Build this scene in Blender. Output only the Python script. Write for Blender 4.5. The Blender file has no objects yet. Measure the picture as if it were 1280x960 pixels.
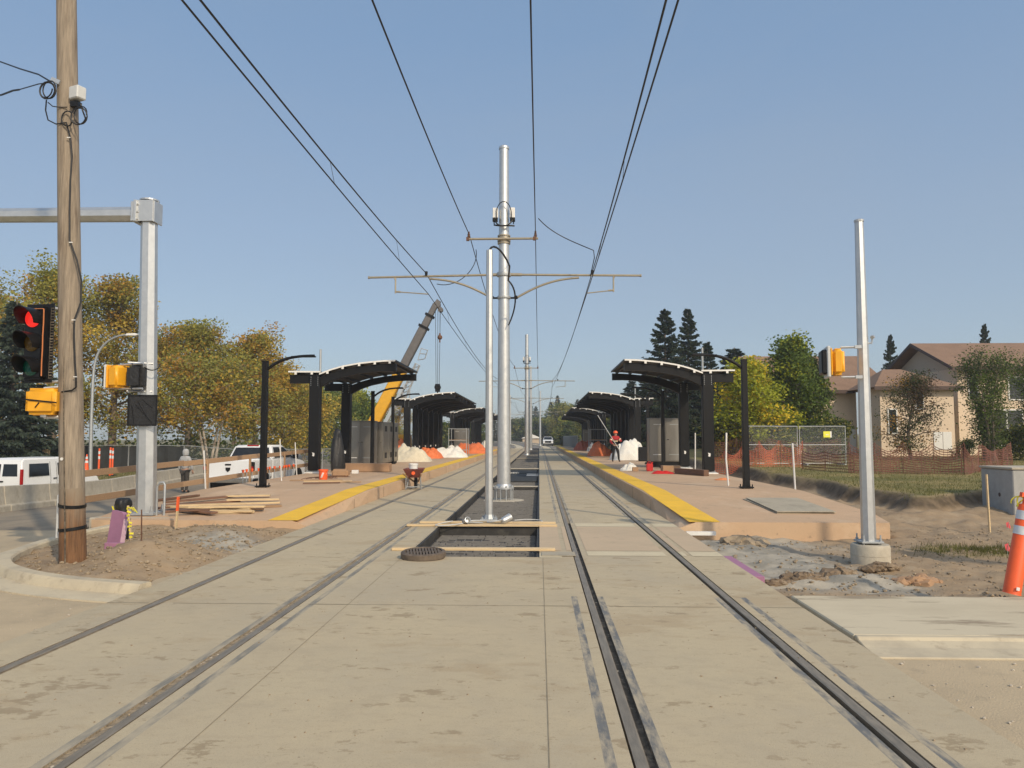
import bpy, bmesh, math, random
from mathutils import Vector, Matrix, Euler, Quaternion, noise
rnd = random.Random(7)
R = math.radians
scene = bpy.context.scene
COL = scene.collection
V = Vector

# ------------------------------------------------------------------ camera
PITCH, YAW, EYE, FOC = math.atan(67/960), math.atan(34/960*math.cos(math.atan(67/960))), 1.74, 960.0
cam_data = bpy.data.cameras.new('camera'); cam = bpy.data.objects.new('camera', cam_data); COL.objects.link(cam)
cam.location = (0, 0, EYE); cam.rotation_euler = (math.pi/2 + PITCH, 0, YAW)
cam_data.sensor_width = 36; cam_data.lens = 36*FOC/1280; cam_data.clip_end = 3000; cam_data.clip_start = .05
scene.camera = cam
_RM = Euler((math.pi/2 + PITCH, 0, YAW)).to_matrix()
def ray(px, py): return _RM @ V(((px-640)/FOC, (480-py)/FOC, -1))
def at(px, py, Y):
    "point of the place at distance Y along the track seen at a survey pixel"
    d = ray(px, py); return V((0, 0, EYE)) + d*(Y/d.y)
def gr(px, py, z=0.0):
    d = ray(px, py); return V((0, 0, EYE)) + d*((z-EYE)/d.z)

# ------------------------------------------------------------------ objects
def put(name, mesh, parent=None, loc=None):
    o = bpy.data.objects.new(name, mesh); COL.objects.link(o)
    if parent is not None: o.parent = parent
    if loc is not None: o.location = loc
    return o
def tag(o, label=None, cat=None, group=None, kind=None):
    if label: o['label'] = label
    if cat: o['category'] = cat
    if group: o['group'] = group
    if kind: o['kind'] = kind
    return o
def thing(name, label, cat, loc=(0, 0, 0), rz=0, group=None):
    o = bpy.data.objects.new(name, None); COL.objects.link(o)
    o.empty_display_size = .2
    o.location = loc; o.rotation_euler = (0, 0, rz)
    return tag(o, label, cat, group, 'thing')
def dup(root, loc=None, rz=None, label=None, group=None, scale=None):
    def cp(o, parent):
        c = o.copy(); COL.objects.link(c)
        if parent is not None: c.parent = parent
        for ch in [x for x in KIDS.get(o.name, [])]: 
            n = cp(ch, c); KIDS.setdefault(c.name, []).append(n)
        return c
    build_kids()
    c = cp(root, None)
    if loc is not None: c.location = loc
    if rz is not None: c.rotation_euler = (c.rotation_euler.x, c.rotation_euler.y, rz)
    if label: c['label'] = label
    if group: c['group'] = group
    if scale is not None: c.scale = scale if hasattr(scale, '__len__') else (scale,)*3
    return c
KIDS = {}
def build_kids():
    KIDS.clear()
    for o in bpy.data.objects:
        if o.parent is not None: KIDS.setdefault(o.parent.name, []).append(o)

class MB:
    "collects shapes; build() links them as one mesh object"
    def __init__(s): s.v = []; s.f = []; s.m = []; s.cur = 0
    def add(s, vs, fs, m=None):
        o = len(s.v); s.v.extend([tuple(p) for p in vs])
        mi = s.cur if m is None else m
        for f in fs: s.f.append(tuple(i+o for i in f)); s.m.append(mi)
        return s
    def box(s, c, size, rot=None, m=None, taper=1.0):
        x, y, z = size[0]/2, size[1]/2, size[2]/2
        P = [V((a*x*(taper if k > 0 else 1), b*y*(taper if k > 0 else 1), k*z)) for k in (-1, 1) for a, b in ((-1, -1), (1, -1), (1, 1), (-1, 1))]
        if rot is not None:
            rm = rot if isinstance(rot, Matrix) else (Euler((0, 0, rot)).to_matrix() if isinstance(rot, (int, float)) else Euler(rot).to_matrix())
            P = [rm @ p for p in P]
        c = V(c)
        return s.add([p+c for p in P], [(3, 2, 1, 0), (4, 5, 6, 7), (0, 1, 5, 4), (1, 2, 6, 5), (2, 3, 7, 6), (3, 0, 4, 7)], m)
    def bx(s, x0, x1, y0, y1, z0, z1, m=None):
        return s.box(((x0+x1)/2, (y0+y1)/2, (z0+z1)/2), (x1-x0, y1-y0, z1-z0), None, m)
    def bar(s, p0, p1, w, h, up=(0, 0, 1), m=None, w1=None, h1=None):
        p0, p1 = V(p0), V(p1); d = (p1-p0).normalized(); up = V(up)
        side = d.cross(up)
        if side.length < 1e-4: side = d.cross(V((1, 0, 0)))
        side.normalize(); u = side.cross(d).normalized()
        w1 = w if w1 is None else w1; h1 = h if h1 is None else h1
        P = []
        for p, a, b in ((p0, w, h), (p1, w1, h1)):
            for i, j in ((-1, -1), (1, -1), (1, 1), (-1, 1)): P.append(p + side*(i*a/2) + u*(j*b/2))
        return s.add(P, [(3, 2, 1, 0), (4, 5, 6, 7), (0, 1, 5, 4), (1, 2, 6, 5), (2, 3, 7, 6), (3, 0, 4, 7)], m)
    def cyl(s, p0, p1, r0, r1=None, n=12, caps=True, m=None, ph=0.0):
        p0, p1 = V(p0), V(p1); r1 = r0 if r1 is None else r1
        d = (p1-p0).normalized(); a = d.cross(V((0, 0, 1)))
        if a.length < 1e-4: a = V((1, 0, 0))
        a.normalize(); b = d.cross(a)
        P = []
        for p, r in ((p0, r0), (p1, r1)):
            for i in range(n):
                t = 2*math.pi*i/n+ph; P.append(p + a*(r*math.cos(t)) + b*(r*math.sin(t)))
        F = [(i, (i+1) % n, n+(i+1) % n, n+i) for i in range(n)]
        if caps: F += [tuple(range(n-1, -1, -1)), tuple(range(n, 2*n))]
        return s.add(P, F, m)
    def tube(s, pts, r, n=6, m=None, caps=True):
        pts = [V(p) for p in pts]; N = len(pts)
        rr = r if hasattr(r, '__len__') else [r]*N
        P = []; a = None
        for i, p in enumerate(pts):
            d = (pts[min(i+1, N-1)] - pts[max(i-1, 0)]).normalized()
            if a is None:
                a = d.cross(V((0, 0, 1)))
                if a.length < 1e-3: a = V((1, 0, 0))
            else: a = a - d*a.dot(d)
            if a.length < 1e-5: a = d.orthogonal()
            a.normalize(); b = d.cross(a)
            for k in range(n):
                t = 2*math.pi*k/n; P.append(p + a*(rr[i]*math.cos(t)) + b*(rr[i]*math.sin(t)))
        F = []
        for i in range(N-1):
            for k in range(n): F.append((i*n+k, i*n+(k+1) % n, (i+1)*n+(k+1) % n, (i+1)*n+k))
        if caps: F += [tuple(range(n-1, -1, -1)), tuple(range((N-1)*n, N*n))]
        return s.add(P, F, m)
    def lathe(s, prof, n=20, c=(0, 0, 0), rot=None, m=None, caps=True, wob=None):
        P = []
        for r, z in prof:
            for k in range(n):
                t = 2*math.pi*k/n; q = r*(wob(t, z) if wob else 1)
                P.append(V((q*math.cos(t), q*math.sin(t), z)))
        F = []
        for i in range(len(prof)-1):
            for k in range(n): F.append((i*n+k, i*n+(k+1) % n, (i+1)*n+(k+1) % n, (i+1)*n+k))
        if caps: F += [tuple(range(n-1, -1, -1)), tuple(range((len(prof)-1)*n, len(prof)*n))]
        if rot is not None:
            rm = rot if isinstance(rot, Matrix) else Euler(rot).to_matrix(); P = [rm @ p for p in P]
        c = V(c)
        return s.add([p+c for p in P], F, m)
    def prism(s, poly, d0, d1, axis='y', m=None):
        "extrude a 2D polygon: axis y -> (x,z) polygon, axis x -> (y,z), axis z -> (x,y)"
        def mk(a, b, d): return {'y': (a, d, b), 'x': (d, a, b), 'z': (a, b, d)}[axis]
        n = len(poly)
        P = [mk(a, b, d0) for a, b in poly] + [mk(a, b, d1) for a, b in poly]
        F = [tuple(range(n)), tuple(range(2*n-1, n-1, -1))] + [(i, n+i, n+(i+1) % n, (i+1) % n) for i in range(n)]
        return s.add(P, F, m)
    def quad(s, *p, m=None): return s.add(p, [tuple(range(len(p)))], m)
    def xf(s, mat, i0=0):
        for i in range(i0, len(s.v)): s.v[i] = tuple(mat @ V(s.v[i]))
        return s
    def build(s, name, mats, parent=None, smooth=None, bevel=0, loc=None, seg=1, fix=True):
        me = bpy.data.meshes.new(name); me.from_pydata(s.v, [], s.f)
        mats = mats if isinstance(mats, (list, tuple)) else [mats]
        for x in mats: me.materials.append(x)
        if len(mats) > 1: me.polygons.foreach_set('material_index', s.m)
        if bevel or fix:
            b = bmesh.new(); b.from_mesh(me)
            if fix and len(s.f) < 60000: bmesh.ops.recalc_face_normals(b, faces=b.faces)
            if bevel:
                es = [e for e in b.edges if len(e.link_faces) == 2 and e.calc_face_angle(0) > R(30)]
                bmesh.ops.bevel(b, geom=es, offset=bevel, segments=seg, affect='EDGES', clamp_overlap=True)
            b.to_mesh(me); b.free()
        if smooth is not None:
            me.shade_smooth(); me.set_sharp_from_angle(angle=R(smooth))
        me.update()
        return put(name, me, parent, loc)

def strip(pts_l, pts_r, mb, m=None):
    n = len(pts_l); mb.add(list(pts_l)+list(pts_r), [(i, i+1, n+i+1, n+i) for i in range(n-1)], m)
def sag(p0, p1, s, n=24):
    p0, p1 = V(p0), V(p1); out = []
    for i in range(n+1):
        t = i/n; p = p0.lerp(p1, t); p.z -= 4*s*t*(1-t); out.append(p)
    return out
def bez(p0, p1, p2, p3, n=12):
    p0, p1, p2, p3 = V(p0), V(p1), V(p2), V(p3); out = []
    for i in range(n+1):
        t = i/n; u = 1-t; out.append(p0*u**3 + p1*3*u*u*t + p2*3*u*t*t + p3*t**3)
    return out
def sstep(a, b, x):
    t = max(0.0, min(1.0, (x-a)/(b-a))); return t*t*(3-2*t)
def nz(x, y, z=0.0, s=1.0): return noise.noise(V((x*s, y*s, z)))
def fbm(x, y, s=1.0, o=4, z=0.0): return noise.fractal(V((x*s, y*s, z)), .9, 2.1, o)

# ------------------------------------------------------------------ materials
def mat(name, col, rough=.7, metal=0.0, var=.15, scale=5.0, bump=0.0, bscale=60.0, col2=None, mix=(.45, .7), sc2=1.3, stretch=None, rand=0.0, spec=.5, emit=None, trans=0.0, detail=6, dist=.0, alpha=1.0, translucent=0.0):
    m = bpy.data.materials.new(name); m.use_nodes = True
    nt = m.node_tree; N = nt.nodes; L = nt.links
    bs = N['Principled BSDF']
    bs.inputs['Roughness'].default_value = rough; bs.inputs['Metallic'].default_value = metal
    bs.inputs['Specular IOR Level'].default_value = spec
    if trans: bs.inputs['Transmission Weight'].default_value = trans
    tc = N.new('ShaderNodeTexCoord'); mp = N.new('ShaderNodeMapping'); L.new(tc.outputs['Object'], mp.inputs['Vector'])
    if stretch: mp.inputs['Scale'].default_value = stretch
    c = (*col, 1)
    ns = N.new('ShaderNodeTexNoise'); ns.inputs['Scale'].default_value = scale; ns.inputs['Detail'].default_value = detail; ns.inputs['Roughness'].default_value = .65
    ns.inputs['Distortion'].default_value = dist
    L.new(mp.outputs[0], ns.inputs['Vector'])
    rp = N.new('ShaderNodeValToRGB')
    rp.color_ramp.elements[0].position = .3; rp.color_ramp.elements[1].position = .7
    rp.color_ramp.elements[0].color = (*[max(0, k*(1-var)) for k in col], 1); rp.color_ramp.elements[1].color = (*[min(1, k*(1+var)) for k in col], 1)
    L.new(ns.outputs['Fac'], rp.inputs['Fac']); out = rp.outputs['Color']
    if col2 is not None:
        n2 = N.new('ShaderNodeTexNoise'); n2.inputs['Scale'].default_value = sc2; n2.inputs['Detail'].default_value = 7; n2.inputs['Roughness'].default_value = .7
        L.new(mp.outputs[0], n2.inputs['Vector'])
        r2 = N.new('ShaderNodeMapRange'); r2.inputs['From Min'].default_value = mix[0]; r2.inputs['From Max'].default_value = mix[1]
        L.new(n2.outputs['Fac'], r2.inputs['Value'])
        mx = N.new('ShaderNodeMix'); mx.data_type = 'RGBA'; mx.inputs['B'].default_value = (*col2, 1)
        L.new(r2.outputs[0], mx.inputs['Factor']); L.new(out, mx.inputs['A']); out = mx.outputs['Result']
    if rand:
        oi = N.new('ShaderNodeObjectInfo'); hs = N.new('ShaderNodeHueSaturation')
        mr = N.new('ShaderNodeMapRange'); mr.inputs['To Min'].default_value = 1-rand; mr.inputs['To Max'].default_value = 1+rand
        L.new(oi.outputs['Random'], mr.inputs['Value']); L.new(mr.outputs[0], hs.inputs['Value']); L.new(out, hs.inputs['Color']); out = hs.outputs['Color']
    L.new(out, bs.inputs['Base Color'])
    # roughness breaks up with the same noise
    rr = N.new('ShaderNodeMapRange'); rr.inputs['To Min'].default_value = max(.02, rough-.1); rr.inputs['To Max'].default_value = min(1, rough+.1)
    L.new(ns.outputs['Fac'], rr.inputs['Value']); L.new(rr.outputs[0], bs.inputs['Roughness'])
    if bump:
        nb = N.new('ShaderNodeTexNoise'); nb.inputs['Scale'].default_value = bscale; nb.inputs['Detail'].default_value = 5
        L.new(mp.outputs[0], nb.inputs['Vector'])
        bp = N.new('ShaderNodeBump'); bp.inputs['Strength'].default_value = bump; bp.inputs['Distance'].default_value = .02
        L.new(nb.outputs['Fac'], bp.inputs['Height']); L.new(bp.outputs[0], bs.inputs['Normal'])
    if emit:
        bs.inputs['Emission Color'].default_value = (*emit[0], 1); bs.inputs['Emission Strength'].default_value = emit[1]
    if translucent:
        tr = N.new('ShaderNodeBsdfTranslucent'); ms = N.new('ShaderNodeMixShader'); ms.inputs[0].default_value = translucent
        L.new(out, tr.inputs['Color']); L.new(bs.outputs[0], ms.inputs[1]); L.new(tr.outputs[0], ms.inputs[2])
        L.new(ms.outputs[0], N['Material Output'].inputs['Surface'])
    return m

def layered(name, base, layers, rough=.85, bump=.3, bscale=80, bump2=None):
    "a weathered ground surface: base colour and (colour, noise scale, from, to, stretch, strength) layers of stain"
    m = bpy.data.materials.new(name); m.use_nodes = True
    nt = m.node_tree; N = nt.nodes; L = nt.links; bs = N['Principled BSDF']
    bs.inputs['Roughness'].default_value = rough; bs.inputs['Specular IOR Level'].default_value = .25
    tc = N.new('ShaderNodeTexCoord')
    rgb = N.new('ShaderNodeRGB'); rgb.outputs[0].default_value = (*base, 1); out = rgb.outputs[0]
    for i, (c, sc, a, b, st, k) in enumerate(layers):
        mp = N.new('ShaderNodeMapping'); mp.inputs['Scale'].default_value = st or (1, 1, 1); mp.inputs['Location'].default_value = (i*3.7, i*1.9, i*.7)
        L.new(tc.outputs['Object'], mp.inputs['Vector'])
        n = N.new('ShaderNodeTexNoise'); n.inputs['Scale'].default_value = sc; n.inputs['Detail'].default_value = 8; n.inputs['Roughness'].default_value = .68
        L.new(mp.outputs[0], n.inputs['Vector'])
        r = N.new('ShaderNodeMapRange'); r.inputs['From Min'].default_value = a; r.inputs['From Max'].default_value = b; r.inputs['To Max'].default_value = k
        L.new(n.outputs['Fac'], r.inputs['Value'])
        mx = N.new('ShaderNodeMix'); mx.data_type = 'RGBA'; mx.inputs['B'].default_value = (*c, 1)
        L.new(r.outputs[0], mx.inputs['Factor']); L.new(out, mx.inputs['A']); out = mx.outputs['Result']
    L.new(out, bs.inputs['Base Color'])
    nb = N.new('ShaderNodeTexNoise'); nb.inputs['Scale'].default_value = bscale; nb.inputs['Detail'].default_value = 6; L.new(tc.outputs['Object'], nb.inputs['Vector'])
    bp = N.new('ShaderNodeBump'); bp.inputs['Strength'].default_value = bump; bp.inputs['Distance'].default_value = .01
    L.new(nb.outputs['Fac'], bp.inputs['Height']); L.new(bp.outputs[0], bs.inputs['Normal'])
    return m

MT = {}
MT['galv'] = mat('galvanised steel', (.56, .57, .57), .40, .7, .06, 9, col2=(.50, .51, .51), sc2=5, mix=(.45, .7))
MT['galv_matt'] = mat('galvanised steel dull', (.40, .42, .43), .55, .55, .12, 10)
MT['black'] = mat('black painted steel', (.006, .006, .0065), .5, .0, .3, 20, spec=.25)
MT['black_plastic'] = mat('black plastic', (.008, .008, .009), .42, 0, .3, 8, spec=.3)
MT['tarp_black'] = mat('black polythene', (.012, .012, .013), .5, 0, .3, 6, bump=.5, bscale=14)
MT['white_metal'] = mat('white painted metal', (.74, .73, .70), .45, 0, .06, 8)
MT['grey_plastic'] = mat('light grey plastic', (.55, .56, .55), .5, 0, .06, 8)
MT['dark_under'] = mat('dark soffit', (.016, .016, .017), .6, 0, .2, 6)
MT['stainless'] = mat('stainless steel', (.30, .28, .25), .36, .85, .12, 3, stretch=(1, 1, .15), detail=3)
MT['yellow'] = mat('signal yellow', (.80, .38, .015), .42, 0, .06, 6)
MT['lens_red'] = mat('red lens lit', (.6, .01, .01), .3, 0, .1, 30, emit=((1, .03, .02), .55))
MT['lens_amber'] = mat('amber lens', (.10, .055, .004), .25, 0, .2, 40)
MT['lens_green'] = mat('green lens', (.004, .075, .055), .25, 0, .2, 40)
MT['tape_orange'] = mat('orange tape', (.62, .22, .08), .5, 0, .1, 20)
MT['pole_wood'] = mat('weathered pole wood', (.27, .22, .165), .85, 0, .34, 9, bump=.6, bscale=30, stretch=(3.2, 3.2, .22), col2=(.14, .10, .068), mix=(.53, .72), sc2=5)
MT['pole_wood_base'] = mat('treated pole wood', (.19, .095, .042), .85, 0, .35, 9, bump=.6, bscale=30, stretch=(3.2, 3.2, .22), col2=(.07, .035, .018), mix=(.5, .7), sc2=4)
MT['plank'] = mat('new sawn lumber', (.60, .45, .26), .8, 0, .18, 8, stretch=(.4, 4, 4), rand=.12)
MT['plank_old'] = mat('weathered lumber', (.36, .23, .13), .85, 0, .25, 8, stretch=(.4, 4, 4), rand=.15)
MT['plank_dark'] = mat('dark reddish lumber', (.17, .09, .055), .85, 0, .3, 8, stretch=(.4, 4, 4), rand=.2)
MT['plywood'] = mat('grey plywood', (.40, .35, .26), .85, 0, .14, 3, col2=(.32, .28, .21), sc2=1.5, mix=(.5, .6))
MT['concrete'] = mat('cast concrete', (.45, .405, .32), .9, 0, .12, 6, bump=.3, col2=(.34, .295, .225), mix=(.5, .75), sc2=2.2)
MT['concrete_grey'] = mat('grey concrete', (.36, .36, .345), .9, 0, .1, 5, bump=.2, col2=(.27, .265, .25), mix=(.5, .75), sc2=1.6)
MT['orange_plastic'] = mat('orange plastic', (.83, .115, .025), .45, 0, .06, 10)
MT['red_plastic'] = mat('red plastic', (.55, .02, .018), .45, 0, .08, 10)
MT['reflective'] = mat('reflective white', (.62, .64, .66), .4, 0, .06, 30)
MT['tarp_white'] = mat('white tarpaulin', (.72, .70, .64), .7, 0, .08, 5, bump=.5, bscale=9)
MT['tarp_cream'] = mat('cream tarpaulin', (.62, .55, .41), .75, 0, .1, 5, bump=.5, bscale=9)
MT['tarp_orange'] = mat('orange tarpaulin', (.70, .17, .05), .65, 0, .12, 5, bump=.5, bscale=9)
MT['tarp_red'] = mat('rusty orange tarpaulin', (.42, .10, .05), .7, 0, .15, 5, bump=.5, bscale=9)
MT['net_orange'] = mat('orange netting', (.50, .125, .06), .6, 0, .15, 4)
MT['net_brown'] = mat('faded red netting', (.15, .055, .038), .7, 0, .3, 2)
MT['car_white'] = mat('white car paint', (.74, .75, .76), .22, 0, .03, 2)
MT['car_glass'] = mat('dark car glass', (.012, .014, .016), .06, 0, .1, 2)
MT['tyre'] = mat('tyre rubber', (.015, .015, .015), .85, 0, .2, 20)
MT['red_light'] = mat('red tail lamp', (.35, .008, .01), .2, 0, .1, 20)
MT['chrome'] = mat('chrome', (.6, .6, .6), .15, 1, .05, 3)
MT['crane_yellow'] = mat('crane yellow', (.72, .38, .02), .45, 0, .08, 4)
MT['crane_grey'] = mat('crane boom grey', (.14, .13, .125), .5, .2, .15, 4)
MT['cable'] = mat('black cable', (.010, .010, .011), .55, 0, .2, 20)
MT['wire'] = mat('overhead wire', (.03, .027, .024), .6, .2, .2, 3)
MT['bronze'] = mat('dull bronze tube', (.33, .29, .22), .5, .4, .12, 8)
MT['stucco'] = mat('cream stucco', (.68, .545, .405), .9, 0, .06, 10, bump=.2, col2=(.60, .48, .355), sc2=.6, mix=(.5, .75))
MT['stucco_grey_shade'] = mat('gable shade and far house grey', (.50, .41, .31), .9, 0, .06, 10)  # stucco darkened to paint in the gable's shade; also the far house's own grey
MT['shingle'] = mat('brown shingles', (.25, .155, .10), .9, 0, .25, 14, bump=.4, bscale=20, col2=(.205, .125, .08), sc2=.9, mix=(.45, .65))
MT['fascia'] = mat('brown fascia', (.07, .04, .03), .6, 0, .1, 6)
MT['house_glass'] = mat('window glass', (.02, .024, .026), .08, 0, .1, 2)
MT['frame_white'] = mat('white window frame', (.72, .71, .68), .5, 0, .04, 5)
MT['purple_foam'] = mat('pink purple foam board', (.36, .17, .27), .8, 0, .08, 8)
MT['foam_edge'] = mat('pale foam edge', (.60, .40, .48), .8, 0, .08, 8)
MT['ribbon_yellow'] = mat('yellow ribbon', (.80, .70, .05), .5, 0, .05, 8)
MT['ribbon_pink'] = mat('pink ribbon', (.80, .12, .13), .5, 0, .05, 8)
MT['rust'] = mat('rusty steel', (.15, .075, .045), .8, .2, .3, 20)
MT['iron'] = mat('cast iron', (.15, .115, .085), .7, .3, .3, 14)
MT['barrow_red'] = mat('dull red tray', (.17, .05, .04), .55, 0, .2, 8)
MT['bark'] = mat('grey brown bark', (.17, .135, .10), .9, 0, .35, 5, bump=.6, bscale=18, stretch=(2, 2, .6))
MT['bark_pale'] = mat('pale bark', (.36, .31, .24), .9, 0, .35, 4, bump=.5, bscale=18, col2=(.12, .095, .07), mix=(.5, .6), sc2=3)
MT['skin'] = mat('skin', (.42, .25, .18), .6, 0, .05, 8)
MT['cloth_grey'] = mat('grey cloth', (.36, .36, .36), .9, 0, .12, 8)
MT['cloth_black'] = mat('black cloth', (.014, .014, .016), .9, 0, .3, 8)
MT['cloth_red'] = mat('red cloth', (.36, .02, .025), .85, 0, .12, 8)
MT['cloth_dark'] = mat('dark work trousers', (.05, .045, .04), .9, 0, .2, 8)
MT['hivis'] = mat('reflective bands', (.75, .62, .4), .5, 0, .1, 8)
MT['cardboard'] = mat('brown cardboard', (.36, .22, .125), .85, 0, .1, 5)
MT['sign_yellow'] = mat('yellow sign', (.75, .72, .06), .5, 0, .05, 5)
MT['fabric_dark'] = mat('dark privacy mesh', (.028, .03, .03), .85, 0, .3, 3, bump=.3, bscale=6)
MT['slat_grey'] = mat('blue grey slats', (.085, .10, .11), .6, 0, .15, 2)
MT['liner'] = mat('black trough liner', (.03, .028, .025), .7, 0, .3, 4, col2=(.075, .068, .055), sc2=3, mix=(.5, .75))
MT['liner_grid'] = mat('grid mat', (.17, .16, .145), .5, 0, .25, 6)
MT['pebble'] = mat('pebbles', (.42, .37, .30), .9, 0, .35, 6)
MT['clod'] = mat('earth clods', (.29, .225, .15), .95, 0, .35, 6, bump=.5, bscale=30)

MT['clod_dark'] = mat('dark earth clods', (.19, .135, .085), .95, 0, .4, 7, bump=.8, bscale=30, col2=(.30, .24, .17), mix=(.52, .7), sc2=5)
# ground surfaces
MT['slab'] = layered('dusty track concrete', (.515, .428, .285), [
    ((.455, .385, .27), .45, .42, .62, None, .8), ((.54, .455, .30), .9, .5, .7, (.8, .6, 1), .6), ((.42, .365, .275), .23, .5, .62, (1.4, .7, 1), .45),
    ((.40, .335, .235), 1.9, .54, .72, (.8, .8, 1), .6), ((.42, .325, .205), .9, .56, .63, (.6, 1.1, 1), .65), ((.31, .24, .15), 2.4, .605, .635, (.7, 1.2, 1), .75), ((.34, .265, .17), 6.5, .61, .64, (.8, 1.1, 1), .65), ((.44, .36, .245), 11, .5, .62, (.6, 1, 1), .45),
    ((.22, .175, .12), 24, .665, .70, None, .75), ((.29, .235, .165), 70, .55, .68, None, .55), ((.66, .58, .43), 20, .69, .74, None, .6)], bump=.45, bscale=160)
MT['slab_pink'] = layered('pink tinted concrete', (.53, .41, .28), [((.45, .36, .25), .8, .42, .68, None, .7), ((.29, .235, .18), 3, .58, .75, None, .5), ((.24, .19, .145), 30, .62, .74, None, .5)], bump=.25, bscale=120)
MT['slab_buff'] = layered('buff concrete band', (.60, .52, .36), [((.50, .43, .30), 1.6, .45, .7, None, .7), ((.29, .235, .18), 5, .58, .75, None, .4)], bump=.25, bscale=120)
MT['platform'] = layered('terracotta tinted platform concrete', (.54, .37, .235), [((.48, .34, .22), .7, .42, .66, None, .8), ((.60, .44, .295), 1.8, .55, .75, None, .6), ((.34, .255, .175), 3, .56, .74, (1, .6, 1), .55), ((.66, .52, .37), .5, .54, .66, (1, .5, 1), .45), ((.30, .22, .15), 24, .6, .72, None, .5), ((.26, .19, .13), 5, .63, .68, (.6, 1, 1), .6)], bump=.2, bscale=120)
MT['sidewalk'] = layered('pale sidewalk concrete', (.58, .505, .365), [((.48, .41, .29), .9, .45, .68, (.5, 1.2, 1), .8), ((.25, .195, .135), 1.5, .57, .66, (.35, 1.6, 1), .8), ((.25, .2, .15), 34, .62, .74, None, .5)], bump=.25, bscale=120)
MT['kerb'] = layered('dusty kerb concrete', (.55, .475, .34), [((.36, .31, .235), 1.2, .45, .68, None, .8), ((.28, .22, .155), 4, .57, .7, None, .6)], bump=.25, bscale=120)
MT['street'] = layered('dirt covered asphalt', (.43, .345, .23), [((.54, .43, .28), .5, .42, .62, (.7, 1, 1), .8), ((.34, .28, .195), 1.2, .5, .7, None, .6), ((.25, .21, .155), 4, .6, .75, None, .5), ((.34, .29, .22), 55, .66, .74, None, .6)], bump=.6, bscale=70)
MT['asphalt'] = layered('asphalt', (.20, .168, .128), [((.33, .275, .20), .22, .40, .56, (1, .4, 1), .85), ((.11, .105, .10), .8, .52, .7, (1, .25, 1), .6), ((.17, .155, .135), 60, .6, .75, None, .5)], bump=.5, bscale=90)
MT['sealant'] = mat('grey black joint sealant', (.15, .15, .145), .75, 0, .2, 7, col2=(.42, .355, .25), mix=(.42, .60), sc2=4, stretch=(3, .6, 1))
MT['sealant_dusty'] = mat('dusty joint sealant', (.22, .205, .17), .8, 0, .25, 5, col2=(.41, .35, .25), mix=(.42, .58), sc2=3, stretch=(3, .5, 1))
MT['groove'] = mat('groove', (.10, .083, .062), .95, 0, .45, 12, bump=.5, col2=(.24, .195, .14), mix=(.5, .64), sc2=9)
MT['groove_dirt'] = mat('dirt in groove', (.29, .23, .155), .95, 0, .35, 18, bump=.8, bscale=40, col2=(.32, .28, .2), mix=(.55, .7), sc2=12)
MT['rail'] = mat('dull rail steel', (.30, .25, .185), .5, .45, .3, 10, stretch=(3, .4, 1), col2=(.23, .185, .13), mix=(.5, .72), sc2=2)
MT['paint_white'] = mat('worn white paint', (.62, .62, .58), .8, 0, .12, 8)
MT['ballast'] = layered('ballast', (.23, .21, .185), [((.13, .12, .105), 7, .45, .6, None, .8), ((.34, .31, .27), 11, .55, .7, None, .7)], bump=1.0, bscale=14)

def tactile():
    m = mat('yellow tactile paving', (.84, .50, .03), .7, 0, .10, 2.0, col2=(.66, .43, .10), mix=(.55, .8), sc2=2.2)
    nt = m.node_tree; N = nt.nodes; L = nt.links; bs = N['Principled BSDF']
    tc = N.new('ShaderNodeTexCoord'); vo = N.new('ShaderNodeTexVoronoi'); vo.inputs['Scale'].default_value = 1/.06; vo.inputs['Randomness'].default_value = 0
    L.new(tc.outputs['Object'], vo.inputs['Vector'])
    mr = N.new('ShaderNodeMapRange'); mr.inputs['From Min'].default_value = .18; mr.inputs['From Max'].default_value = .36; mr.inputs['To Min'].default_value = 1; mr.inputs['To Max'].default_value = 0
    L.new(vo.outputs['Distance'], mr.inputs['Value'])
    bp = N.new('ShaderNodeBump'); bp.inputs['Strength'].default_value = .8; bp.inputs['Distance'].default_value = .008
    L.new(mr.outputs[0], bp.inputs['Height']); L.new(bp.outputs[0], bs.inputs['Normal'])
    return m
MT['tactile'] = tactile()

def stain_up(m, col, z0, z1):
    "the treated butt of a pole pales upwards into plain weathered wood"
    nt = m.node_tree; N = nt.nodes; L = nt.links; bs = N['Principled BSDF']; src = bs.inputs['Base Color'].links[0].from_socket
    tc = N.new('ShaderNodeTexCoord'); sp = N.new('ShaderNodeSeparateXYZ'); L.new(tc.outputs['Object'], sp.inputs[0])
    n = N.new('ShaderNodeTexNoise'); n.inputs['Scale'].default_value = 9; mp = N.new('ShaderNodeMapping'); mp.inputs['Scale'].default_value = (3, 3, .3); L.new(tc.outputs['Object'], mp.inputs[0]); L.new(mp.outputs[0], n.inputs['Vector'])
    ad = N.new('ShaderNodeMath'); ad.operation = 'MULTIPLY_ADD'; ad.inputs[1].default_value = .5; L.new(n.outputs['Fac'], ad.inputs[0]); L.new(sp.outputs['Z'], ad.inputs[2])
    mr = N.new('ShaderNodeMapRange'); mr.inputs['From Min'].default_value = z0+.25; mr.inputs['From Max'].default_value = z1+.25; L.new(ad.outputs[0], mr.inputs['Value'])
    mx = N.new('ShaderNodeMix'); mx.data_type = 'RGBA'; mx.inputs['B'].default_value = (*col, 1); L.new(mr.outputs[0], mx.inputs['Factor']); L.new(src, mx.inputs['A']); L.new(mx.outputs['Result'], bs.inputs['Base Color'])
stain_up(MT['pole_wood_base'], (.25, .20, .145), .55, 1.15)
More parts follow.
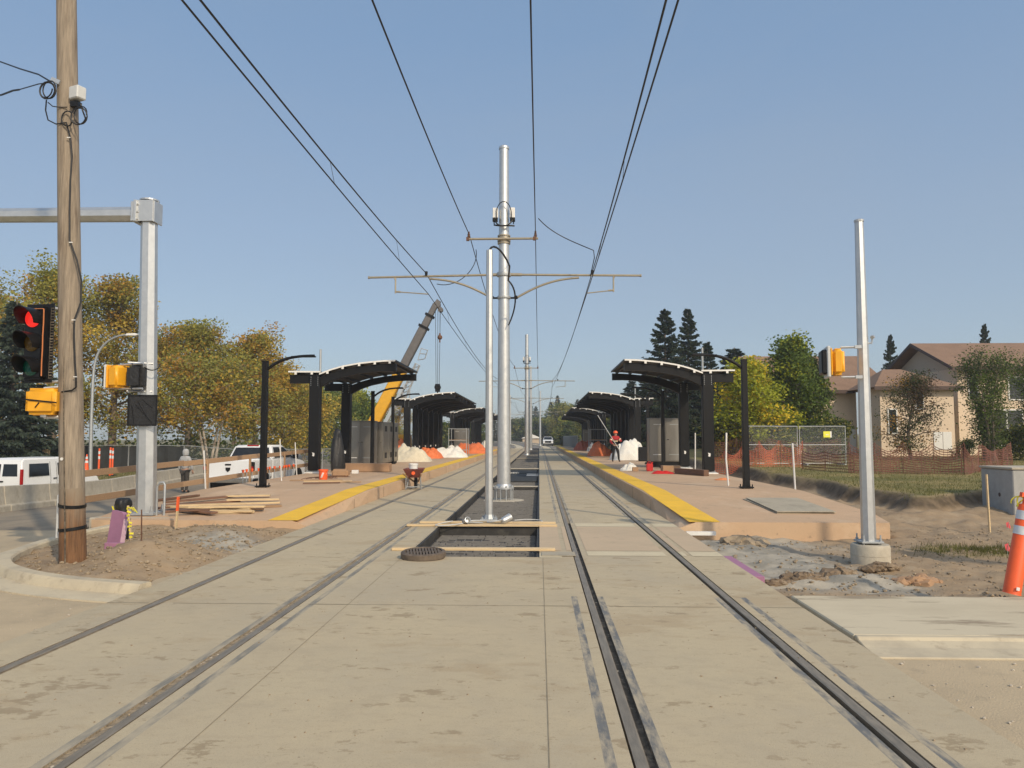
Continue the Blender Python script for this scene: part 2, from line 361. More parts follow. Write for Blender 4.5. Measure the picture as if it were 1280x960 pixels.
def ground_mat():
    m = layered('bare earth and grass', (.33, .24, .15), [((.23, .168, .108), .9, .45, .66, None, .8), ((.38, .30, .205), 2.2, .48, .68, None, .7), ((.15, .115, .08), 8, .56, .72, None, .6), ((.42, .36, .27), 40, .62, .74, None, .5)], rough=.95, bump=.8, bscale=26)
    nt = m.node_tree; N = nt.nodes; L = nt.links; bs = N['Principled BSDF']
    src = bs.inputs['Base Color'].links[0].from_socket
    at_ = N.new('ShaderNodeAttribute'); at_.attribute_name = 'cover'
    sp = N.new('ShaderNodeSeparateColor'); L.new(at_.outputs['Color'], sp.inputs[0])
    tc = N.new('ShaderNodeTexCoord')
    def nzr(sc, a, b):
        n = N.new('ShaderNodeTexNoise'); n.inputs['Scale'].default_value = sc; n.inputs['Detail'].default_value = 7; L.new(tc.outputs['Object'], n.inputs['Vector'])
        r = N.new('ShaderNodeMapRange'); r.inputs['From Min'].default_value = a; r.inputs['From Max'].default_value = b; L.new(n.outputs['Fac'], r.inputs['Value']); return r.outputs[0]
    def mixc(f, a, b):
        x = N.new('ShaderNodeMix'); x.data_type = 'RGBA'
        for s, val in (('Factor', f), ('A', a), ('B', b)):
            if isinstance(val, tuple): x.inputs[s].default_value = (*val, 1)
            else: L.new(val, x.inputs[s])
        return x.outputs['Result']
    topsoil_shade = mixc(nzr(4, .4, .65), (.085, .064, .042), (.16, .12, .08)); clay = mixc(nzr(3, .42, .6), (.40, .36, .29), (.26, .24, .20))
    grass = mixc(nzr(.45, .4, .62), (.17, .155, .05), (.29, .225, .09)); grass = mixc(nzr(6, .5, .75), grass, (.08, .085, .03))
    o = mixc(sp.outputs[1], src, clay); o = mixc(sp.outputs[2], o, topsoil_shade); o = mixc(sp.outputs[0], o, grass)
    L.new(o, bs.inputs['Base Color'])
    return m
MT['ground'] = ground_mat()
def leafm(name, col, var=.35):
    return mat(name, col, .65, 0, var, 2.5, rand=.1, translucent=.38, spec=.25, detail=2)
MT['leaf_gold'] = leafm('golden leaves', (.52, .375, .06)); MT['leaf_olive'] = leafm('olive leaves', (.30, .285, .06)); MT['leaf_rust'] = leafm('rusty leaves', (.46, .26, .045))
MT['leaf_green'] = leafm('green leaves', (.115, .165, .03)); MT['leaf_lime'] = leafm('lime leaves', (.33, .35, .03)); MT['leaf_yellow'] = leafm('yellow leaves', (.62, .46, .03))
MT['leaf_dark'] = leafm('dark leaves', (.075, .10, .032)); MT['leaf_plum'] = leafm('dull plum leaves', (.15, .10, .06))
MT['needle'] = leafm('spruce needles', (.036, .055, .028)); MT['needle_blue'] = leafm('blue spruce needles', (.06, .082, .058))
MT['grass_blade'] = leafm('grass blades', (.13, .13, .035), .4)
# ------------------------------------------------------------------ sky, sun
SUN_EL = R(32); SUN_AZ = math.atan2(.57, -.82)      # from behind the camera, off to its right
SUN_DIR = V((math.sin(SUN_AZ)*math.cos(SUN_EL), math.cos(SUN_AZ)*math.cos(SUN_EL), math.sin(SUN_EL)))
w = bpy.data.worlds.new('World'); scene.world = w; w.use_nodes = True
sky = w.node_tree.nodes.new('ShaderNodeTexSky'); sky.sky_type = 'NISHITA'; sky.sun_disc = False
sky.sun_elevation = SUN_EL; sky.sun_rotation = SUN_AZ; sky.altitude = 600
sky.air_density = 1.0; sky.dust_density = 1.5; sky.ozone_density = 2.0
wn, wl = w.node_tree.nodes, w.node_tree.links
# wildfire smoke thins out the blue: the clear sky is mixed with a layer of smoke that is palest at the horizon
wt = wn.new('ShaderNodeTexCoord'); ws = wn.new('ShaderNodeSeparateXYZ'); wl.new(wt.outputs['Generated'], ws.inputs[0])
wr = wn.new('ShaderNodeValToRGB'); wl.new(ws.outputs['Z'], wr.inputs[0])
def lin(*c): return tuple((k/255/12.92 if k < 10.3 else ((k/255+.055)/1.055)**2.4) for k in c)
SK = [(0.0, (160, 170, 176)), (.05, (160, 173, 182)), (.118, (157, 173, 188)), (.26, (149, 168, 190)), (.475, (130, 158, 190)), (1.0, (114, 146, 182))]
while len(wr.color_ramp.elements) < len(SK): wr.color_ramp.elements.new(.5)
for e, (p, c) in zip(wr.color_ramp.elements, SK): e.position = p; e.color = (*lin(*c), 1)
wsc = wn.new('ShaderNodeVectorMath'); wsc.operation = 'SCALE'; wsc.inputs['Scale'].default_value = 4.9; wl.new(wr.outputs[0], wsc.inputs[0])
wm = wn.new('ShaderNodeMix'); wm.data_type = 'RGBA'; wm.inputs['Factor'].default_value = .82
wl.new(sky.outputs[0], wm.inputs['A']); wl.new(wsc.outputs[0], wm.inputs['B']); 
wc = wn.new('ShaderNodeTexNoise'); wc.inputs['Scale'].default_value = 2.2; wc.inputs['Detail'].default_value = 5; wc.inputs['Distortion'].default_value = .6
wmp = wn.new('ShaderNodeMapping'); wmp.inputs['Scale'].default_value = (1, .45, 2.4); wmp.inputs['Rotation'].default_value = (0, .5, .6); wl.new(wt.outputs['Generated'], wmp.inputs[0]); wl.new(wmp.outputs[0], wc.inputs['Vector'])
wv = wn.new('ShaderNodeMapRange'); wv.inputs['From Min'].default_value = .45; wv.inputs['From Max'].default_value = .75; wv.inputs['To Max'].default_value = .22; wl.new(wc.outputs['Fac'], wv.inputs['Value'])
wx = wn.new('ShaderNodeMix'); wx.data_type = 'RGBA'; wx.inputs['B'].default_value = (*[k*4.9 for k in lin(160, 174, 190)], 1); wl.new(wv.outputs[0], wx.inputs['Factor']); wl.new(wm.outputs['Result'], wx.inputs['A'])

# smoke glow round the sun, added out of view behind the camera for warm fill
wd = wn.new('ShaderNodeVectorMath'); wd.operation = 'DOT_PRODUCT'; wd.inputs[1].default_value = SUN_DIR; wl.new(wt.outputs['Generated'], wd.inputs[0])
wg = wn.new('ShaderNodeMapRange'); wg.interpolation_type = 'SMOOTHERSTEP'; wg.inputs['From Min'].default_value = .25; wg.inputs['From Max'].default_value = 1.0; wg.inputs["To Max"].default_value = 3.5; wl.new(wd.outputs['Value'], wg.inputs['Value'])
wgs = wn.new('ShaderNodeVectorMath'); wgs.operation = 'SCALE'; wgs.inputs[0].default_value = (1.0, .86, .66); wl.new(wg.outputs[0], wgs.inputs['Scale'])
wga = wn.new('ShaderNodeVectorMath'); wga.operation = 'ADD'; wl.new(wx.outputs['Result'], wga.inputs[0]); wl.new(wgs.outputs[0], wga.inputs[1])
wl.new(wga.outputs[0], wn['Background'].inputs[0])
wn['Background'].inputs[1].default_value = .15
sl = bpy.data.lights.new('sun', 'SUN'); so = bpy.data.objects.new('sun', sl); COL.objects.link(so)
sl.energy = 2.15; sl.angle = R(1.2); sl.color = (1, .84, .62)
so.rotation_euler = SUN_DIR.to_track_quat('Z', 'Y').to_euler(); so.location = (20, -30, 40)
scene.view_settings.view_transform = 'Standard'; scene.view_settings.look = 'None'
scene.view_settings.exposure = .45; scene.view_settings.gamma = 1.0
scene.render.engine = 'CYCLES'; scene.cycles.max_bounces = 6; scene.cycles.use_denoising = True
scene.cycles.transparent_max_bounces = 8

def structure(o): o['kind'] = 'structure'; return o

# ------------------------------------------------------------------ ground
def road_z(y): return -.09 - .42*sstep(15, 30, y) - .15*sstep(30, 60, y)
def barrier_x(y): return -13.9 - .242*(y-19.8)
ISLE = [(-4.57, 8.95), (-5.6, 9.25), (-6.55, 9.75), (-7.35, 10.5), (-7.85, 11.5), (-8.15, 12.8), (-8.25, 14.2), (-8.25, 15.6)]
def isle_y(x):
    for (xa, ya), (xb, yb) in zip(ISLE, ISLE[1:]):
        if xb <= x <= xa: return ya + (yb-ya)*(xa-x)/(xa-xb)
    return 99
def lawn_d(x, y):
    return min(x-9.0, y-19.0-.75*max(0, min(2.2, x-9.4))) + .45*nz(x, y, 3, .5) + .18*nz(x, y, 5, 2.1)
def gz(x, y):
    if x > 2.72:
        if y < 6.7: return -.22
        if y < 8.72: return -.2
        d = lawn_d(x, y)
        dirt = -.05 - .17*sstep(8.7, 9.8, y) + .05*fbm(x, y, .9) + .055*fbm(x, y, 3.0, 6) + .06*sstep(6.5, 9.5, x)*sstep(10, 16, y) + .22*sstep(-2.6, -.35, d)*sstep(14, 17, y)
        dirt += .14*math.exp(-((x-4.2)**2/.35+(y-10.6)**2/.10)) + .10*math.exp(-((x-3.6)**2/.25+(y-9.7)**2/.08)) + .10*math.exp(-((x-3.3)**2/.3+(y-13.6)**2/.3))
        if 2.72 < x < 6.9 and y > 15.4: return -.35
        lawn = .34 + .006*max(0, y-18) + .03*fbm(x, y, .35)
        k = sstep(-.42, .10, d)
        return dirt*(1-k) + lawn*k - (.07*math.exp(-((d+.45)/.25)**2))
    if x >= -4.6: return -.9 if y < 127 else -.35
    if y > 15.3 and x > -9.3: return -.5
    if x > -8.3 and y > isle_y(x) and y < 15.6:
        return (-.03 + .05*fbm(x, y, 1.0) + .045*fbm(x, y, 3.2, 6) + .30*math.exp(-((x+5.75)**2/.35+(y-11.2)**2/.55))
                + .16*math.exp(-((x+6.0)**2/.5+(y-13.9)**2/.5)) - .07*sstep(-5.4, -4.7, x))
    b = barrier_x(y)
    if x < b-.2 and y > 12: return road_z(y) + .02 + .12*sstep(-.2, -2.5, x-b) + .05*fbm(x, y, .3)
    return road_z(y) - .12
def axis(lo, hi, fine_lo, fine_hi, step, grow=1.22):
    a = []; t = fine_lo
    while t < fine_hi: a.append(t); t += step
    s = step
    while t < hi: a.append(t); s *= grow; t += s
    a.append(hi); t = fine_lo; s = step; b = []
    while True:
        s *= grow; t -= s
        if t <= lo: break
        b.append(t)
    b.append(lo); return b[::-1]+a
xs = axis(-420, 420, -9.0, 13.2, .10); ys = axis(-60, 900, 8, 22, .10, 1.12)
vs = [(x, y, gz(x, y)) for y in ys for x in xs]
nx = len(xs); fs = [(j*nx+i, j*nx+i+1, (j+1)*nx+i+1, (j+1)*nx+i) for j in range(len(ys)-1) for i in range(nx-1)]
me = bpy.data.meshes.new('ground'); me.from_pydata(vs, [], fs); me.materials.append(MT['ground'])
ca = me.color_attributes.new('cover', 'FLOAT_COLOR', 'POINT')
for k, (x, y, z) in enumerate(vs):
    g = c = b_ = 0.0
    if x > 2.72: 
        g = sstep(-.12, .3, lawn_d(x, y)) if y > 15 else 0
        d_ = lawn_d(x, y); b_ = sstep(-.42, -.2, d_)*sstep(.12, -.05, d_) if y > 15 else 0  # dark topsoil band, kept under the grass lip to paint the overhang's shade
        g = max(g, .8*sstep(1.2, .5, math.hypot((x-7.6)/1.3, (y-13.6)/.6))*sstep(-.2, .3, nz(x, y, 2, 2)))
        if y < 16: c = sstep(5.6, 4.2, x + .9*nz(x, y, 8, .8))*sstep(9.3, 10.3, y+.5*nz(x, y, 1, 1.2))
        if y > 60: g = 1
    elif x < -4.6:
        if x < barrier_x(y)-.3 and y > 12: g = .85
        if x > -8.3 and y < 15.6: c = sstep(.9, .3, math.hypot((x+5.4)/1.2, (y-12.9)/1.3))
    if y > 130 and abs(x) > 9: g = 1
    ca.data[k].color = (g, c, b_, 1)
me.shade_smooth(); structure(put('ground', me))

# ------------------------------------------------------------------ track slab with its grooved rails
def rail_profile(g, s, dirt):
    "breakpoints across one rail: gauge face g, s=+1 when the inside of the track lies at +x"
    d = -.014 if dirt else -.05
    return [(g-s*.235, 'outer'), (g-s*.165, 'slab'), (g-s*.085, 'edge'), (g-s*.072, 'railbed'), (g, 'groove'), (g+s*.06, 'seal'), (g+s*.125, 'slab')], d
TRACKS = [(.58, 1, False), (2.01, -1, False), (-2.585, -1, True), (-4.015, 1, True)]
SLAB_M = [MT['slab'], MT['sealant'], MT['groove'], MT['sealant_dusty'], MT['groove_dirt'], MT['concrete']]
def slab(name, x0, x1, y0, y1, rails, zone=0):
    "zone 0 sealed joints and clean grooves, 1 worn joints, 2 grooves filled with dirt"
    cuts = []          # (xa, xb, z, material)
    for g, s, dirt in rails:
        d = -.014 if dirt else -.038
        seal, grv = (3, 4) if dirt else (1, 2)
        if zone == 1: seal = 0 if not dirt else 3
        if zone == 2: seal = 3; grv = 4 if g < 1 else 2; d = -.012 if g < 1 else -.03
        seq = [(g-s*.235, g-s*.17, 0, seal), (g-s*.085, g-s*.072, -.03, grv), (g-s*.072, g, -.06, grv), (g, g+s*.048, d, grv), (g+s*.048, g+s*.115, 0, seal)]
        if dirt and s > 0: seq = seq[1:4]
        for a, b, z, m in seq: cuts.append((min(a, b), max(a, b), z, m))
    cuts.sort(); segs = []; x = x0
    for a, b, z, m in cuts:
        if a > x+1e-6: segs.append((x, a, 0, 0))
        segs.append((a, b, z, m)); x = b
    segs.append((x, x1, 0, 0))
    mb = MB(); pz = None
    yl = [y0, y1] if y1-y0 < 40 else [y0, y0+(y1-y0)/2, y1]
    for a, b, z, m in segs:
        if pz is not None and abs(pz-z) > 1e-6: mb.quad((a, y0, pz), (a, y1, pz), (a, y1, z), (a, y0, z), m=2 if min(pz, z) < -.03 else 4)
        mb.quad((a, y0, z), (b, y0, z), (b, y1, z), (a, y1, z), m=m); pz = z
    for xx in (x0, x1): mb.quad((xx, y0, 0), (xx, y1, 0), (xx, y1, -.5), (xx, y0, -.5), m=5)
    for yy in [q for q in (y0, y1) if q in (-25, T1)]: mb.quad((x0, yy, -.06), (x1, yy, -.06), (x1, yy, -.5), (x0, yy, -.5), m=5)
    return structure(mb.build(name, SLAB_M, fix=False))
T0, T1 = 11.36, 126.0                     # the open trough between the tracks
for ya, yb, zn in ((-25, 8.6, 0), (8.6, 15.9, 1), (15.9, T1, 2)):
    slab('track_slab', -4.57, -2.0, ya, yb, [TRACKS[2], TRACKS[3]], zn)
    slab('track_slab', 0.0, 2.70, ya, yb, [TRACKS[0], TRACKS[1]], zn)
mb = MB(); mb.quad((-2, -25, 0), (0, -25, 0), (0, T0, 0), (-2, T0, 0)); mb.quad((-2, T0, 0), (0, T0, 0), (0, T0, -.5), (-2, T0, -.5)); structure(mb.build('middle_slab', MT['slab'], fix=False))
RAILNAMES = ['inner rail of the track beside the boarded trough and plywood platform', 'outer rail of the track along the plywood platform edge',
             'inner rail of the track nearest the wheelbarrow and manhole frame', 'outer rail of the dirt filled track below the lumber platform']
for (g, s, dirt), lb in zip(TRACKS, RAILNAMES):
    mb = MB(); a, b = sorted((g-s*.071, g))
    mb.prism([(a, -.058), (b, -.058), (b, -.006), (b-.012 if s > 0 else b, -.0015), (a+.012 if s < 0 else a, -.0015), (a, -.006)], -25, T1, 'y')
    tag(mb.build('tram_rail', MT['rail']), ('dull steel '+lb), 'rail', 'rails of the two tracks', 'thing')
# joints and tinted bands in the slab (4 mm sheets)
mb = MB()
def joint(x0, x1, y0, y1): mb.quad((x0, y0, .003), (x1, y0, .003), (x1, y1, .003), (x0, y1, .003))
for y in (2.0, 8.1, 20.2, 26.4, 32.5, 38.6, 44.8, 51, 57, 63, 70, 77, 84, 92, 100, 110):
    for xa, xb in ((-4.57, -4.12), (-3.86, -2.75), (-2.42, -2.0), (0, .34), (.72, 1.87), (2.26, 2.7)): joint(xa, xb, y-.005, y+.005)
    if y < 11: joint(-2.35, .33, y-.004, y+.004)
joint(.047, .053, -25, T0); joint(-2.003, -1.997, -25, T0)
structure(mb.build('slab_joints', mat('slab joint', (.27, .225, .155), .9, 0, .3, 6), fix=False))
SEG_R = [(0, .34), (.415, .49), (.715, 1.875), (2.10, 2.175), (2.25, 2.70)]
mb = MB()
for a, b in SEG_R: mb.quad((a, 12.0, .004), (b, 12.0, .004), (b, 15.2, .004), (a, 15.2, .004))
structure(mb.build('crossing_band', MT['slab_pink'], fix=False))
mb = MB()
for a, b in SEG_R[2:]:
    for y0, y1 in ((11.5, 11.97), (15.23, 15.8)): mb.quad((a, y0, .004), (b, y0, .004), (b, y1, .004), (a, y1, .004))
for y0, y1 in ((11.3, 11.75), (15.2, 15.7)): mb.quad((.0, y0, .004), (.33, y0, .004), (.33, y1, .004), (.0, y1, .004))
structure(mb.build('crossing_edge_band', MT['slab_buff'], fix=False))

# ------------------------------------------------------------------ streets
mb = MB(); yl = [-60, -20, 0, 4, 8, 10, 12, 14, 15, 16, 17, 18, 19, 20, 21, 22, 23, 24, 26, 28, 30, 34, 40, 48, 60, 90, 160]
for ya, yb in zip(yl, yl[1:]):
    if yb <= 12: mb.quad((-90, ya, -.09), (-4.575, ya, -.09), (-4.575, yb, -.09), (-90, yb, -.09), m=0)
    else:
        xa, xb = min(-9.0, barrier_x(ya)), barrier_x(yb)
        if ya == 12: xa = -90
        la, lb_ = (-90, barrier_x(yb)) if ya < 13 else (barrier_x(ya)+.0, barrier_x(yb)+.0)
        if ya < 13: la = -40; lb_ = -12.8
        m = 0 if ya < 15 else 1
        mb.quad((la, ya, road_z(ya)), (-8.2 if ya < 15 else -9.2, ya, road_z(ya)), (-8.2 if ya < 15 else -9.2, yb, road_z(yb)), (lb_, yb, road_z(yb)), m=m)
structure(mb.build('side_road', [MT['street'], MT['asphalt']], fix=False, smooth=30))
mb = MB(); mb.quad((2.705, -60, -.06), (90, -60, -.06), (90, 6.74, -.06), (2.705, 6.74, -.06)); structure(mb.build('cross_street', MT['street'], fix=False))
mb = MB()
for xa, ya, xb, yb in ((-8.72, 13.0, -8.62, 17.0), (-11.2, 17.5, -11.1, 22), (-11.2, 25, -11.1, 29)):
    mb.quad((xa, ya, road_z(ya)+.005), (xb, ya, road_z(ya)+.005), (xb, yb, road_z(yb)+.005), (xa, yb, road_z(yb)+.005))
structure(mb.build('road_line', MT['paint_white'], fix=False))
# sidewalk with its kerb
mb = MB()
for i, (xa, xb) in enumerate(((2.75, 5.95), (5.965, 9.0), (9.015, 12.1), (12.115, 22))):
    mb.bx(xa, xb, 6.98, 8.66, -.3, .015)
structure(mb.build('sidewalk', MT['sidewalk'], bevel=.012))
mb = MB(); mb.prism([(6.50, -.30), (6.965, -.30), (6.965, .02), (6.90, .02), (6.87, -.005), (6.74, -.03), (6.50, -.045)], 2.75, 22, 'x'); structure(mb.build('kerb_gutter', MT['kerb'], bevel=.008))
# curved corner kerb with gutter apron round the utility pole
mb = MB()
P = [V((x, y, 0)) for x, y in ISLE]
P = [P[0]] + [p for a, b, c, d in zip([P[0]]+P, P, P[1:], P[2:]+[P[-1]]) for p in [a.lerp(b, 0)*0 + (b*2 + (c-a)*t + (2*a-5*b+4*c-d)*t*t + (-a+3*b-3*c+d)*t**3)*.5 for t in (.2, .4, .6, .8, 1)]]
prof = [(.50, -.16), (.50, -.075), (.17, -.055), (.14, .03), (.11, .055), (-.04, .055), (-.06, .03), (-.06, -.2)]   # outward offset, height
rows = []
for i, p in enumerate(P):
    d = (P[min(i+1, len(P)-1)]-P[max(i-1, 0)]).normalized(); n = V((d.y, -d.x, 0))
    if n.y > 0 and i < 5: n = -n
    n = V((-d.y, d.x, 0)) if V((-d.y, d.x, 0)).dot(p-V((-5.5, 12.5, 0))) > 0 else V((d.y, -d.x, 0))
    rows.append([p + n*o + V((0, 0, z)) for o, z in prof])
k = len(prof); mb.add([q for r in rows for q in r], [(i*k+j, i*k+j+1, (i+1)*k+j+1, (i+1)*k+j) for i in range(len(rows)-1) for j in range(k-1)])
mb.add(rows[0], [tuple(range(k))]); structure(mb.build('corner_kerb', MT['kerb'], smooth=35))

# ------------------------------------------------------------------ platforms
PE = 20.8          # the platforms ramp down towards the camera from here
def plat(name, s, xe, xo, y_end):
    "s=+1 right platform, -1 left; xe track edge, xo outer edge"
    zt = .33; zf = .10; y_f = 15.2
    def top(y): return zf + (zt-zf)*max(0, min(1, (y-y_f)/(PE-y_f)))
    ysl = [y_f, 16.5, 18, 19.4, PE, 28, 40, 60, 90, y_end]
    flare = {15.2: .30, 16.5: .24, 18: .15, 19.4: .06}
    mb = MB(); n = len(ysl)
    A = [(xe + s*.0, y, -.02) for y in ysl]; B = [(xe + s*(flare.get(y, 0.0)+.012), y, top(y)-.012) for y in ysl]; B2 = [(xe+s*(flare.get(y, 0)+.03), y, top(y)) for y in ysl]
    C = [(xo - s*(.25 if y == y_f else 0), y, top(y)) for y in ysl]; D = [(x, y, -.6) for x, y, z in C]
    A0 = [(x, y, -.6) for x, y, z in A]
    rows = [A0, A, B, B2, C, D]
    mb.add([p for r in rows for p in r], [(r*n+i, r*n+i+1, (r+1)*n+i+1, (r+1)*n+i) for r in range(5) for i in range(n-1)])
    # front wall, its outer corner rounded off
    mb.add([A0[0], A[0], B[0], B2[0], C[0], D[0]], [(0, 1, 2, 3, 4, 5)])
    mb.add([A0[-1], A[-1], B[-1], B2[-1], C[-1], D[-1]], [(0, 1, 2, 3, 4, 5)])
    structure(mb.build(name, MT['platform']))
    mb = MB(); xl = [(xe+s*(.07+flare.get(y, 0)*.45), y, top(y)+.006) for y in ysl]; xr = [(x+s*.60, y, z) for x, y, z in xl]
    strip(xl, xr, mb); structure(mb.build('tactile_strip', MT['tactile'], fix=False))
    mb = MB()
    for y in (24.5, 30.5, 36.5, 42.5, 48.5, 56, 64, 72, 80): mb.quad((xe+s*.7, y, .334), (xo-s*.05, y, .334), (xo-s*.05, y+.012, .334), (xe+s*.7, y+.012, .334))
    for y in (19.0, 22.6, 27.0, 32, 38, 44, 50, 57, 64): mb.bx(min(xe, xe-s*.003), max(xe, xe-s*.003), y, y+.02, .0, top(y)-.03)
    structure(mb.build('platform_joints', mat('platform joint', (.17, .12, .085), .9), fix=False))
    return top
ptop = plat('platform', 1, 2.705, 7.0, 122)
plat('platform', -1, -4.575, -9.2, 122)

# the tracks leave the platforms and bend away on a ballast bed
def bend(y): k = max(0, y-128); return -1.0 - k*k*.0016
def bz(y): return -.02 + 1.0*sstep(128, 240, y)
mb = MB(); Y_ = [126.05+4*i for i in range(48)]
def off_(y, o):
    d = V((bend(y+1)-bend(y), 1, 0)).normalized(); return V((bend(y), y, bz(y))) + V((d.y, -d.x, 0))*o
strip([off_(y, -4.6) for y in Y_], [off_(y, 4.6) for y in Y_], mb); strip([off_(y, -6.5)-V((0, 0, 1.2)) for y in Y_], [off_(y, -4.6) for y in Y_], mb); strip([off_(y, 4.6) for y in Y_], [off_(y, 6.5)-V((0, 0, 1.2)) for y in Y_], mb)
structure(mb.build('ballast_bed', MT['ballast'], fix=False))
mb = MB()
for o0 in (-2.3, 2.3): strip([off_(y, o0-.9)+V((0, 0, .01)) for y in Y_], [off_(y, o0+.9)+V((0, 0, .01)) for y in Y_], mb)
structure(mb.build('track_path', MT['sidewalk'], fix=False))
for k, o0 in enumerate((-3.02, -1.58, 1.58, 3.02)):
    mb = MB(); mb.tube([off_(y, o0)+V((0, 0, .05)) for y in Y_], .05, 4)
    tag(mb.build('bent_rail', MT['rail']), ('outermost', 'second', 'third', 'innermost')[k]+' rail of the four bending away beyond the platforms', 'rail', 'rails on the far bend', 'thing')
# ------------------------------------------------------------------ trough liner, boards, grate
def trough(y0, y1, label, floor_z=-.18):
    t = thing('drain_trough', label, 'trough', (-1, (y0+y1)/2, floor_z), group='lined bays of the median trough')
    L = (y1-y0)/2; h = -floor_z
    mb = MB(); mb.bx(-.985, .985, -L, L, -.03, 0); mb.build('floor', MT['liner'], t)
    mb = MB()
    for s in (-1, 1): mb.bx(min(s*.999, s*.955), max(s*.999, s*.955), -L, L, .002, h-.02)
    mb.bx(-.95, .95, L-.05, L, .002, h-.05); mb.bx(-.95, .95, -L, -L+.05, .002, h-.05)
    mb.build('side_panel', MT['liner'], t)
    mb = MB(); rg = random.Random(int(y0*10)); dy = .11 if y0 < 20 else (.16 if y0 < 30 else .5); yy = -L+.10
    while yy < L-.1:
        xa = -.9
        while xa < .85:
            ln = rg.choice((.10, .2, .34, .5))
            if rg.random() < .93: mb.bx(xa, min(.92, xa+ln), yy, yy+.016, .012, .028)
            xa += ln+.02
        yy += dy
    xa = -.88
    while xa < .9:
        mb.bx(xa, xa+.014, -L+.08, L-.08, .002, .0115); xa += .16
    mb.build('grid_mat', MT['liner_grid'], t)
trough(11.38, 15.2, 'black lined trough bay in front of the pair of boards')
trough(15.62, 28.1, 'black lined trough bay holding the tall overhead line mast')
trough(28.5, 44.0, 'black lined trough bay behind the concrete beam beyond the tall mast', -.19)
trough(44.4, 66.0, 'black lined trough bay in front of the second mast', -.12)
trough(66.4, 124.0, 'black lined trough bay running on to the far end of the platforms', -.12)
for i, (y0, y1) in enumerate(((15.21, 15.61), (28.11, 28.49), (44.01, 44.39), (66.01, 66.39))):
    mb = MB(); mb.bx(-1.995, -.005, y0, y1, -.5, -.012 if i != 1 else -.03)
    tag(mb.build('cross_beam', MT['concrete'] if i else MT['liner'], bevel=.01), ('dark cross beam under the pair of pale boards', 'pale concrete cross beam between trough bays beyond the tall mast', 'concrete cross beam in the trough midway between two masts', 'concrete cross beam at the foot of the second mast')[i], 'beam', 'cross beams of the trough', 'thing')
# dark cover sheets and white scraps beyond the beam
mb = MB(); mb.bx(-1.9, -.1, 33.0, 39.5, -.18, -.10); mb.bx(-1.88, -.12, 40, 43.5, -.17, -.09)
tag(mb.build('cover_sheet', MT['fabric_dark'], bevel=.02), 'dark cover sheet laid over the trough beyond the concrete beam', 'cover sheet', kind='thing')
mb = MB()
for k in range(16):
    x = -1.8+.045*k*1.1; mb.box((x, 39.75+.02*math.sin(k), -.07), (.03, .05, .05+.03*math.sin(k*2.1)))
tag(mb.build('white_scrap', MT['white_metal']), 'crumpled white strip lying across the dark trough cover', 'scrap', kind='thing')
for y in (37.0, 38.4):
    mb = MB(); mb.bx(-.62, -.03, y, y+.16, -.095, -.06); tag(mb.build('white_board', MT['white_metal']), 'short white board at the trough edge beside the rail', 'board', 'white boards on the trough cover', 'thing')
def board(p, L, w_, h, rz, m, label, group=None, name='board'):
    mb = MB(); mb.box((0, 0, h/2), (L, w_, h))
    o = mb.build(name, MT[m], bevel=.004, loc=p); o.rotation_euler = (0, 0, rz)
    return tag(o, label, 'board', group, 'thing')
G = 'boards laid across the trough'
board((-1.02, 12.0, .003), 2.52, .14, .038, R(.6), 'plank', 'pale board laid across the trough next to the round iron grate', G)
board((-1.13, 15.22, .003), 2.95, .14, .04, R(.8), 'plank', 'front board of the pair at the foot of the thin grey mast', G)
board((-1.05, 15.72, .003), 2.75, .14, .04, R(-.6), 'plank', 'rear board of the pair at the foot of the thin grey mast', G)
board((.28, 11.62, .006), .5, .38, .01, 0, 'plywood', 'thin scrap of pale ply at the end of the near trough board', name='ply_scrap')
# round grate in its frame
t = thing('drain_grate', 'rusty round iron grate with slots lying on the concrete at the trough end', 'grate', (-1.68, 11.22, .006)); t.rotation_euler = (R(3), R(-1), .2)
mb = MB(); mb.lathe([(.31, 0), (.325, .02), (.325, .085), (.30, .10), (.27, .10), (.265, .07), (.24, .07), (.235, .0)], 40); mb.build('grate_ring', MT['iron'], t, smooth=35)
mb = MB()
for i in range(-5, 6):
    x = i*.044; ln = math.sqrt(max(0, .255**2-x*x)); mb.bx(x-.014, x+.014, -ln, ln, .06, .095)
mb.bx(-.255, .255, -.014, .014, .055, .092); mb.build('grate_bar', MT['iron'], t)

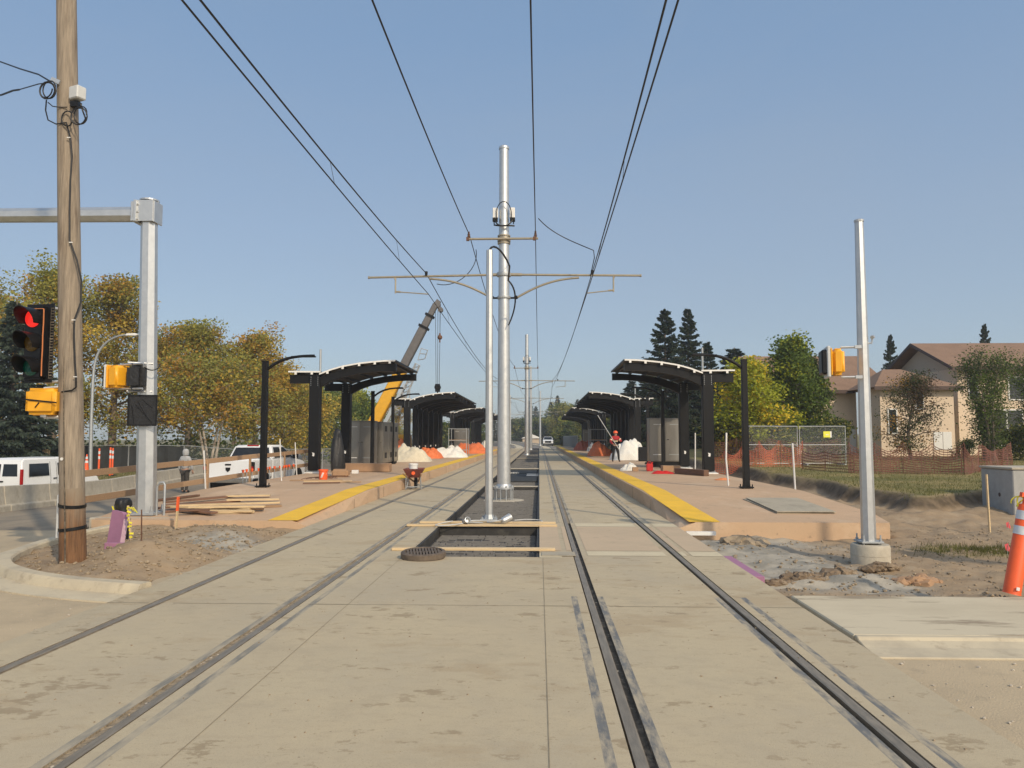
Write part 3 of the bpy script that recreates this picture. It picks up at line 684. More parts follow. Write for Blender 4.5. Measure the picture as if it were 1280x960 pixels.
# ------------------------------------------------------------------ overhead line masts
MX = -1.08; BASEZ = -.195
def ocs(label, Y, X=MX, fittings=True, full=True, dz=0.0):
    t = thing('line_mast', label, 'mast', (X, Y, BASEZ+dz), group='galvanised overhead line masts')
    zb = .40
    mb = MB(); mb.lathe([(.62, -.3), (.64, .0), (.63, .035), (.60, .05), (0.0, .05)], 32, caps=False); mb.build('footing', MT['concrete'], t, smooth=35)
    mb = MB(); mb.cyl((0, 0, zb+.03), (0, 0, 10.95), .205, .145, 20); mb.lathe([(.16, 10.95), (.165, 10.98), (.155, 11.03), (.10, 11.07), (0.0, 11.08)], 20, caps=False)
    mb.build('pole', MT['galv'], t, smooth=40)
    mb = MB(); mb.cyl((0, 0, zb-.02), (0, 0, zb+.03), .31, n=24); mb.lathe([(.26, zb+.03), (.215, zb+.13)], 20, caps=False); mb.build('base_flange', MT['galv'], t, smooth=40)
    if full:
        for k in range(10):
            a = 2*math.pi*k/10; mb = MB(); x, y = .27*math.cos(a), .27*math.sin(a)
            mb.cyl((x, y, .04), (x, y, zb+.09), .017, n=8); mb.cyl((x, y, zb+.03), (x, y, zb+.065), .034, n=6); mb.cyl((x, y, zb-.06), (x, y, zb-.025), .034, n=6)
            mb.build('anchor_bolt', MT['galv_matt'], t)
    z1 = 6.74-BASEZ; z2 = 7.86-BASEZ; z0 = 6.05-BASEZ
    for s in (-1, 1):
        mb = MB(); mb.cyl((s*.20, 0, z1+.04), (s*4.22, 0, z1-.02), .036, .034, 10); mb.cyl((s*.16, 0, z1+.04), (s*.55, 0, z1+.035), .05, .05, 10); mb.cyl((s*4.2, 0, z1-.02), (s*4.24, 0, z1-.02), .045, n=10); a = mb.build('cross_arm', MT['bronze'], t, smooth=40)
        mb = MB(); mb.tube(bez((s*.42, 0, z0+.02), (s*1.1, 0, z0+.42), (s*1.6, 0, z0+.58), (s*2.32, 0, z1-.07), 12), .034, 8); mb.build('brace', MT['bronze'], t, smooth=60)
        mb = MB(); mb.cyl((s*.19, 0, z0), (s*.34, 0, z0), .03, n=8); mb.cyl((s*.33, 0, z0), (s*.42, 0, z0+.03), .06, .055, n=10); mb.build('brace_insulator', MT['black'], t, smooth=40)
        wx = (-3.5 if s < 0 else 1.65) - MX
        mb = MB(); mb.box((wx, 0, z1+.05), (.07, .10, .07)); mb.cyl((wx, 0, z1+.08), (wx, 0, z1+.16), .045, n=10); mb.build('wire_clamp', MT['black'], t, smooth=40)
        sx = s*3.38; mb = MB(); mb.cyl((sx, 0, z1-.02), (sx, 0, z1-.52), .024, n=8); mb.cyl((sx+s*.05, 0, z1-.02), (sx, 0, z1-.12), .02, n=6); mb.build('drop_bracket', MT['bronze'], t)
        cx = (-3.42 if s < 0 else 1.48) - MX
        mb = MB(); mb.cyl((sx, 0, z1-.47), (cx, 0, z1-.555), .018, n=8); mb.cyl((sx, 0, z1-.47), (sx-s*.16, 0, z1-.48), .03, n=8); mb.build('steady_arm', MT['bronze'], t)
    mb = MB(); mb.lathe([(.215, z1-.02), (.22, z1-.0), (.22, z1+.08), (.215, z1+.1)], 20); mb.build('collar', MT['galv_matt'], t, smooth=40)
    mb = MB(); mb.lathe([(.205, z0-.03), (.21, z0-.02), (.21, z0+.04), (.205, z0+.05)], 20); mb.build('collar', MT['galv_matt'], t, smooth=40)
    if fittings:
        mb = MB(); mb.cyl((-1.12, -.2, z2), (1.06, -.2, z2), .036, n=10); mb.lathe([(.20, z2-.06), (.205, z2-.05), (.205, z2+.07), (.20, z2+.08)], 20)
        for zz in (z2-.10, z2+.13): mb.lathe([(.195, zz-.02), (.2, zz-.02), (.2, zz+.02), (.195, zz+.02)], 20)
        mb.build('feeder_arm', MT['bronze'], t, smooth=40)
        for x in (-1.08, .98):
            mb = MB(); mb.lathe([(.03, 0), (.05, .02), (.03, .04), (.055, .06), (.03, .09), (.05, .11), (.03, .13), (.03, .2)], 12, (x, -.2, z2+.03)); mb.box((x-.03, -.2, z2), (.09, .09, .11)); mb.build('insulator', MT['rust'], t, smooth=50)
        for s in (-1, 1):
            mb = MB(); mb.box((s*.26, -.12, z2+.83), (.17, .12, .32)); b = mb.build('antenna_box', MT['white_metal'], t, bevel=.015)
            mb = MB(); mb.box((s*.27, -.1, z2+.62), (.16, .14, .10)); mb.cyl((s*.3, -.12, z2+.62), (s*.3, -.12, z2+.48), .02, n=8); mb.build('bracket', MT['black'], b, bevel=.01)
        mb = MB(); lp = bez((-.2, -.2, z2+.55), (-.34, -.32, z2+1.3), (.30, -.32, z2+1.36), (.24, -.2, z2+.6), 16); mb.tube(lp, .014, 6)
        mb.tube(bez((-.26, -.22, z2+.55), (-.16, -.36, z2+.30), (.14, -.36, z2+.30), (.28, -.22, z2+.58), 12), .022, 6)
        mb.tube(bez((-.3, -.15, z2+.45), (-.1, -.3, z2+.36), (.1, -.3, z2+.40), (.33, -.2, z2+.40), 12), .026, 6); mb.build('cable_loop', MT['cable'], t, smooth=60)
    return t
ocs('tall galvanised line mast with twin white boxes nearest the camera in the trough', 23.5)
m2 = ocs('slim second line mast rising behind the tall mast from the trough', 67.7, fittings=True, full=False)
ocs('third line mast just beyond the second at the platform end', 98, fittings=False, full=False)
mp = ocs('far line mast beside the white truck on the track', 150, X=.2, fittings=False, full=False)
for i, (x, y) in enumerate(((-6.2, 165), (-9.6, 205), (-14.5, 255))):
    dup(mp, (x, y, BASEZ-.0), .12+.1*i, label=('line mast where the track starts to bend away', 'line mast half way round the far bend', 'line mast at the far end of the bend under the trees')[i])
# thin mast in front with its cable
t = thing('signal_mast', 'thin bare grey mast standing in front of the tall mast', 'mast', (-1.10, 16.9, -.10))
mb = MB(); mb.cyl((0, 0, .08), (0, 0, 6.02), .088, .074, 8); mb.build('pole', MT['galv'], t)
mb = MB(); mb.box((0, 0, .06), (.36, .36, .03)); mb.lathe([(.13, .075), (.09, .17)], 8, caps=False)
for a, b in ((-1, -1), (1, -1), (1, 1), (-1, 1)): mb.cyl((a*.14, b*.14, -.05), (a*.14, b*.14, .13), .014, n=6); mb.cyl((a*.14, b*.14, .075), (a*.14, b*.14, .105), .027, n=6)
mb.build('base_flange', MT['galv_matt'], t); mb = MB(); mb.box((0, 0, -.13), (.5, .5, .26)); mb.build('footing', MT['concrete'], t)
mb = MB(); mb.tube(bez((-1.10, 16.9, 5.92), (-1.0, 16.9, 6.2), (-.62, 17.5, 5.9), (-.73, 23.1, 6.3), 10) [:8]+bez((-.83, 20.6, 6.0), (-.66, 22.4, 6.15), (-.62, 23.2, 5.8), (-.93, 23.2, 5.15), 12), .024, 6)
tag(mb.build('slack_cable', MT['cable'], smooth=60), 'slack black cable hanging from the thin mast top to the tall mast', 'cable', kind='thing')
# two shiny cans on the boards
for p, rz, lb in ((V((-1.45, 15.25, .10)), .6, 'dented shiny can lying on the boards under the thin mast, trough side'), (V((-.66, 15.30, .13)), 2.3, 'larger shiny can on the boards beside the white trough cable')):
    k = .72 if p.x < -1 else .9
    t = thing('metal_can', lb, 'can', p, rz); mb = MB()
    mb.lathe([(.0, -.12*k), (.05*k, -.12*k), (.075*k, -.09*k), (.082*k, .05*k), (.09*k, .12*k), (.075*k, .125*k), (.06*k, .02*k), (0, .0)], 18, caps=False, rot=(R(72), 0, 0)); mb.build('shell', MT['galv'], t, smooth=40)
    mb = MB(); mb.tube(bez((0, .1, 0), (.12, .25, -.05), (.3, .3, -.07), (.45, .1, -.07), 8), .012, 6); mb.build('lead', MT['grey_plastic'], t)
mb = MB(); mb.tube(bez((-1.5, 15.2, .06), (-1.9, 14.6, .05), (-2.3, 14.9, .03), (-1.75, 15.6, .06), 14), .010, 5); mb.tube(bez((-.5, 15.6, .08), (-.1, 16.3, .05), (.1, 16.0, .03), (.05, 15.7, .05), 12), .010, 5)
mb.tube(bez((-1.4, 15.55, .07), (-1.1, 15.7, .08), (-.9, 15.5, .07), (-.6, 15.6, .08), 10), .012, 5)
tag(mb.build('loose_cable', MT['grey_plastic'], smooth=60), 'thin pale loose cable looping over the boards and trough edge', 'cable', kind='thing')

# ------------------------------------------------------------------ overhead wires
YP = [-20.5, 23.5, 67.7, 112, 156, 200]
def wire(name, label, x, z, s, r, xs=None, cat='wire', yend=156, droppers=None):
    mb = MB(); pts = []
    for k, (a, b) in enumerate(zip(YP, YP[1:])):
        if b > yend: break
        xa, xb = (xs[k], xs[k+1]) if xs else (x, x)
        seg = sag((xa, a, z), (xb, b, z), s, 26); pts += seg if not pts else seg[1:]
    mb.tube(pts, r, 5); o = mb.build(name, MT['wire'], smooth=60)
    return tag(o, label, cat, 'overhead wires above the tracks', 'thing')
XM, XC = [.75, 1.65, 1.2, 1.5, 1.3, 1.4], [1.12, 1.48, 1.15, 1.4, 1.25, 1.35]
m_l = wire('overhead_wire', 'upper carrier wire over the track beside the lumber platform', -3.5, 6.84, .62, .014)
c_l = wire('overhead_wire', 'lower contact wire over the track beside the lumber platform', -3.42, 6.18, .26, .012)
m_r = wire('overhead_wire', 'upper carrier wire over the track beside the plywood platform', 1.42, 6.84, .62, .014, XM)
c_r = wire('overhead_wire', 'lower contact wire over the track beside the plywood platform', 1.28, 6.18, .26, .012, XC)
wire('feeder_wire', 'feeder wire on the insulator over the wheelbarrow side of the mast', MX-1.08, 8.05, .72, .014)
wire('feeder_wire', 'feeder wire on the insulator over the plywood side of the mast', MX+.98, 8.05, .72, .014)
for root, cw, sx in ((m_l, c_l, None), (m_r, c_r, (XM, XC))):
    for y in (-8, 1.5, 12.5, 18.5, 29, 36, 45, 54, 61, 75, 90, 104):
        a, b = [(p, q) for p, q in zip(YP, YP[1:]) if p <= y <= q][0]; tt = (y-a)/(b-a); q = 4*tt*(1-tt); k = YP.index(a); sx_ = (-3.5, -3.42) if sx is None else tuple(l[k]+(l[k+1]-l[k])*tt for l in sx)
        mb = MB(); mb.cyl((sx_[0], y, 6.84-.62*q), (sx_[1], y, 6.18-.26*q), .004, n=4); mb.build('dropper', MT['wire'], root)
def cable(pts, r, label, name='jumper_cable'):
    mb = MB(); mb.tube(pts, r, 6); return tag(mb.build(name, MT['cable'], smooth=60), label, 'cable', kind='thing')
cable(bez(at(595, 312, 24.5), at(600, 335, 24.2), at(572, 362, 24), at(546, 355, 24), 14), .013, 'thin jumper cable looping from the feeder wire to the wheelbarrow side carrier wire')
cable(bez(at(673, 273, 22.5), at(690, 293, 22.8), at(716, 302, 23), at(742, 313, 22.6), 10)+[at(743, 322, 22.7), at(738, 345, 23.2)], .014, 'jumper cable from the feeder wire to the plywood side carrier wire')
# ------------------------------------------------------------------ canopies
def arc(n=10):
    "roof line from the tip (x=0) back to the columns (x=3.0), height over the platform"
    K = [(0, 4.49), (.5, 4.475), (.82, 4.45), (1.45, 4.385), (2.11, 4.27), (2.6, 4.13), (3.05, 3.96)]
    return K
def canopy(s, loc, L, frames, label, walls=(), duct=True):
    "s=+1: tip at local x=0 and columns towards +x; s=-1 the mirror image"
    t = thing('platform_canopy', label, 'canopy', loc, group='black platform canopies')
    K = arc(); FL = [(3.0, 4.05), (4.30, 4.06)]
    def fx(poly): return [(s*a, b) for a, b in poly]
    # roof skins
    def skin(P, th): return [(a, b) for a, b in P] + [(a, b-th) for a, b in reversed(P)]
    mb = MB(); mb.prism(fx(skin(K, .035)), -.22, L+.22, 'y'); mb.build('roof', MT['dark_under'], t, smooth=20)
    mb = MB(); mb.prism(fx(skin(FL, .035)), -.22, L+.22, 'y'); mb.build('rear_roof', MT['dark_under'], t)
    for ya, yb in ((-.245, -.222), (L+.222, L+.245)):
        for Q in (K, FL): mb = MB(); mb.prism(fx(skin([(a, b+.012) for a, b in Q], .06)), ya, yb, 'y'); mb.build('roof_edge', MT['white_metal'], t)
    mb = MB(); mb.prism(fx([(-.01, 4.50), (-.03, 4.50), (-.03, 4.42), (-.01, 4.42)]), -.2, L+.2, 'y'); mb.build('gutter_edge', MT['black'], t)
    # purlins, whose pale ends show under the roof edge
    pp = []
    for (xa, za), (xb, zb) in zip(K, K[1:]): pass
    for x in (.22, .82, 1.45, 2.11, 2.72, 3.35, 4.0):
        if x < 3.0:
            z = [za+(zb-za)*(x-xa)/(xb-xa) for (xa, za), (xb, zb) in zip(K, K[1:]) if xa <= x <= xb][0]
        else: z = 4.055
        mb = MB(); mb.bx(s*x-.04, s*x+.04, -.225, L+.225, z-.125, z-.037); pu = mb.build('purlin', MT['black'], t)
        for ya, yb in ((-.25, -.226), (L+.226, L+.25)): mb = MB(); mb.bx(s*x-.045, s*x+.045, ya, yb, z-.13, z-.037); mb.build('purlin_cap', MT['white_metal'], pu)
    # curved beams and columns
    for y in frames:
        top = [(a, b-.127) for a, b in K]; bot = [(0, 4.05), (.5, 4.055), (.82, 4.04), (1.45, 3.97), (2.11, 3.83), (2.6, 3.66), (3.05, 3.42)]
        mb = MB(); mb.prism(fx(top + list(reversed(bot))), y-.10, y+.10, 'y'); mb.build('arched_beam', MT['black'], t, smooth=20)
        mb = MB(); mb.prism(fx([(3.46, 3.925), (4.28, 3.925), (4.28, 3.58), (3.46, 3.58)]), y-.09, y+.09, 'y'); mb.build('rear_beam', MT['black'], t, bevel=.01)
        mb = MB(); mb.bx(s*3.25-.21, s*3.25+.21, y-.19, y+.19, .10, 3.93); c = mb.build('column', MT['black'], t, bevel=.02)
        mb = MB(); mb.bx(s*3.25-.26, s*3.25+.26, y-.24, y+.24, .045, .075)
        for a in (-.21, .21):
            for b in (-.19, .19): mb.cyl((s*3.25+a, y+b, 0), (s*3.25+a, y+b, .13), .016, n=6)
        mb.build('base_plate', MT['galv_matt'], c)
        mb = MB()
        for a in (-.14, .14):
            for z in (3.5, 3.58, 3.66, 3.74, 3.82): mb.cyl((s*3.25+a, y-.192, z), (s*3.25+a, y-.205, z), .014, n=6)
        mb.build('bolt', MT['galv'], c)
        mb = MB(); mb.prism([(s*3.25-.05, .82), (s*3.25+.05, .80), (s*3.25+.055, .72), (s*3.25+.03, .66), (s*3.25-.04, .69), (s*3.25-.02, .76)], y-.196, y-.1915, 'y'); mb.build('label_patch', MT['white_metal'], c)
        mb = MB(); mb.bx(s*3.25-.32, s*3.25+.32, y-.3, y+.3, .002, .045); mb.build('shim', MT['foam_edge'] if False else MT['white_metal'], c)
    if duct:
        mb = MB(); mb.cyl((s*3.12, .15, 3.9), (s*3.12, .15, 4.98), .045, n=8); mb.build('conduit', MT['galv_matt'], t)
    for x0, y0, y1, z0, z1, m in walls:
        mb = MB(); mb.bx(s*x0-.03, s*x0+.03, y0, y1, z0, z1); p = mb.build('wall_panel', MT[m], t, bevel=.01)
        mb = MB(); mb.bx(s*x0-.05, s*x0+.05, y0-.03, y0+.03, .05, z1+.1); mb.bx(s*x0-.05, s*x0+.05, y1-.03, y1+.03, .05, z1+.1); mb.build('panel_post', MT['galv_matt'], p)
    return t
XR, XL = 3.37, -5.72
def xcol(s): return (XR if s > 0 else XL) + s*3.25
FR1 = [0, 5.0]
FR2 = [0, 3.6, 5.6, 8.6, 11.6, 14.6, 17.4]
W2 = [(3.5, 4.0, 8.4, .2, 3.4, 'black_plastic'), (3.5, 9.0, 14.0, .2, 3.2, 'black_plastic')]
names = ['two column canopy sheltering a steel cabinet', 'long canopy of many columns', 'third canopy in its row down the platform', 'farthest canopy of its row at the platform end']
sides = {1: 'on the plywood platform', -1: 'on the lumber platform'}
for s, x0 in ((1, XR), (-1, XL)):
    canopy(s, (x0, 30.5, .33), 5.0, FR1, f'black arched {names[0]} {sides[s]}')
    c2 = canopy(s, (x0, 52.0, .33), 17.4, FR2, f'black arched {names[1]} {sides[s]}', W2)
    dup(c2, (x0, 79.0, .33), label=f'black arched {names[2]} {sides[s]}', scale=(1, 1.05, 1))
    dup(c2, (x0, 103.5, .33), label=f'black arched {names[3]} {sides[s]}', scale=(1, .75, 1))

# ------------------------------------------------------------------ platform lamp posts
def lamp(s, loc, label, h=3.58):
    t = thing('lamp_post', label, 'lamp post', loc, group='black platform lamp posts')
    mb = MB(); mb.bar((0, 0, .05), (0, 0, h), .17, .17, (0, 1, 0), w1=.15, h1=.15); mb.build('post', MT['black'], t, bevel=.01)
    mb = MB(); mb.box((0, 0, .035), (.34, .34, .03))
    for a in (-.13, .13):
        for b in (-.13, .13): mb.cyl((a, b, 0), (a, b, .12), .016, n=6)
    mb.build('base_plate', MT['black'], t)
    mb = MB(); P = bez((-s*.06, 0, h-.22), (-s*.42, 0, h+.10), (-s*.8, 0, h+.17), (-s*1.42, 0, h+.17), 14)
    mb.tube(P, [.045]*8+[.04]*7, 8); a = mb.build('arm', MT['black'], t, smooth=50)
    mb = MB(); mb.bx(*sorted((-s*.75, -s*1.45)), -.06, .06, h+.125, h+.165); mb.build('lamp_head', MT['black'], a, bevel=.01)
    mb = MB(); mb.box((0, 0, h+.01), (.165, .165, .03)); mb.build('post_cap', MT['black'], t)
    return t
LW = ['nearest its ramp beside the plywood sheets', 'hidden behind the steel cabinet', 'beyond the cabinet', 'halfway along the platform', 'towards the far end of the platform']
for s, xx, sd in ((1, 5.75, 'plywood platform'), (-1, -7.85, 'lumber platform')):
    ys_ = (21.7, 36.0, 41.0, 61, 84)
    for y, lw in zip(ys_, LW):
        if s < 0 and 'plywood' in lw: lw = 'nearest its ramp beside the lumber pile'
        lamp(s, (xx, y, .33), f'black lamp post {lw}, {sd}')

# ------------------------------------------------------------------ stainless cabinets
def cabinet(loc, w_, d_, h, label, s, doors=2, lift=.27, vents=False):
    t = thing('steel_cabinet', label, 'cabinet', loc, group='stainless steel equipment cabinets')
    mb = MB(); mb.bx(-w_/2, w_/2, 0, d_, lift, lift+h); mb.build('body', MT['stainless'], t, bevel=.012)
    mb = MB(); mb.bx(-w_/2-.02, w_/2+.02, -.03, d_+.02, lift+h, lift+h+.035); mb.build('top_lid', MT['stainless'], t, bevel=.008)
    mb = MB(); mb.bx(-w_/2+.05, w_/2-.05, .05, d_-.05, 0, lift); mb.build('plinth', MT['black'], t)
    dw = (w_-.02)/doors
    for i in range(doors):
        x = -w_/2+.01+dw*i; mb = MB(); mb.bx(x+.008, x+dw-.008, -.022, -.002, lift+.04, lift+h-.03); d = mb.build('door', MT['stainless'], t, bevel=.006)
        mb = MB(); hx = x+dw-.09 if i == 0 else x+.09; mb.cyl((hx, -.022, lift+h*.52), (hx, -.05, lift+h*.52), .02, n=8); mb.bx(hx-.012, hx+.06, -.055, -.042, lift+h*.51, lift+h*.525); mb.build('handle', MT['chrome'], d)
        mb = MB(); mb.bx(x+dw*.2, x+dw*.8, -.035, -.0225, lift+.32, lift+.35); mb.bx(x+dw*.25, x+dw*.8, -.035, -.0225, lift+h-.28, lift+h-.25); mb.build('louver', MT['white_metal'] if i == 0 else MT['galv_matt'], d)
    if vents:
        sx = w_/2 if s < 0 else -w_/2
        for k in range(vents):
            y0 = d_/vents*k+.03; y1 = d_/vents*(k+1)-.03; mb = MB(); mb.bx(*sorted((sx, sx-s*.02)), y0, y1, lift+.03, lift+h-.03); d = mb.build('side_door', MT['stainless'], t, bevel=.006)
            for zz in (lift+.25, lift+h-.45): mb = MB(); mb.bx(*sorted((sx-s*.02, sx-s*.028)), (y0+y1)/2-.25, (y0+y1)/2+.25, zz, zz+.28); mb.build('side_vent', MT['black'], d)
    return t
cabinet((6.08, 37.3, .33), 1.55, .8, 2.05, 'stainless steel cabinet behind the two column canopy of the plywood platform', 1, lift=.26)
cabinet((-8.72, 37.2, .33), 1.35, .8, 2.1, 'brushed steel double door cabinet behind the canopy of the lumber platform', -1, lift=.1)
cabinet((-8.50, 38.4, .33), 1.3, 4.2, 2.05, 'long steel cabinet with vented side doors, behind the lumber platform double cabinet', -1, doors=1, lift=.12, vents=3)
cabinet((6.0, 92.0, .33), 1.5, .8, 2.05, 'small distant steel cabinet under the third canopy of the plywood platform', 1)
cabinet((-8.2, 80.0, .33), 1.5, .8, 2.05, 'small distant steel cabinet under the third canopy of the lumber platform', -1)
# ------------------------------------------------------------------ utility pole with its cables
UP = gr(91, 703, -.02); UY = UP.y
ptopv = at(83, -10, UY); lean = (ptopv - V((UP.x, UP.y, 0)))
t = thing('utility_pole', 'weathered round wooden utility pole with dark base standing in the kerbed corner', 'pole', (UP.x, UP.y, -.12))
def pl(z): return V((lean.x*z/ptopv.z, 0, z+.12))
mb = MB(); mb.tube([pl(z) for z in (1.02, 2, 3, 4, 5, 6, 7, 8, 9.5, 10.6)], [.164, .160, .156, .151, .147, .143, .139, .135, .13, .125], 20); mb.build('shaft', MT['pole_wood'], t, smooth=60)
mb = MB(); mb.tube([pl(z) for z in (-.5, 0, .5, 1.02)], [.180, .176, .170, .1645], 20); mb.build('base', MT['pole_wood_base'], t, smooth=60)
for z0, z1 in ((.3, 3.6),):
    mb = MB(); mb.tube([pl(z)+V((.005*math.sin(z*7), -.176+.0045*z, 0)) for z in (-.05, .4, .9, 1.6, 2.4, 2.9)], [.010, .011, .010, .008, .006, .003], 6); mb.build('drying_crack', MT['groove'], t)
for z, r in ((.78, .176), (.46, .178)):
    mb = MB(); mb.lathe([(r, -.022), (r+.004, -.022), (r+.004, .022), (r, .022)], 24, pl(z), rot=(R(3), R(5 if z > .6 else -6), 0)); mb.build('strap', MT['black_plastic'], t)
mb = MB(); mb.box(pl(.62)+V((-.20, .04, 0)), (.07, .10, .62)); mb.build('side_box', MT['grey_plastic'], t, bevel=.012)
mb = MB(); mb.cyl(pl(1.44)+V((-.04, -.16, 0)), pl(1.44)+V((-.04, -.172, 0)), .022, n=10); mb.build('tag_disc', MT['white_metal'], t)
def onpole(px, py, out=.0): return at(px, py, UY-.155-out) - V((UP.x, UP.y, -.12))
cab = [(88, 172), (90, 195), (88, 225), (87, 260), (87, 300), (96, 325), (102, 352), (101, 378), (93, 400), (92.5, 420), (93.5, 450), (95, 471), (95, 484), (90, 488), (77, 490)]
mb = MB(); mb.tube([onpole(a, b, .0 if 74 < a < 98 else -.06) for a, b in cab], .012, 6); c = mb.build('riser_cable', MT['cable'], t, smooth=60)
for a, b in ((86, 172), (88.5, 303), (92, 400), (94, 471)):
    mb = MB(); mb.box(onpole(a, b, .01), (.05, .015, .012)); mb.build('cable_clip', MT['white_metal'], c)
mb = MB(); mb.box(onpole(97, 117, -.02), (.19, .15, .19), rot=R(-22)); b = mb.build('junction_box', MT['grey_plastic'], t, bevel=.015)
mb = MB(); mb.box(onpole(95, 131, -.04), (.12, .1, .08)); mb.build('bracket', MT['black_plastic'], b)
def coil(px, py, r, n, tilt, name='cable_coil'):
    c0 = onpole(px, py, .02); mb = MB(); pts = []; rg = random.Random(int(px))
    for i in range(n*16+1):
        a = 2*math.pi*i/16; q = r*(1+.12*math.sin(i*.37))
        pts.append(c0 + V((q*.85*math.cos(a), .03*math.sin(i*.21)-.02, q*math.sin(a))) + V((.02*math.sin(i*.11), 0, .02*math.cos(i*.13))))
    mb.tube(pts, .010, 5); return mb.build(name, MT['cable'], t, smooth=60)
coil(61, 114, .125, 3, 0); coil(100, 146, .125, 2, 0); coil(83, 150, .105, 1, 0)
mb = MB(); mb.tube([onpole(*p) for p in ((58, 125), (57, 138), (60, 150), (70, 155), (83, 153), (86, 165), (88, 172))], .010, 5)
mb.tube([onpole(*p) for p in ((60, 128), (66, 133), (74, 134), (84, 134))], .008, 5); mb.tube([onpole(*p) for p in ((101, 130), (104, 140), (107, 148))], .012, 5); mb.build('drop_cable', MT['cable'], t, smooth=60)
mb = MB(); mb.box(onpole(71, 102, -.03), (.14, .08, .06), rot=(0, R(25), 0)); mb.build('wire_bracket', MT['galv'], t)
# incoming spans
def off(px, py, Y): return at(px, py, Y)
mb = MB(); mb.tube([off(63, 102, UY-.1), off(48, 93, UY+.3), off(25, 86, UY+1.2), off(0, 77, UY+2.2), off(-160, 25, UY+9), off(0, 77, UY+2.2).lerp(off(-160, 25, UY+9), 5)], .013, 5)
tag(mb.build('service_cable', MT['cable'], smooth=60), 'upper black service cable running off from the wooden pole coil', 'cable', kind='thing')
mb = MB(); mb.tube([off(62, 103, UY-.1), off(48, 105, UY+.3), off(24, 112, UY+1.2)], .009, 5); P = [off(24, 112, UY+1.2).lerp(off(-160, 160, UY+9), k/40) for k in range(161)]
mb.tube([p + V((0, .0, .012*math.sin(k*1.6))) for k, p in enumerate(P)], .016, 5)
tag(mb.build('service_cable', MT['cable'], smooth=60), 'lower twisted service cable with spiral grip tied to the wooden pole', 'cable', kind='thing')

# ------------------------------------------------------------------ traffic signals
def ped_back(t, w_=.46, h=.42, d_=.24):
    "rounded housing seen from behind or the side; its face looks along +y"
    mb = MB(); mb.box((0, 0, 0), (w_, d_, h)); mb.build('housing', MT['yellow'], t, bevel=.05, seg=3, smooth=50)
    mb = MB(); mb.box((0, d_*.5+.012, 0), (w_+.02, .03, h+.02)); mb.build('door', MT['yellow'], t, bevel=.02)
    mb = MB(); mb.box((0, d_*.5+.09, 0), (w_*.94, .13, h*.92)); mb.build('visor', MT['black_plastic'], t, bevel=.02)
    return t
# three aspect head turned towards the side street
sp = at(47.5, 429, UY-.15)
t = thing('traffic_signal', 'black three lens traffic signal showing red beside the wooden pole', 'traffic light', sp, R(-9))
mb = MB(); mb.box((0, .03, 0), (.46, .012, 1.13)); mb.build('backplate', MT['black_plastic'], t, bevel=.004)
mb = MB(); mb.box((-.02, .0, 0), (.32, .16, 1.04)); mb.build('housing', MT['black_plastic'], t, bevel=.03, seg=2)
mb = MB()
mb.bx(.175, .178, .018, .03, -.5, .5)
for k in range(26): mb.box((.20, .022, -.5+k*.04), (.05, .006, .014))
mb.build('slot_strip', MT['groove'], t)
for z, m in ((.345, 'lens_red'), (0, 'lens_amber'), (-.345, 'lens_green')):
    mb = MB(); mb.lathe([(.0, .0), (.06, .018), (.11, .012), (.128, .0)], 24, (-.02, -.09, z), rot=(R(90), 0, 0), caps=False); l = mb.build('lens', MT[m], t, smooth=50)
    mb = MB(); n = 18; P = []
    for k in range(n+1):
        a = R(-35)+R(250)*k/n; ln = .07 + .19*(.5+.5*math.sin(a))
        for rr, yy in ((.140, -.08), (.142, -.09-ln)): P.append(V((-.02+rr*math.cos(a), yy, z+rr*math.sin(a))))
    Q = [V((-.02+(p.x+.02)*.955, p.y, z+(p.z-z)*.955)) for p in P]; m_ = len(P)
    F = [(2*k, 2*k+1, 2*k+3, 2*k+2) for k in range(n)] + [(m_+2*k, m_+2*k+2, m_+2*k+3, m_+2*k+1) for k in range(n)] + [(2*k+1, m_+2*k+1, m_+2*k+3, 2*k+3) for k in range(n)]
    mb.add(P+Q, F); mb.build('visor', MT['black_plastic'], l, smooth=50)
mb = MB()
for k in range(5): mb.bar((.165+.004*(k % 2), -.1, .47-k*.19), (.165+.004*((k+1) % 2), -.1, .47-(k+1)*.19), .016, .006)
mb.bar((-.14, -.1, .485), (.165, -.1, .475), .006, .008); mb.build('edge_tape', MT['tape_orange'], t)
mb = MB(); mb.cyl((.1, .05, .5), (.40, .22, .52), .022, n=8); mb.cyl((.1, .05, -.56), (.42, .2, -.52), .022, n=8); mb.build('bracket', MT['galv'], t)
t = thing('pedestrian_signal', 'yellow walk signal housing seen from behind, tied with black strap below the red light', 'walk signal', at(55, 502, UY-.16), R(6))
ped_back(t, .42, .37); mb = MB(); mb.bar((-.235, -.13, .03), (.235, -.13, -.02), .016, .02); mb.bar((-.05, -.13, -.09), (.0, -.13, -.02), .014, .012); mb.build('strap', MT['black_plastic'], t)
mb = MB(); mb.cyl((.0, .02, -.22), (.30, .12, -.21), .028, n=8); mb.cyl((0, .02, -.22), (0, .02, -.17), .05, n=10); mb.cyl((-.02, .02, .19), (.30, .1, .23), .02, n=8); mb.build('bracket', MT['galv'], t)
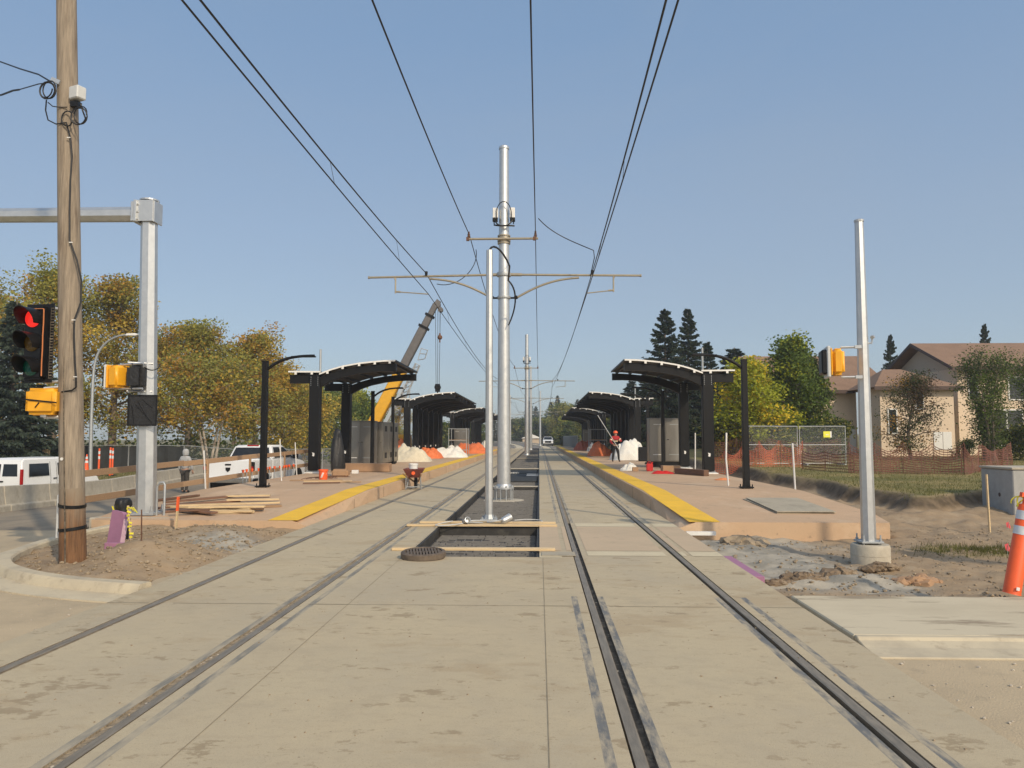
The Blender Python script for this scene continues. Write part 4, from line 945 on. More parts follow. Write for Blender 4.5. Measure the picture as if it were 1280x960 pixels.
# galvanised pole with mast arm
GY = 16.0; gp = at(182.5, 640, GY)
t = thing('mast_arm_pole', 'tall galvanised octagonal pole with a long arm reaching over the road', 'signal pole', (gp.x, GY, .12))
gtop = at(187, 252, GY); dx = gtop.x-gp.x; H = gtop.z-.12
mb = MB(); mb.cyl((0, 0, .06), (dx, 0, H), .205, .165, 8, ph=R(22.5)); mb.build('shaft', MT['galv'], t)
mb = MB(); mb.box((0, 0, .04), (.58, .58, .05)); mb.build('base_plate', MT['galv_matt'], t, bevel=.006)
for a, b in ((-1, -1), (1, -1), (1, 1), (-1, 1)):
    mb = MB(); mb.cyl((a*.23, b*.23, 0), (a*.23, b*.23, .20), .022, n=8); mb.cyl((a*.23, b*.23, .065), (a*.23, b*.23, .11), .042, n=6); mb.build('anchor_bolt', MT['galv_matt'], t)
az = at(181, 268, GY).z-.12
mb = MB(); mb.cyl((dx-.28, 0, az), (dx-9.0, 0, az+.02), .165, .135, 8, ph=R(22.5)); mb.build('mast_arm', MT['galv'], t)
mb = MB(); mb.box((dx-.19, 0, az+.02), (.06, .5, .46)); mb.box((dx-.26, 0, az+.01), (.05, .46, .42)); mb.box((dx, .0, az+.03), (.40, .05, .5)); mb.box((dx, -.19, az+.03), (.36, .02, .46)); mb.box((dx+.19, 0, az+.02), (.03, .36, .46))
for z in (-.16, 0, .16):
    for yy in (-.19, .19): mb.cyl((dx-.30, yy, az+z), (dx-.12, yy, az+z), .03, n=6)
mb.build('arm_flange', MT['galv'], t, bevel=.004)
mb = MB(); mb.lathe([(.20, 0), (.20, .03), (.10, .045), (0, .05)], 16, (dx, 0, H), caps=False); mb.build('cap', MT['galv'], t)
mb = MB(); mb.bx(-.9, .75, -.55, .42, -.6, .0)
tag(mb.build('pole_footing', MT['concrete'], loc=(gp.x+.0, GY, .115), bevel=.02), 'square concrete footing under the galvanised mast arm pole', 'footing', kind='thing')
def gal(px, py, dy): return at(px, py, GY+dy)
t = thing('pedestrian_signal', 'yellow walk signal edge-on with pale door, on the mast arm pole', 'walk signal', gal(150, 471, -.28), R(72))
ped_back(t, .42, .46, .26)
mb = MB(); mb.box((0, .20, 0), (.44, .05, .5)); mb.build('pale_face', MT['grey_plastic'], t, bevel=.02)
for z in (-1, 1): mb = MB(); mb.cyl((.0, 0, z*.25), (.0, -.62, z*.26), .022, n=8); mb.build('bracket', MT['galv'], t)
t = thing('pedestrian_signal', 'walk signal wrapped in black plastic on the mast arm pole', 'walk signal', gal(171, 471, -.34), R(8))
mb = MB(); mb.box((0, 0, 0), (.36, .30, .56)); mb.build('bag', MT['tarp_black'], t, bevel=.09, seg=4, smooth=60)
for z in (-1, 1): mb = MB(); mb.cyl((-.2, .02, z*.30), (.24, .22, z*.295), .02, n=8); mb.build('bracket', MT['galv'], t)
mb = MB(); mb.tube(bez((.15, 0, .2), (.3, -.1, .1), (.42, 0, .12), (.42, .1, .28)), .013, 6); mb.build('lead', MT['cable'], t)
t = thing('covered_sign', 'square sign board hidden under a black plastic cover on the mast arm pole', 'sign', gal(178.5, 513, -.25), R(6))
mb = MB(); mb.box((0, 0, 0), (.58, .05, .62)); mb.build('cover', MT['tarp_black'], t, bevel=.012)
mb = MB()
for a, b, c_, d in ((-.1, .18, .14, -.2), (-.14, .12, .2, -.26), (-.22, .1, -.16, -.28), (.0, .22, .2, .05)): mb.bar((a, -.03, b), (c_, -.03, d), .008, .012, (0, 1, 0))
mb.build('crease', MT['black_plastic'], t)
mb = MB()
for p, q in (((-.29, .31), (.29, .31)), ((-.29, -.31), (.29, -.31)), ((-.285, -.31), (-.285, .31)), ((.285, -.31), (.285, .31))): mb.bar((p[0], -.028, p[1]), (q[0], -.028, q[1]), .03, .02, (0, 1, 0))
mb.build('hem', MT['black_plastic'], t)
mb = MB(); mb.tube([(0, 0, 0), (.0, 0, .62), (.05, 0, .70), (.13, 0, .71), (.16, 0, .66), (.16, 0, 0)], .024, 8)
tag(mb.build('conduit_hoop', MT['galv_matt'], loc=(gp.x+.30, GY-.15, .1), smooth=60), 'short grey conduit bent over like a hoop next to the mast arm pole base', 'conduit', kind='thing')
# camera head on the pole is part of the galvanised pole: small sensor
# ------------------------------------------------------------------ kerbed corner clutter
def stake(p, top, w_, m, label, name='stake', cat='stake', group=None, cap=None, h2=None):
    p = V(p); top = V(top); mb = MB(); mb.bar(p-V((0, 0, .1)), top, w_, w_*.45)
    if cap or h2:
        t = thing(name, label, cat, p, group=group); mb.xf(Matrix.Translation(-p)); mb.build('shaft', MT[m], t)
        q = (top-p); mb2 = MB(); mb2.bar(q*(1-(h2 or .12)), q*1.004, w_*1.12, w_*.6); mb2.build('tip', MT[cap], t); return t
    return tag(mb.build(name, MT[m]), label, cat, group, 'thing')
fp = V((-6.66, 12.0, .0))
t = thing('foam_board', 'purple foam board leaning upright in the dirt behind the utility pole', 'foam board', fp, R(-25)); t.rotation_euler = (R(-8), R(1), R(-22))
mb = MB(); mb.prism([(-.17, -.1), (.12, -.1), (.12, .46), (.10, .53), (.04, .57), (-.17, .59)], -.04, .04, 'y'); mb.build('panel', MT['purple_foam'], t)
mb = MB(); mb.bx(.1205, .126, -.041, .041, -.1, .46); mb.build('cut_edge', MT['foam_edge'], t)
t = thing('foam_board', 'purple foam strip lying on edge in the dirt with dark stamps', 'foam board', (-6.02, 11.45, .0), R(4))
mb = MB(); mb.bx(-.48, .30, -.03, .03, -.1, .17); mb.build('panel', MT['purple_foam'], t, bevel=.004)
mb = MB()
for x in (-.30, -.05, .10): mb.bx(x, x+.04, -.033, -.0305, .0, .14); mb.bx(x, x+.10, -.033, -.0305, .11, .14)
mb.build('stamp', mat('dark stamp', (.10, .03, .06)), t)
mb = MB(); mb.bx(0, .15, -.85, .85, -.16, .0); o = mb.build('foam_board', MT['purple_foam'], bevel=.004, loc=(2.706, 10.85, -.02)); tag(o, 'purple foam board lining the track slab edge by the excavated dirt', 'foam board', kind='thing')
mb = MB(); mb.bx(-.28, .28, -.05, .05, -.03, .04); o = mb.build('foam_board', MT['white_metal'], loc=(3.1, 15.05, -.10)); tag(o, 'white foam strip lying at the foot of the right platform end wall', 'foam board', kind='thing'); o['label'] = 'white foam strip lying at the foot of the plywood platform end wall'
# bagged stub
bp_ = V((-7.18, 13.1, -.05)); mb = MB(); rg = random.Random(3)
mb.lathe([(.10, 0), (.11, .22), (.15, .38), (.11, .46), (.105, .56), (.125, .63), (.12, .70), (.10, .745), (.085, .75), (.0, .73)], 22, (0, 0, 0), wob=lambda a, z: 1+.16*math.sin(3*a+z*9)+.10*math.sin(7*a-z*13)+.06*math.sin(13*a+z*31))
t = thing('bagged_stub', 'pipe stub wrapped in black plastic behind the leaning purple board', 'wrapped pipe', bp_); mb.build('bag', MT['tarp_black'], t, smooth=60)
mb = MB(); mb.lathe([(.125, .47), (.128, .49), (.125, .51)], 18); mb.build('tie', MT['rust'], t); mb = MB(); mb.bar((.02, -.12, .30), (-.12, -.10, .62), .03, .008); mb.build('ribbon', MT['ribbon_yellow'], t)
sp = gr(166, 688, .0); st = at(160, 632, sp.y)
t = thing('survey_stake', 'thin wooden stake wound with yellow ribbon beside the purple board', 'stake', sp); q = st-sp
mb = MB(); mb.bar((0, 0, -.1), q, .03, .02); mb.build('shaft', MT['plank'], t); mb = MB()
for k in range(9):
    z = .3+.08*k; c0 = q*z; mb.box(c0+V((.015*math.sin(k*2), -.015, 0)), (.045+.02*(k % 2), .012, .028), rot=(0, .5*math.sin(k*3), k))
for k in range(4): c0 = q*(.97)+V((.03*k, -.02, .0)); mb.bar(c0, c0+V((.07, 0, -.03-.02*k)), .02, .006)
mb.build('ribbon', MT['ribbon_yellow'], t)
p = gr(177, 700, -.02); stake(p, at(177, 637, p.y), .022, 'rust', 'rusty steel rod upright in the dirt of the kerbed corner')
p = gr(173, 698, -.02); stake(p, at(170, 687, p.y), .03, 'rust', 'short rusty rod stub beside the taller rusty rod')
p = gr(220, 660, .0); stake(p, at(223, 621, p.y), .055, 'plank', 'pale stake with orange top in front of the lumber pile', cap='orange_plastic', h2=.45)
# ------------------------------------------------------------------ lumber pile: every plank a thing
rg = random.Random(11); n = 0
LUM = [((196, 640), (292, 634), 'plank_dark', 0), ((205, 628), (283, 621), 'plank_dark', .05), ((203, 632), (300, 626), 'plank_dark', .0), ((225, 637), (268, 641), 'plank_dark', .04), ((212, 639), (262, 637), 'plank_dark', .08),
       ((222, 632), (350, 628), 'plank', .08), ((283, 620), (338, 619), 'plank', .05), ((284, 625), (349, 624), 'plank', .04), ((236, 634), (331, 633), 'plank', .10), ((210, 633), (314, 636), 'plank', .05), ((252, 641), (318, 640), 'plank', .0),
       ((230, 638), (316, 639), 'plank', .03), ((298, 634), (352, 632), 'plank_old', .0), ((300, 637), (330, 636), 'plank_old', .02), ((188, 626), (248, 619), 'plank_dark', .02), ((190, 636), (240, 631), 'plank_dark', .04), ((226, 625), (300, 619), 'plank_old', .02)]
def on_plat(px, py, dz):
    q = gr(px, py, .24)
    for _ in range(4): q = gr(px, py, ptop(q.y)+dz)
    return q
for (a, b, m, dz) in LUM:
    pa, pb = on_plat(*a, dz+.02), on_plat(*b, dz+.02); mb = MB(); c0 = (pa+pb)/2
    mb.box((0, 0, 0), ((pb-pa).length, .13 if n % 3 else .18, .04)); o = mb.build('plank', MT[m], bevel=.003, loc=c0)
    d = pb-pa; o.rotation_euler = (0, -math.asin(d.z/d.length), math.atan2(d.y, d.x)); n += 1
    pale = m == 'plank'
    tag(o, 'pale new plank in the loose lumber pile on the ramp' if pale else ('dark reddish plank in the loose lumber pile on the ramp' if m == 'plank_dark' else 'brown weathered plank in the loose lumber pile on the ramp'), 'plank',
        'pale planks of the lumber pile' if pale else ('dark planks of the lumber pile' if m == 'plank_dark' else 'brown planks of the lumber pile'), 'thing')
# ------------------------------------------------------------------ timber guard rail behind the lumber platform
t = thing('guard_rail', 'two bar timber guard rail along the road edge of the lumber platform', 'railing', (-9.45, 15.6, -.2))
ys_ = [15.6, 18.6, 21.6, 24.8, 28.2, 31.6]
def zt(y): return 1.05 + .012*(y-15.6)
for y in ys_: mb = MB(); mb.bx(.022, .065, y-15.6-.055, y-15.6+.055, -.3, zt(y)+.2-.02); mb.build('post', MT['plank_old'], t, bevel=.004)
for k, (za) in enumerate((-.06, -.62)):
    for (ya, yb) in ((15.2, 20.2), (20.2, 25.8), (25.8, 32.2)):
        mb = MB(); mb.bar((0, ya-15.6, zt(ya)+.2+za+.02*k), (.0, yb-15.6-.01, zt(yb)+.2+za+.02), .04, .14); mb.build('rail', MT['plank_old'], t, bevel=.004)
# orange capped bars along the edge
for k in range(13):
    y = 24.0+k*.42; x = -9.32+.05*math.sin(k*5)
    t = thing('capped_bar', 'short steel bar with orange cap in the row behind the lamp post', 'rebar', (x, y, .20), group='orange capped bars behind the platform')
    mb = MB(); mb.cyl((0, 0, -.2), (0, 0, .46), .014, n=6); mb.build('bar', MT['galv_matt'], t); mb = MB(); mb.lathe([(.02, .43), (.03, .45), (.045, .50), (.045, .53), (.0, .535)], 10, caps=False); mb.build('cap', MT['orange_plastic'], t, smooth=40)
for px, pyt, pyb, lb in ((257.5, 616, 563, 'in front of the pickup tailgate'), (352.5, 606, 549, 'beside the platform lamp post and bent wire'), (371.5, 598, 553, 'in front of the pickup mirror')):
    p = gr(px, pyt, .2); q = at(px-2.5, pyb, p.y); stake(p, q, .05, 'white_metal', 'slim white stake '+lb, name='white_stake')
mb = MB(); rg = random.Random(5)
for k in range(7):
    p0 = V((-7.9+.1*k, 25.4+.2*k, .36)); mb.tube(bez(p0, p0+V((.5*rg.random(), .4, .1)), p0+V((.6, -.5*rg.random(), .04)), p0+V((.9*rg.random(), .2, .01)), 10), .012, 5)
tag(mb.build('wire_offcuts', MT['rust'], smooth=60), 'tangle of bent wire offcuts at the foot of the white stake', 'wire', kind='thing')
# orange bucket
def bucket(p, label, m, r=.15, h=.37, mark=True):
    t = thing('bucket', label, 'bucket', p); mb = MB(); mb.lathe([(r*.86, 0), (r*.98, h), (r*1.06, h), (r*1.06, h-.05), (r*1.0, h-.05)], 24, caps=False); mb.lathe([(0, .01), (r*.86, .01)], 24, caps=False); mb.build('pail', MT[m], t, smooth=40)
    mb = MB(); mb.tube([(r*1.05*math.cos(a), -.02-r*.5*abs(math.sin(a)), h-.06-.14*math.sin(a)) for a in [math.pi*k/10 for k in range(11)]], .005, 5); mb.build('handle', MT['galv'], t)
    if mark:
        mb = MB()
        for k in range(2):
            for j in range(5):
                a = -math.pi/2+(-.28+.22*k+j*.09); zz = .10+j*.032; rr = r*(.875+.12*zz/h)+.004
                mb.add([(rr*math.cos(a+da), rr*math.sin(a+da), zz+dz) for da, dz in ((-.07, 0), (.10, .012), (.12, .05), (-.05, .04))], [(0, 1, 2, 3)])
        mb.build('mark', MT['white_metal'], t, fix=False)
    return t
p = gr(404, 601, .33); bucket(p, 'orange bucket with white marks at the foot of the canopy column', 'orange_plastic')
# draped black post
p = gr(412, 596, .34); rgw = lambda a, z: 1+.16*math.sin(3*a+z*2)+.08*math.sin(8*a-z*3)
mb = MB(); mb.lathe([(.22, .12), (.25, .3), (.24, .7), (.20, 1.1), (.16, 1.35), (.13, 1.5), (.12, 1.62), (.07, 1.72), (0, 1.74)], 22, wob=rgw)
t = thing('draped_post', 'post shrouded in black sheeting behind the orange bucket', 'covered post', p+V((0, 1.0, 0))); mb.build('sheet', MT['tarp_black'], t, smooth=60)
mb = MB(); mb.cyl((0, 0, 0), (0, 0, 1.5), .06, n=10); mb.build('post', MT['black'], t)
# wheelbarrow with white pail
p = gr(509, 610, 0)
t = thing('wheelbarrow', 'dull red wheelbarrow standing on the track against the platform edge', 'wheelbarrow', (-4.22, 26.0, 0), R(4))
mb = MB(); a = [(-.20, -.25), (.20, -.25), (.17, .38), (-.17, .38)]; b = [(-.345, -.45), (.345, -.45), (.31, .62), (-.31, .62)]
P = [(x, y, .40) for x, y in a] + [(x, y, .70) for x, y in b] + [(x*.96, y*.96, .70) for x, y in b] + [(x*.95, y*.95, .43) for x, y in a]
mb.add(P, [(3, 2, 1, 0), (0, 1, 5, 4), (1, 2, 6, 5), (2, 3, 7, 6), (3, 0, 4, 7), (4, 5, 9, 8), (5, 6, 10, 9), (6, 7, 11, 10), (7, 4, 8, 11), (8, 9, 13, 12), (9, 10, 14, 13), (10, 11, 15, 14), (11, 8, 12, 15), (12, 13, 14, 15)])
mb.build('tray', MT['barrow_red'], t, bevel=.01)
mb = MB(); mb.lathe([(.10, -.045), (.17, -.05), (.185, 0), (.17, .05), (.10, .045)], 24, (0, .55, .185), rot=(0, R(90), 0)); mb.build('wheel', MT['tyre'], t, smooth=50)
mb = MB(); mb.cyl((-.05, .55, .185), (.05, .55, .185), .09, n=14); mb.build('hub', MT['galv_matt'], t)
for s in (-1, 1):
    mb = MB(); mb.bar((s*.07, .66, .22), (s*.30, -.85, .56), .04, .04); mb.build('handle', MT['plank_old'], t)
    mb = MB(); mb.tube([(s*.19, .0, .38), (s*.25, -.22, .02), (s*.26, -.35, .02), (s*.24, -.40, .44)], .016, 8); mb.build('leg', MT['galv_matt'], t)
mb = MB(); mb.bar((-.25, -.3, .10), (.25, -.3, .10), .03, .03); mb.build('cross_brace', MT['galv_matt'], t)
mb = MB(); mb.cyl((0, -.452, .56), (0, -.43, .56), .06, n=16); mb.build('badge', MT['orange_plastic'], t)
bucket(V((-4.24, 25.9, .45)), 'white pail standing in the red wheelbarrow', 'white_metal', .15, .42, False)
# ------------------------------------------------------------------ heaps under sheets
def heap(label, c, size, m, seed, name='tarp_heap', rz=0, peaks=3):
    rg = random.Random(seed); n = 40; mb = MB(); P = []
    pk = [(rg.uniform(-.5, .5), rg.uniform(-.4, .4), rg.uniform(.45, 1)) for _ in range(peaks+2)]
    for j in range(n+1):
        for i in range(n+1):
            u, v = 2*i/n-1, 2*j/n-1; r = max(abs(u)**2.4+abs(v)**2.4, 0)**(1/2.4)
            dome = max(0, 1-r*r)**.55
            h = .38*dome + .62*max(q*math.exp(-((u-a)**2+(v-b)**2)/.30) for a, b, q in pk)*dome**.5
            f = .22*abs(nz(u*1.6, v*1.6, seed, 1.6)) + .16*abs(nz(u*3.4, v*3.4, seed+3, 1.4)) *.4 - .06 + .17*abs(math.sin(2.6*math.atan2(v, u)+seed+2.2*nz(u*1.3, v*1.3, seed+9)))*r*(1.05-r)*2
            P.append((u*size[0]/2*(1+.12*nz(u, v, seed, 1.5)), v*size[1]/2*(1+.12*nz(v, u, seed+1, 1.5)), size[2]*(h+f*(1-sstep(.9, 1, r))*1.3)))
    mb.add(P, [(j*(n+1)+i, j*(n+1)+i+1, (j+1)*(n+1)+i+1, (j+1)*(n+1)+i) for j in range(n) for i in range(n)])
    o = mb.build(name, MT[m], loc=c, smooth=50); o.rotation_euler = (0, 0, rz)
    return tag(o, label, 'tarpaulin', 'sheeted heaps on the platforms', 'thing')
def hp(px, py): return gr(px, py, .335)
heap('cream sheet heaped on the lumber platform past the third lamp post', hp(512, 577)+V((0, .3, 0)), (2.6, 1.9, 1.05), 'tarp_cream', 1)
heap('bright orange sheet heaped behind the cream sheet at the lamp post', hp(496, 572)+V((0, 2.4, 0)), (1.6, 1.6, 1.35), 'tarp_orange', 2)
heap('orange sheet slumped between the cream heap and the white bundle', hp(535, 573)+V((0, .6, 0)), (1.9, 2.2, .75), 'tarp_orange', 3, peaks=4)
heap('long white wrapped bundle with a scaffold frame behind the orange sheet', hp(556, 572)+V((0, 1.0, 0)), (2.9, 2.4, .85), 'tarp_white', 4, peaks=5)
heap('orange sheet on the lumber platform beyond the white bundle', hp(587, 567)+V((0, 1.0, 0)), (3.2, 3.2, .95), 'tarp_orange', 5, peaks=5)
heap('tall white sheet heaped behind the lamp post of the plywood platform', hp(787, 575)+V((0, .4, 0)), (2.4, 2.0, 1.3), 'tarp_white', 6, peaks=4)
heap('red orange sheet heaped just past the worker with the long pole', hp(753, 570)+V((0, .6, 0)), (2.1, 2.2, 1.05), 'tarp_orange', 7, peaks=4)
heap('rusty orange sheet heaped far along the plywood platform', hp(730, 563)+V((0, .8, 0)), (2.4, 2.6, 1.2), 'tarp_red', 8, peaks=4)
heap('small white sheet beside the rusty orange heap', hp(739, 564)+V((0, .2, 0)), (.9, 1.4, .9), 'tarp_white', 9)
heap('small white heap far along the lumber platform past the orange sheet', hp(607, 561)+V((0, .2, 0)), (1.6, 2.0, 1.0), 'tarp_white', 10)
# scaffold frames
def scaffold(p, label, w_=1.3, h=2.1):
    t = thing('scaffold_frame', label, 'scaffold', p, group='scaffold frames under the canopies')
    for x in (-w_/2, w_/2):
        for y in (0, 1.8): mb = MB(); mb.cyl((x, y, 0), (x, y, h), .024, n=8); mb.build('upright', MT['galv_matt'], t)
    for z in (.5, 1.2, h-.05):
        mb = MB()
        for y in (0, 1.8): mb.cyl((-w_/2, y, z), (w_/2, y, z), .02, n=6)
        mb.build('cross_tube', MT['galv_matt'], t)
    mb = MB(); mb.bx(-w_/2, w_/2, 0, 1.8, 1.22, 1.26); mb.build('deck', MT['plank_old'], t)
    mb = MB(); mb.cyl((-w_/2, 0, .5), (-w_/2, 1.8, 1.2), .016, n=6); mb.cyl((w_/2, 0, 1.2), (w_/2, 1.8, .5), .016, n=6); mb.build('diagonal', MT['galv_matt'], t)
scaffold((-5.9, 55.5, .33), 'tube scaffold standing over the white bundle on the lumber platform')
scaffold((4.6, 60, .33), 'tube scaffold behind the worker on the plywood platform')
# low timber box and odds beside the double cabinet
mb = MB(); mb.bx(-1.0, 1.0, -.25, .35, 0, .34); o = mb.build('timber_crate', MT['cardboard'], bevel=.02, loc=hp(455, 590)+V((0, .4, 0))); tag(o, 'long brown box lying in front of the steel double door cabinet', 'box', kind='thing')
mb = MB(); mb.bx(-.3, .3, -.2, .2, 0, .28); o = mb.build('paper_sack', MT['cardboard'], bevel=.06, seg=3, loc=hp(418, 597)+V((.1, .5, 0))); tag(o, 'small brown box next to the draped black post', 'box', kind='thing')
for px, py, lb in ((430, 594, 'white carton on the platform in front of the long brown box'), (444, 592, 'flatter white carton beside the long brown box')):
    mb = MB(); mb.bx(-.12, .12, -.1, .1, 0, .22 if px < 440 else .14); o = mb.build('white_carton', MT['white_metal'], bevel=.008, loc=hp(px, py)); tag(o, lb, 'carton', kind='thing')
mb = MB()
for k in range(5): mb.bar((-.9+.1*k, .12*k, .02+.015*k), (1.0+.1*k, .12*k+.05*(k-2), .02+.015*k), .09, .03)
for k, (px, m) in enumerate(((395, 'plank_old'), (410, 'plank'), (425, 'plank_old'), (402, 'rust'))):
    mb = MB(); mb.box((0, 0, .02), (1.7-.2*k, .09, .03)); o = mb.build('batten', MT[m], loc=gr(px, 601+k*1.2, .34)); o.rotation_euler = (0, 0, .03+.12*k); tag(o, 'thin batten lying on the platform in front of the orange bucket', 'batten', 'battens by the orange bucket', 'thing')
# ------------------------------------------------------------------ concrete barrier segments on a ledge
YB = [11.0, 14.0, 17.0, 20.0, 23.0, 26.0, 29.0, 32.0, 35.0, 38.0, 41, 44, 47]
for k, (ya, yb) in enumerate(zip(YB, YB[1:])):
    xa, xb = barrier_x(ya), barrier_x(yb); a = V((xa, ya+.012, road_z(ya))); b = V((xb, yb-.012, road_z(yb))); mb = MB()
    L = (b-a).length; mb.prism([(-.62, -.3), (.0, -.3), (.0, .14), (-.02, .17), (-.14, .17), (-.18, .42), (-.20, .66), (-.40, .66), (-.44, .3), (-.62, .1)], 0, L, 'y')
    o = mb.build('concrete_barrier', MT['concrete'], bevel=.012, loc=a)
    d = b-a; o.rotation_euler = (math.asin(d.z/L), 0, -math.atan2(d.x, d.y)); tag(o, 'pale concrete barrier segment along the far kerb of the side road', 'barrier', 'concrete barrier segments along the side road', 'thing')
# ------------------------------------------------------------------ vehicles
def wheel(t, x, y, r=.38, w_=.25, name='wheel', m_rim='galv'):
    mb = MB(); mb.lathe([(r*.6, -w_/2), (r*.93, -w_/2), (r, -w_*.36), (r, w_*.36), (r*.93, w_/2), (r*.6, w_/2)], 28, (x, y, r), rot=(0, R(90), 0)); wv = mb.build(name, MT['tyre'], t, smooth=40)
    mb = MB(); s = 1 if x > 0 else -1; mb.lathe([(r*.62, -w_*.42), (r*.62, w_*.42), (r*.5, w_*.46), (r*.2, w_*.38), (0, w_*.40)], 20, (x, y, r), rot=(0, R(90) if s > 0 else R(-90), 0), caps=False); mb.build('rim', MT[m_rim], wv, smooth=40)
def pickup(loc, rz, label, front=False):
    "heads along +y; its tail is at y=0"
    t = thing('pickup_truck', label, 'pickup truck', loc, rz)
    W = 1.0
    mb = MB()
    mb.bx(-W, W, .08, 1.95, .62, .80); mb.bx(-W, -W+.09, .06, 1.95, .80, 1.36); mb.bx(W-.09, W, .06, 1.95, .80, 1.36); mb.bx(-W, W, 1.88, 1.97, .8, 1.36)
    mb.prism([(1.98, .42), (1.98, 1.36), (4.35, 1.34), (5.55, 1.20), (5.72, 1.02), (5.74, .50), (5.5, .42)], -W, W, 'x')
    b = mb.build('body', MT['car_white'], t, bevel=.04, seg=2, smooth=50)
    mb = MB(); mb.bx(-W+.11, W-.11, .02, .10, .66, 1.36); tg = mb.build('tailgate', MT['car_white'], t, bevel=.02, seg=2)
    mb = MB(); mb.bx(-.12, .12, .005, .025, 1.16, 1.22); mb.build('handle', MT['black_plastic'], tg); mb = MB(); mb.prism([(-.09, 1.08), (.09, 1.08), (.085, .98), (0, .90), (-.085, .98)], .0, .022, 'y'); mb.build('badge', MT['black_plastic'], tg)
    # cab
    def cab(z0, z1, wa, wb, ya0, ya1, yb0, yb1):
        return [(-wa, ya0, z0), (wa, ya0, z0), (wa, ya1, z0), (-wa, ya1, z0), (-wb, yb0, z1), (wb, yb0, z1), (wb, yb1, z1), (-wb, yb1, z1)]
    F = [(3, 2, 1, 0), (4, 5, 6, 7), (0, 1, 5, 4), (1, 2, 6, 5), (2, 3, 7, 6), (3, 0, 4, 7)]
    mb = MB(); mb.add(cab(1.33, 1.93, .97, .76, 2.0, 4.45, 2.28, 3.60), F); mb.build('cab', MT['car_white'], t, bevel=.06, seg=3, smooth=60)
    mb = MB(); mb.quad((-.84, 2.015, 1.40), (.84, 2.015, 1.40), (.71, 2.225, 1.83), (-.71, 2.225, 1.83)); mb.build('rear_window', MT['car_glass'], t, fix=False)
    mb = MB(); mb.quad((-.86, 4.44, 1.37), (.86, 4.44, 1.37), (.71, 3.70, 1.88), (-.71, 3.70, 1.88)); mb.build('windscreen', MT['car_glass'], t, fix=False)
    for s in (-1, 1):
        for y0, y1, y2, y3 in ((2.25, 3.05, 3.05, 2.42), (3.13, 4.25, 3.52, 3.13)):
            def sx(z): return s*(.97-(z-1.33)/.6*.21+.012)
            mb = MB(); mb.quad((sx(1.40), y0, 1.40), (sx(1.40), y1, 1.40), (sx(1.84), y2, 1.84), (sx(1.84), y3, 1.84)); mb.build('side_window', MT['car_glass'], t, fix=False)
        mb = MB(); mb.bx(*sorted((s*(W-.11), s*(W+.005))), .03, .20, .86, 1.30); mb.build('tail_lamp', MT['red_light'] if False else MT['black_plastic'], t, bevel=.015)
        mb = MB(); mb.bx(*sorted((s*(W-.12), s*(W+.004))), .022, .05, 1.0, 1.12); mb.build('lamp_lens', MT['red_light'], t)
        mb = MB(); mb.bx(*sorted((s*1.02, s*1.26)), 4.05, 4.18, 1.32, 1.62); mb.bx(*sorted((s*.92, s*1.05)), 4.08, 4.16, 1.36, 1.42); mb.build('mirror', MT['black_plastic'], t, bevel=.04, seg=2)
        mb = MB(); mb.bx(*sorted((s*.62, s*.97)), 5.66, 5.76, .86, 1.10); mb.build('headlight', MT['reflective'], t, bevel=.02)
        for y in (1.15, 4.85):
            mb = MB(); mb.lathe([(.47, 0), (.50, .03), (.47, .06)], 20, (s*(W-.02), y, .42), rot=(0, R(90*s), 0)); mb.build('wheel_arch', MT['black_plastic'], t, smooth=40)
            wheel(t, s*.90, y, .40, .28)
        mb = MB(); mb.bx(*sorted((s*1.0, s*1.01)), 2.35, 2.5, 1.16, 1.2); mb.bx(*sorted((s*1.0, s*1.012)), 3.25, 3.4, 1.16, 1.2); mb.build('door_handle', MT['car_white'], t)
    mb = MB(); mb.bx(-.98, .98, -.16, .04, .50, .64); mb.build('rear_bumper', MT['chrome' if not front else 'black_plastic'], t, bevel=.03, seg=2)
    mb = MB(); mb.bx(-.98, .98, 5.66, 5.86, .48, .70); mb.build('front_bumper', MT['chrome'], t, bevel=.03, seg=2)
    mb = MB(); mb.bx(-.60, .60, 5.70, 5.79, .74, 1.10); mb.build('grille', MT['black_plastic'], t, bevel=.02)
    mb = MB(); mb.bx(-.24, .24, 2.26, 2.32, 1.885, 1.935); mb.build('brake_lamp', MT['red_light'], t)
    mb = MB(); mb.bx(-.7, .7, .3, 5.3, .32, .5); mb.build('chassis', MT['black'], t)
    return t
pickup((-12.1, 29.6, road_z(31)+.01), R(-3), 'white pickup parked tail-on behind the timber guard rail')
pickup((1.75, 158, .0), R(180), 'white truck standing nose-on on the far end of the track', True)
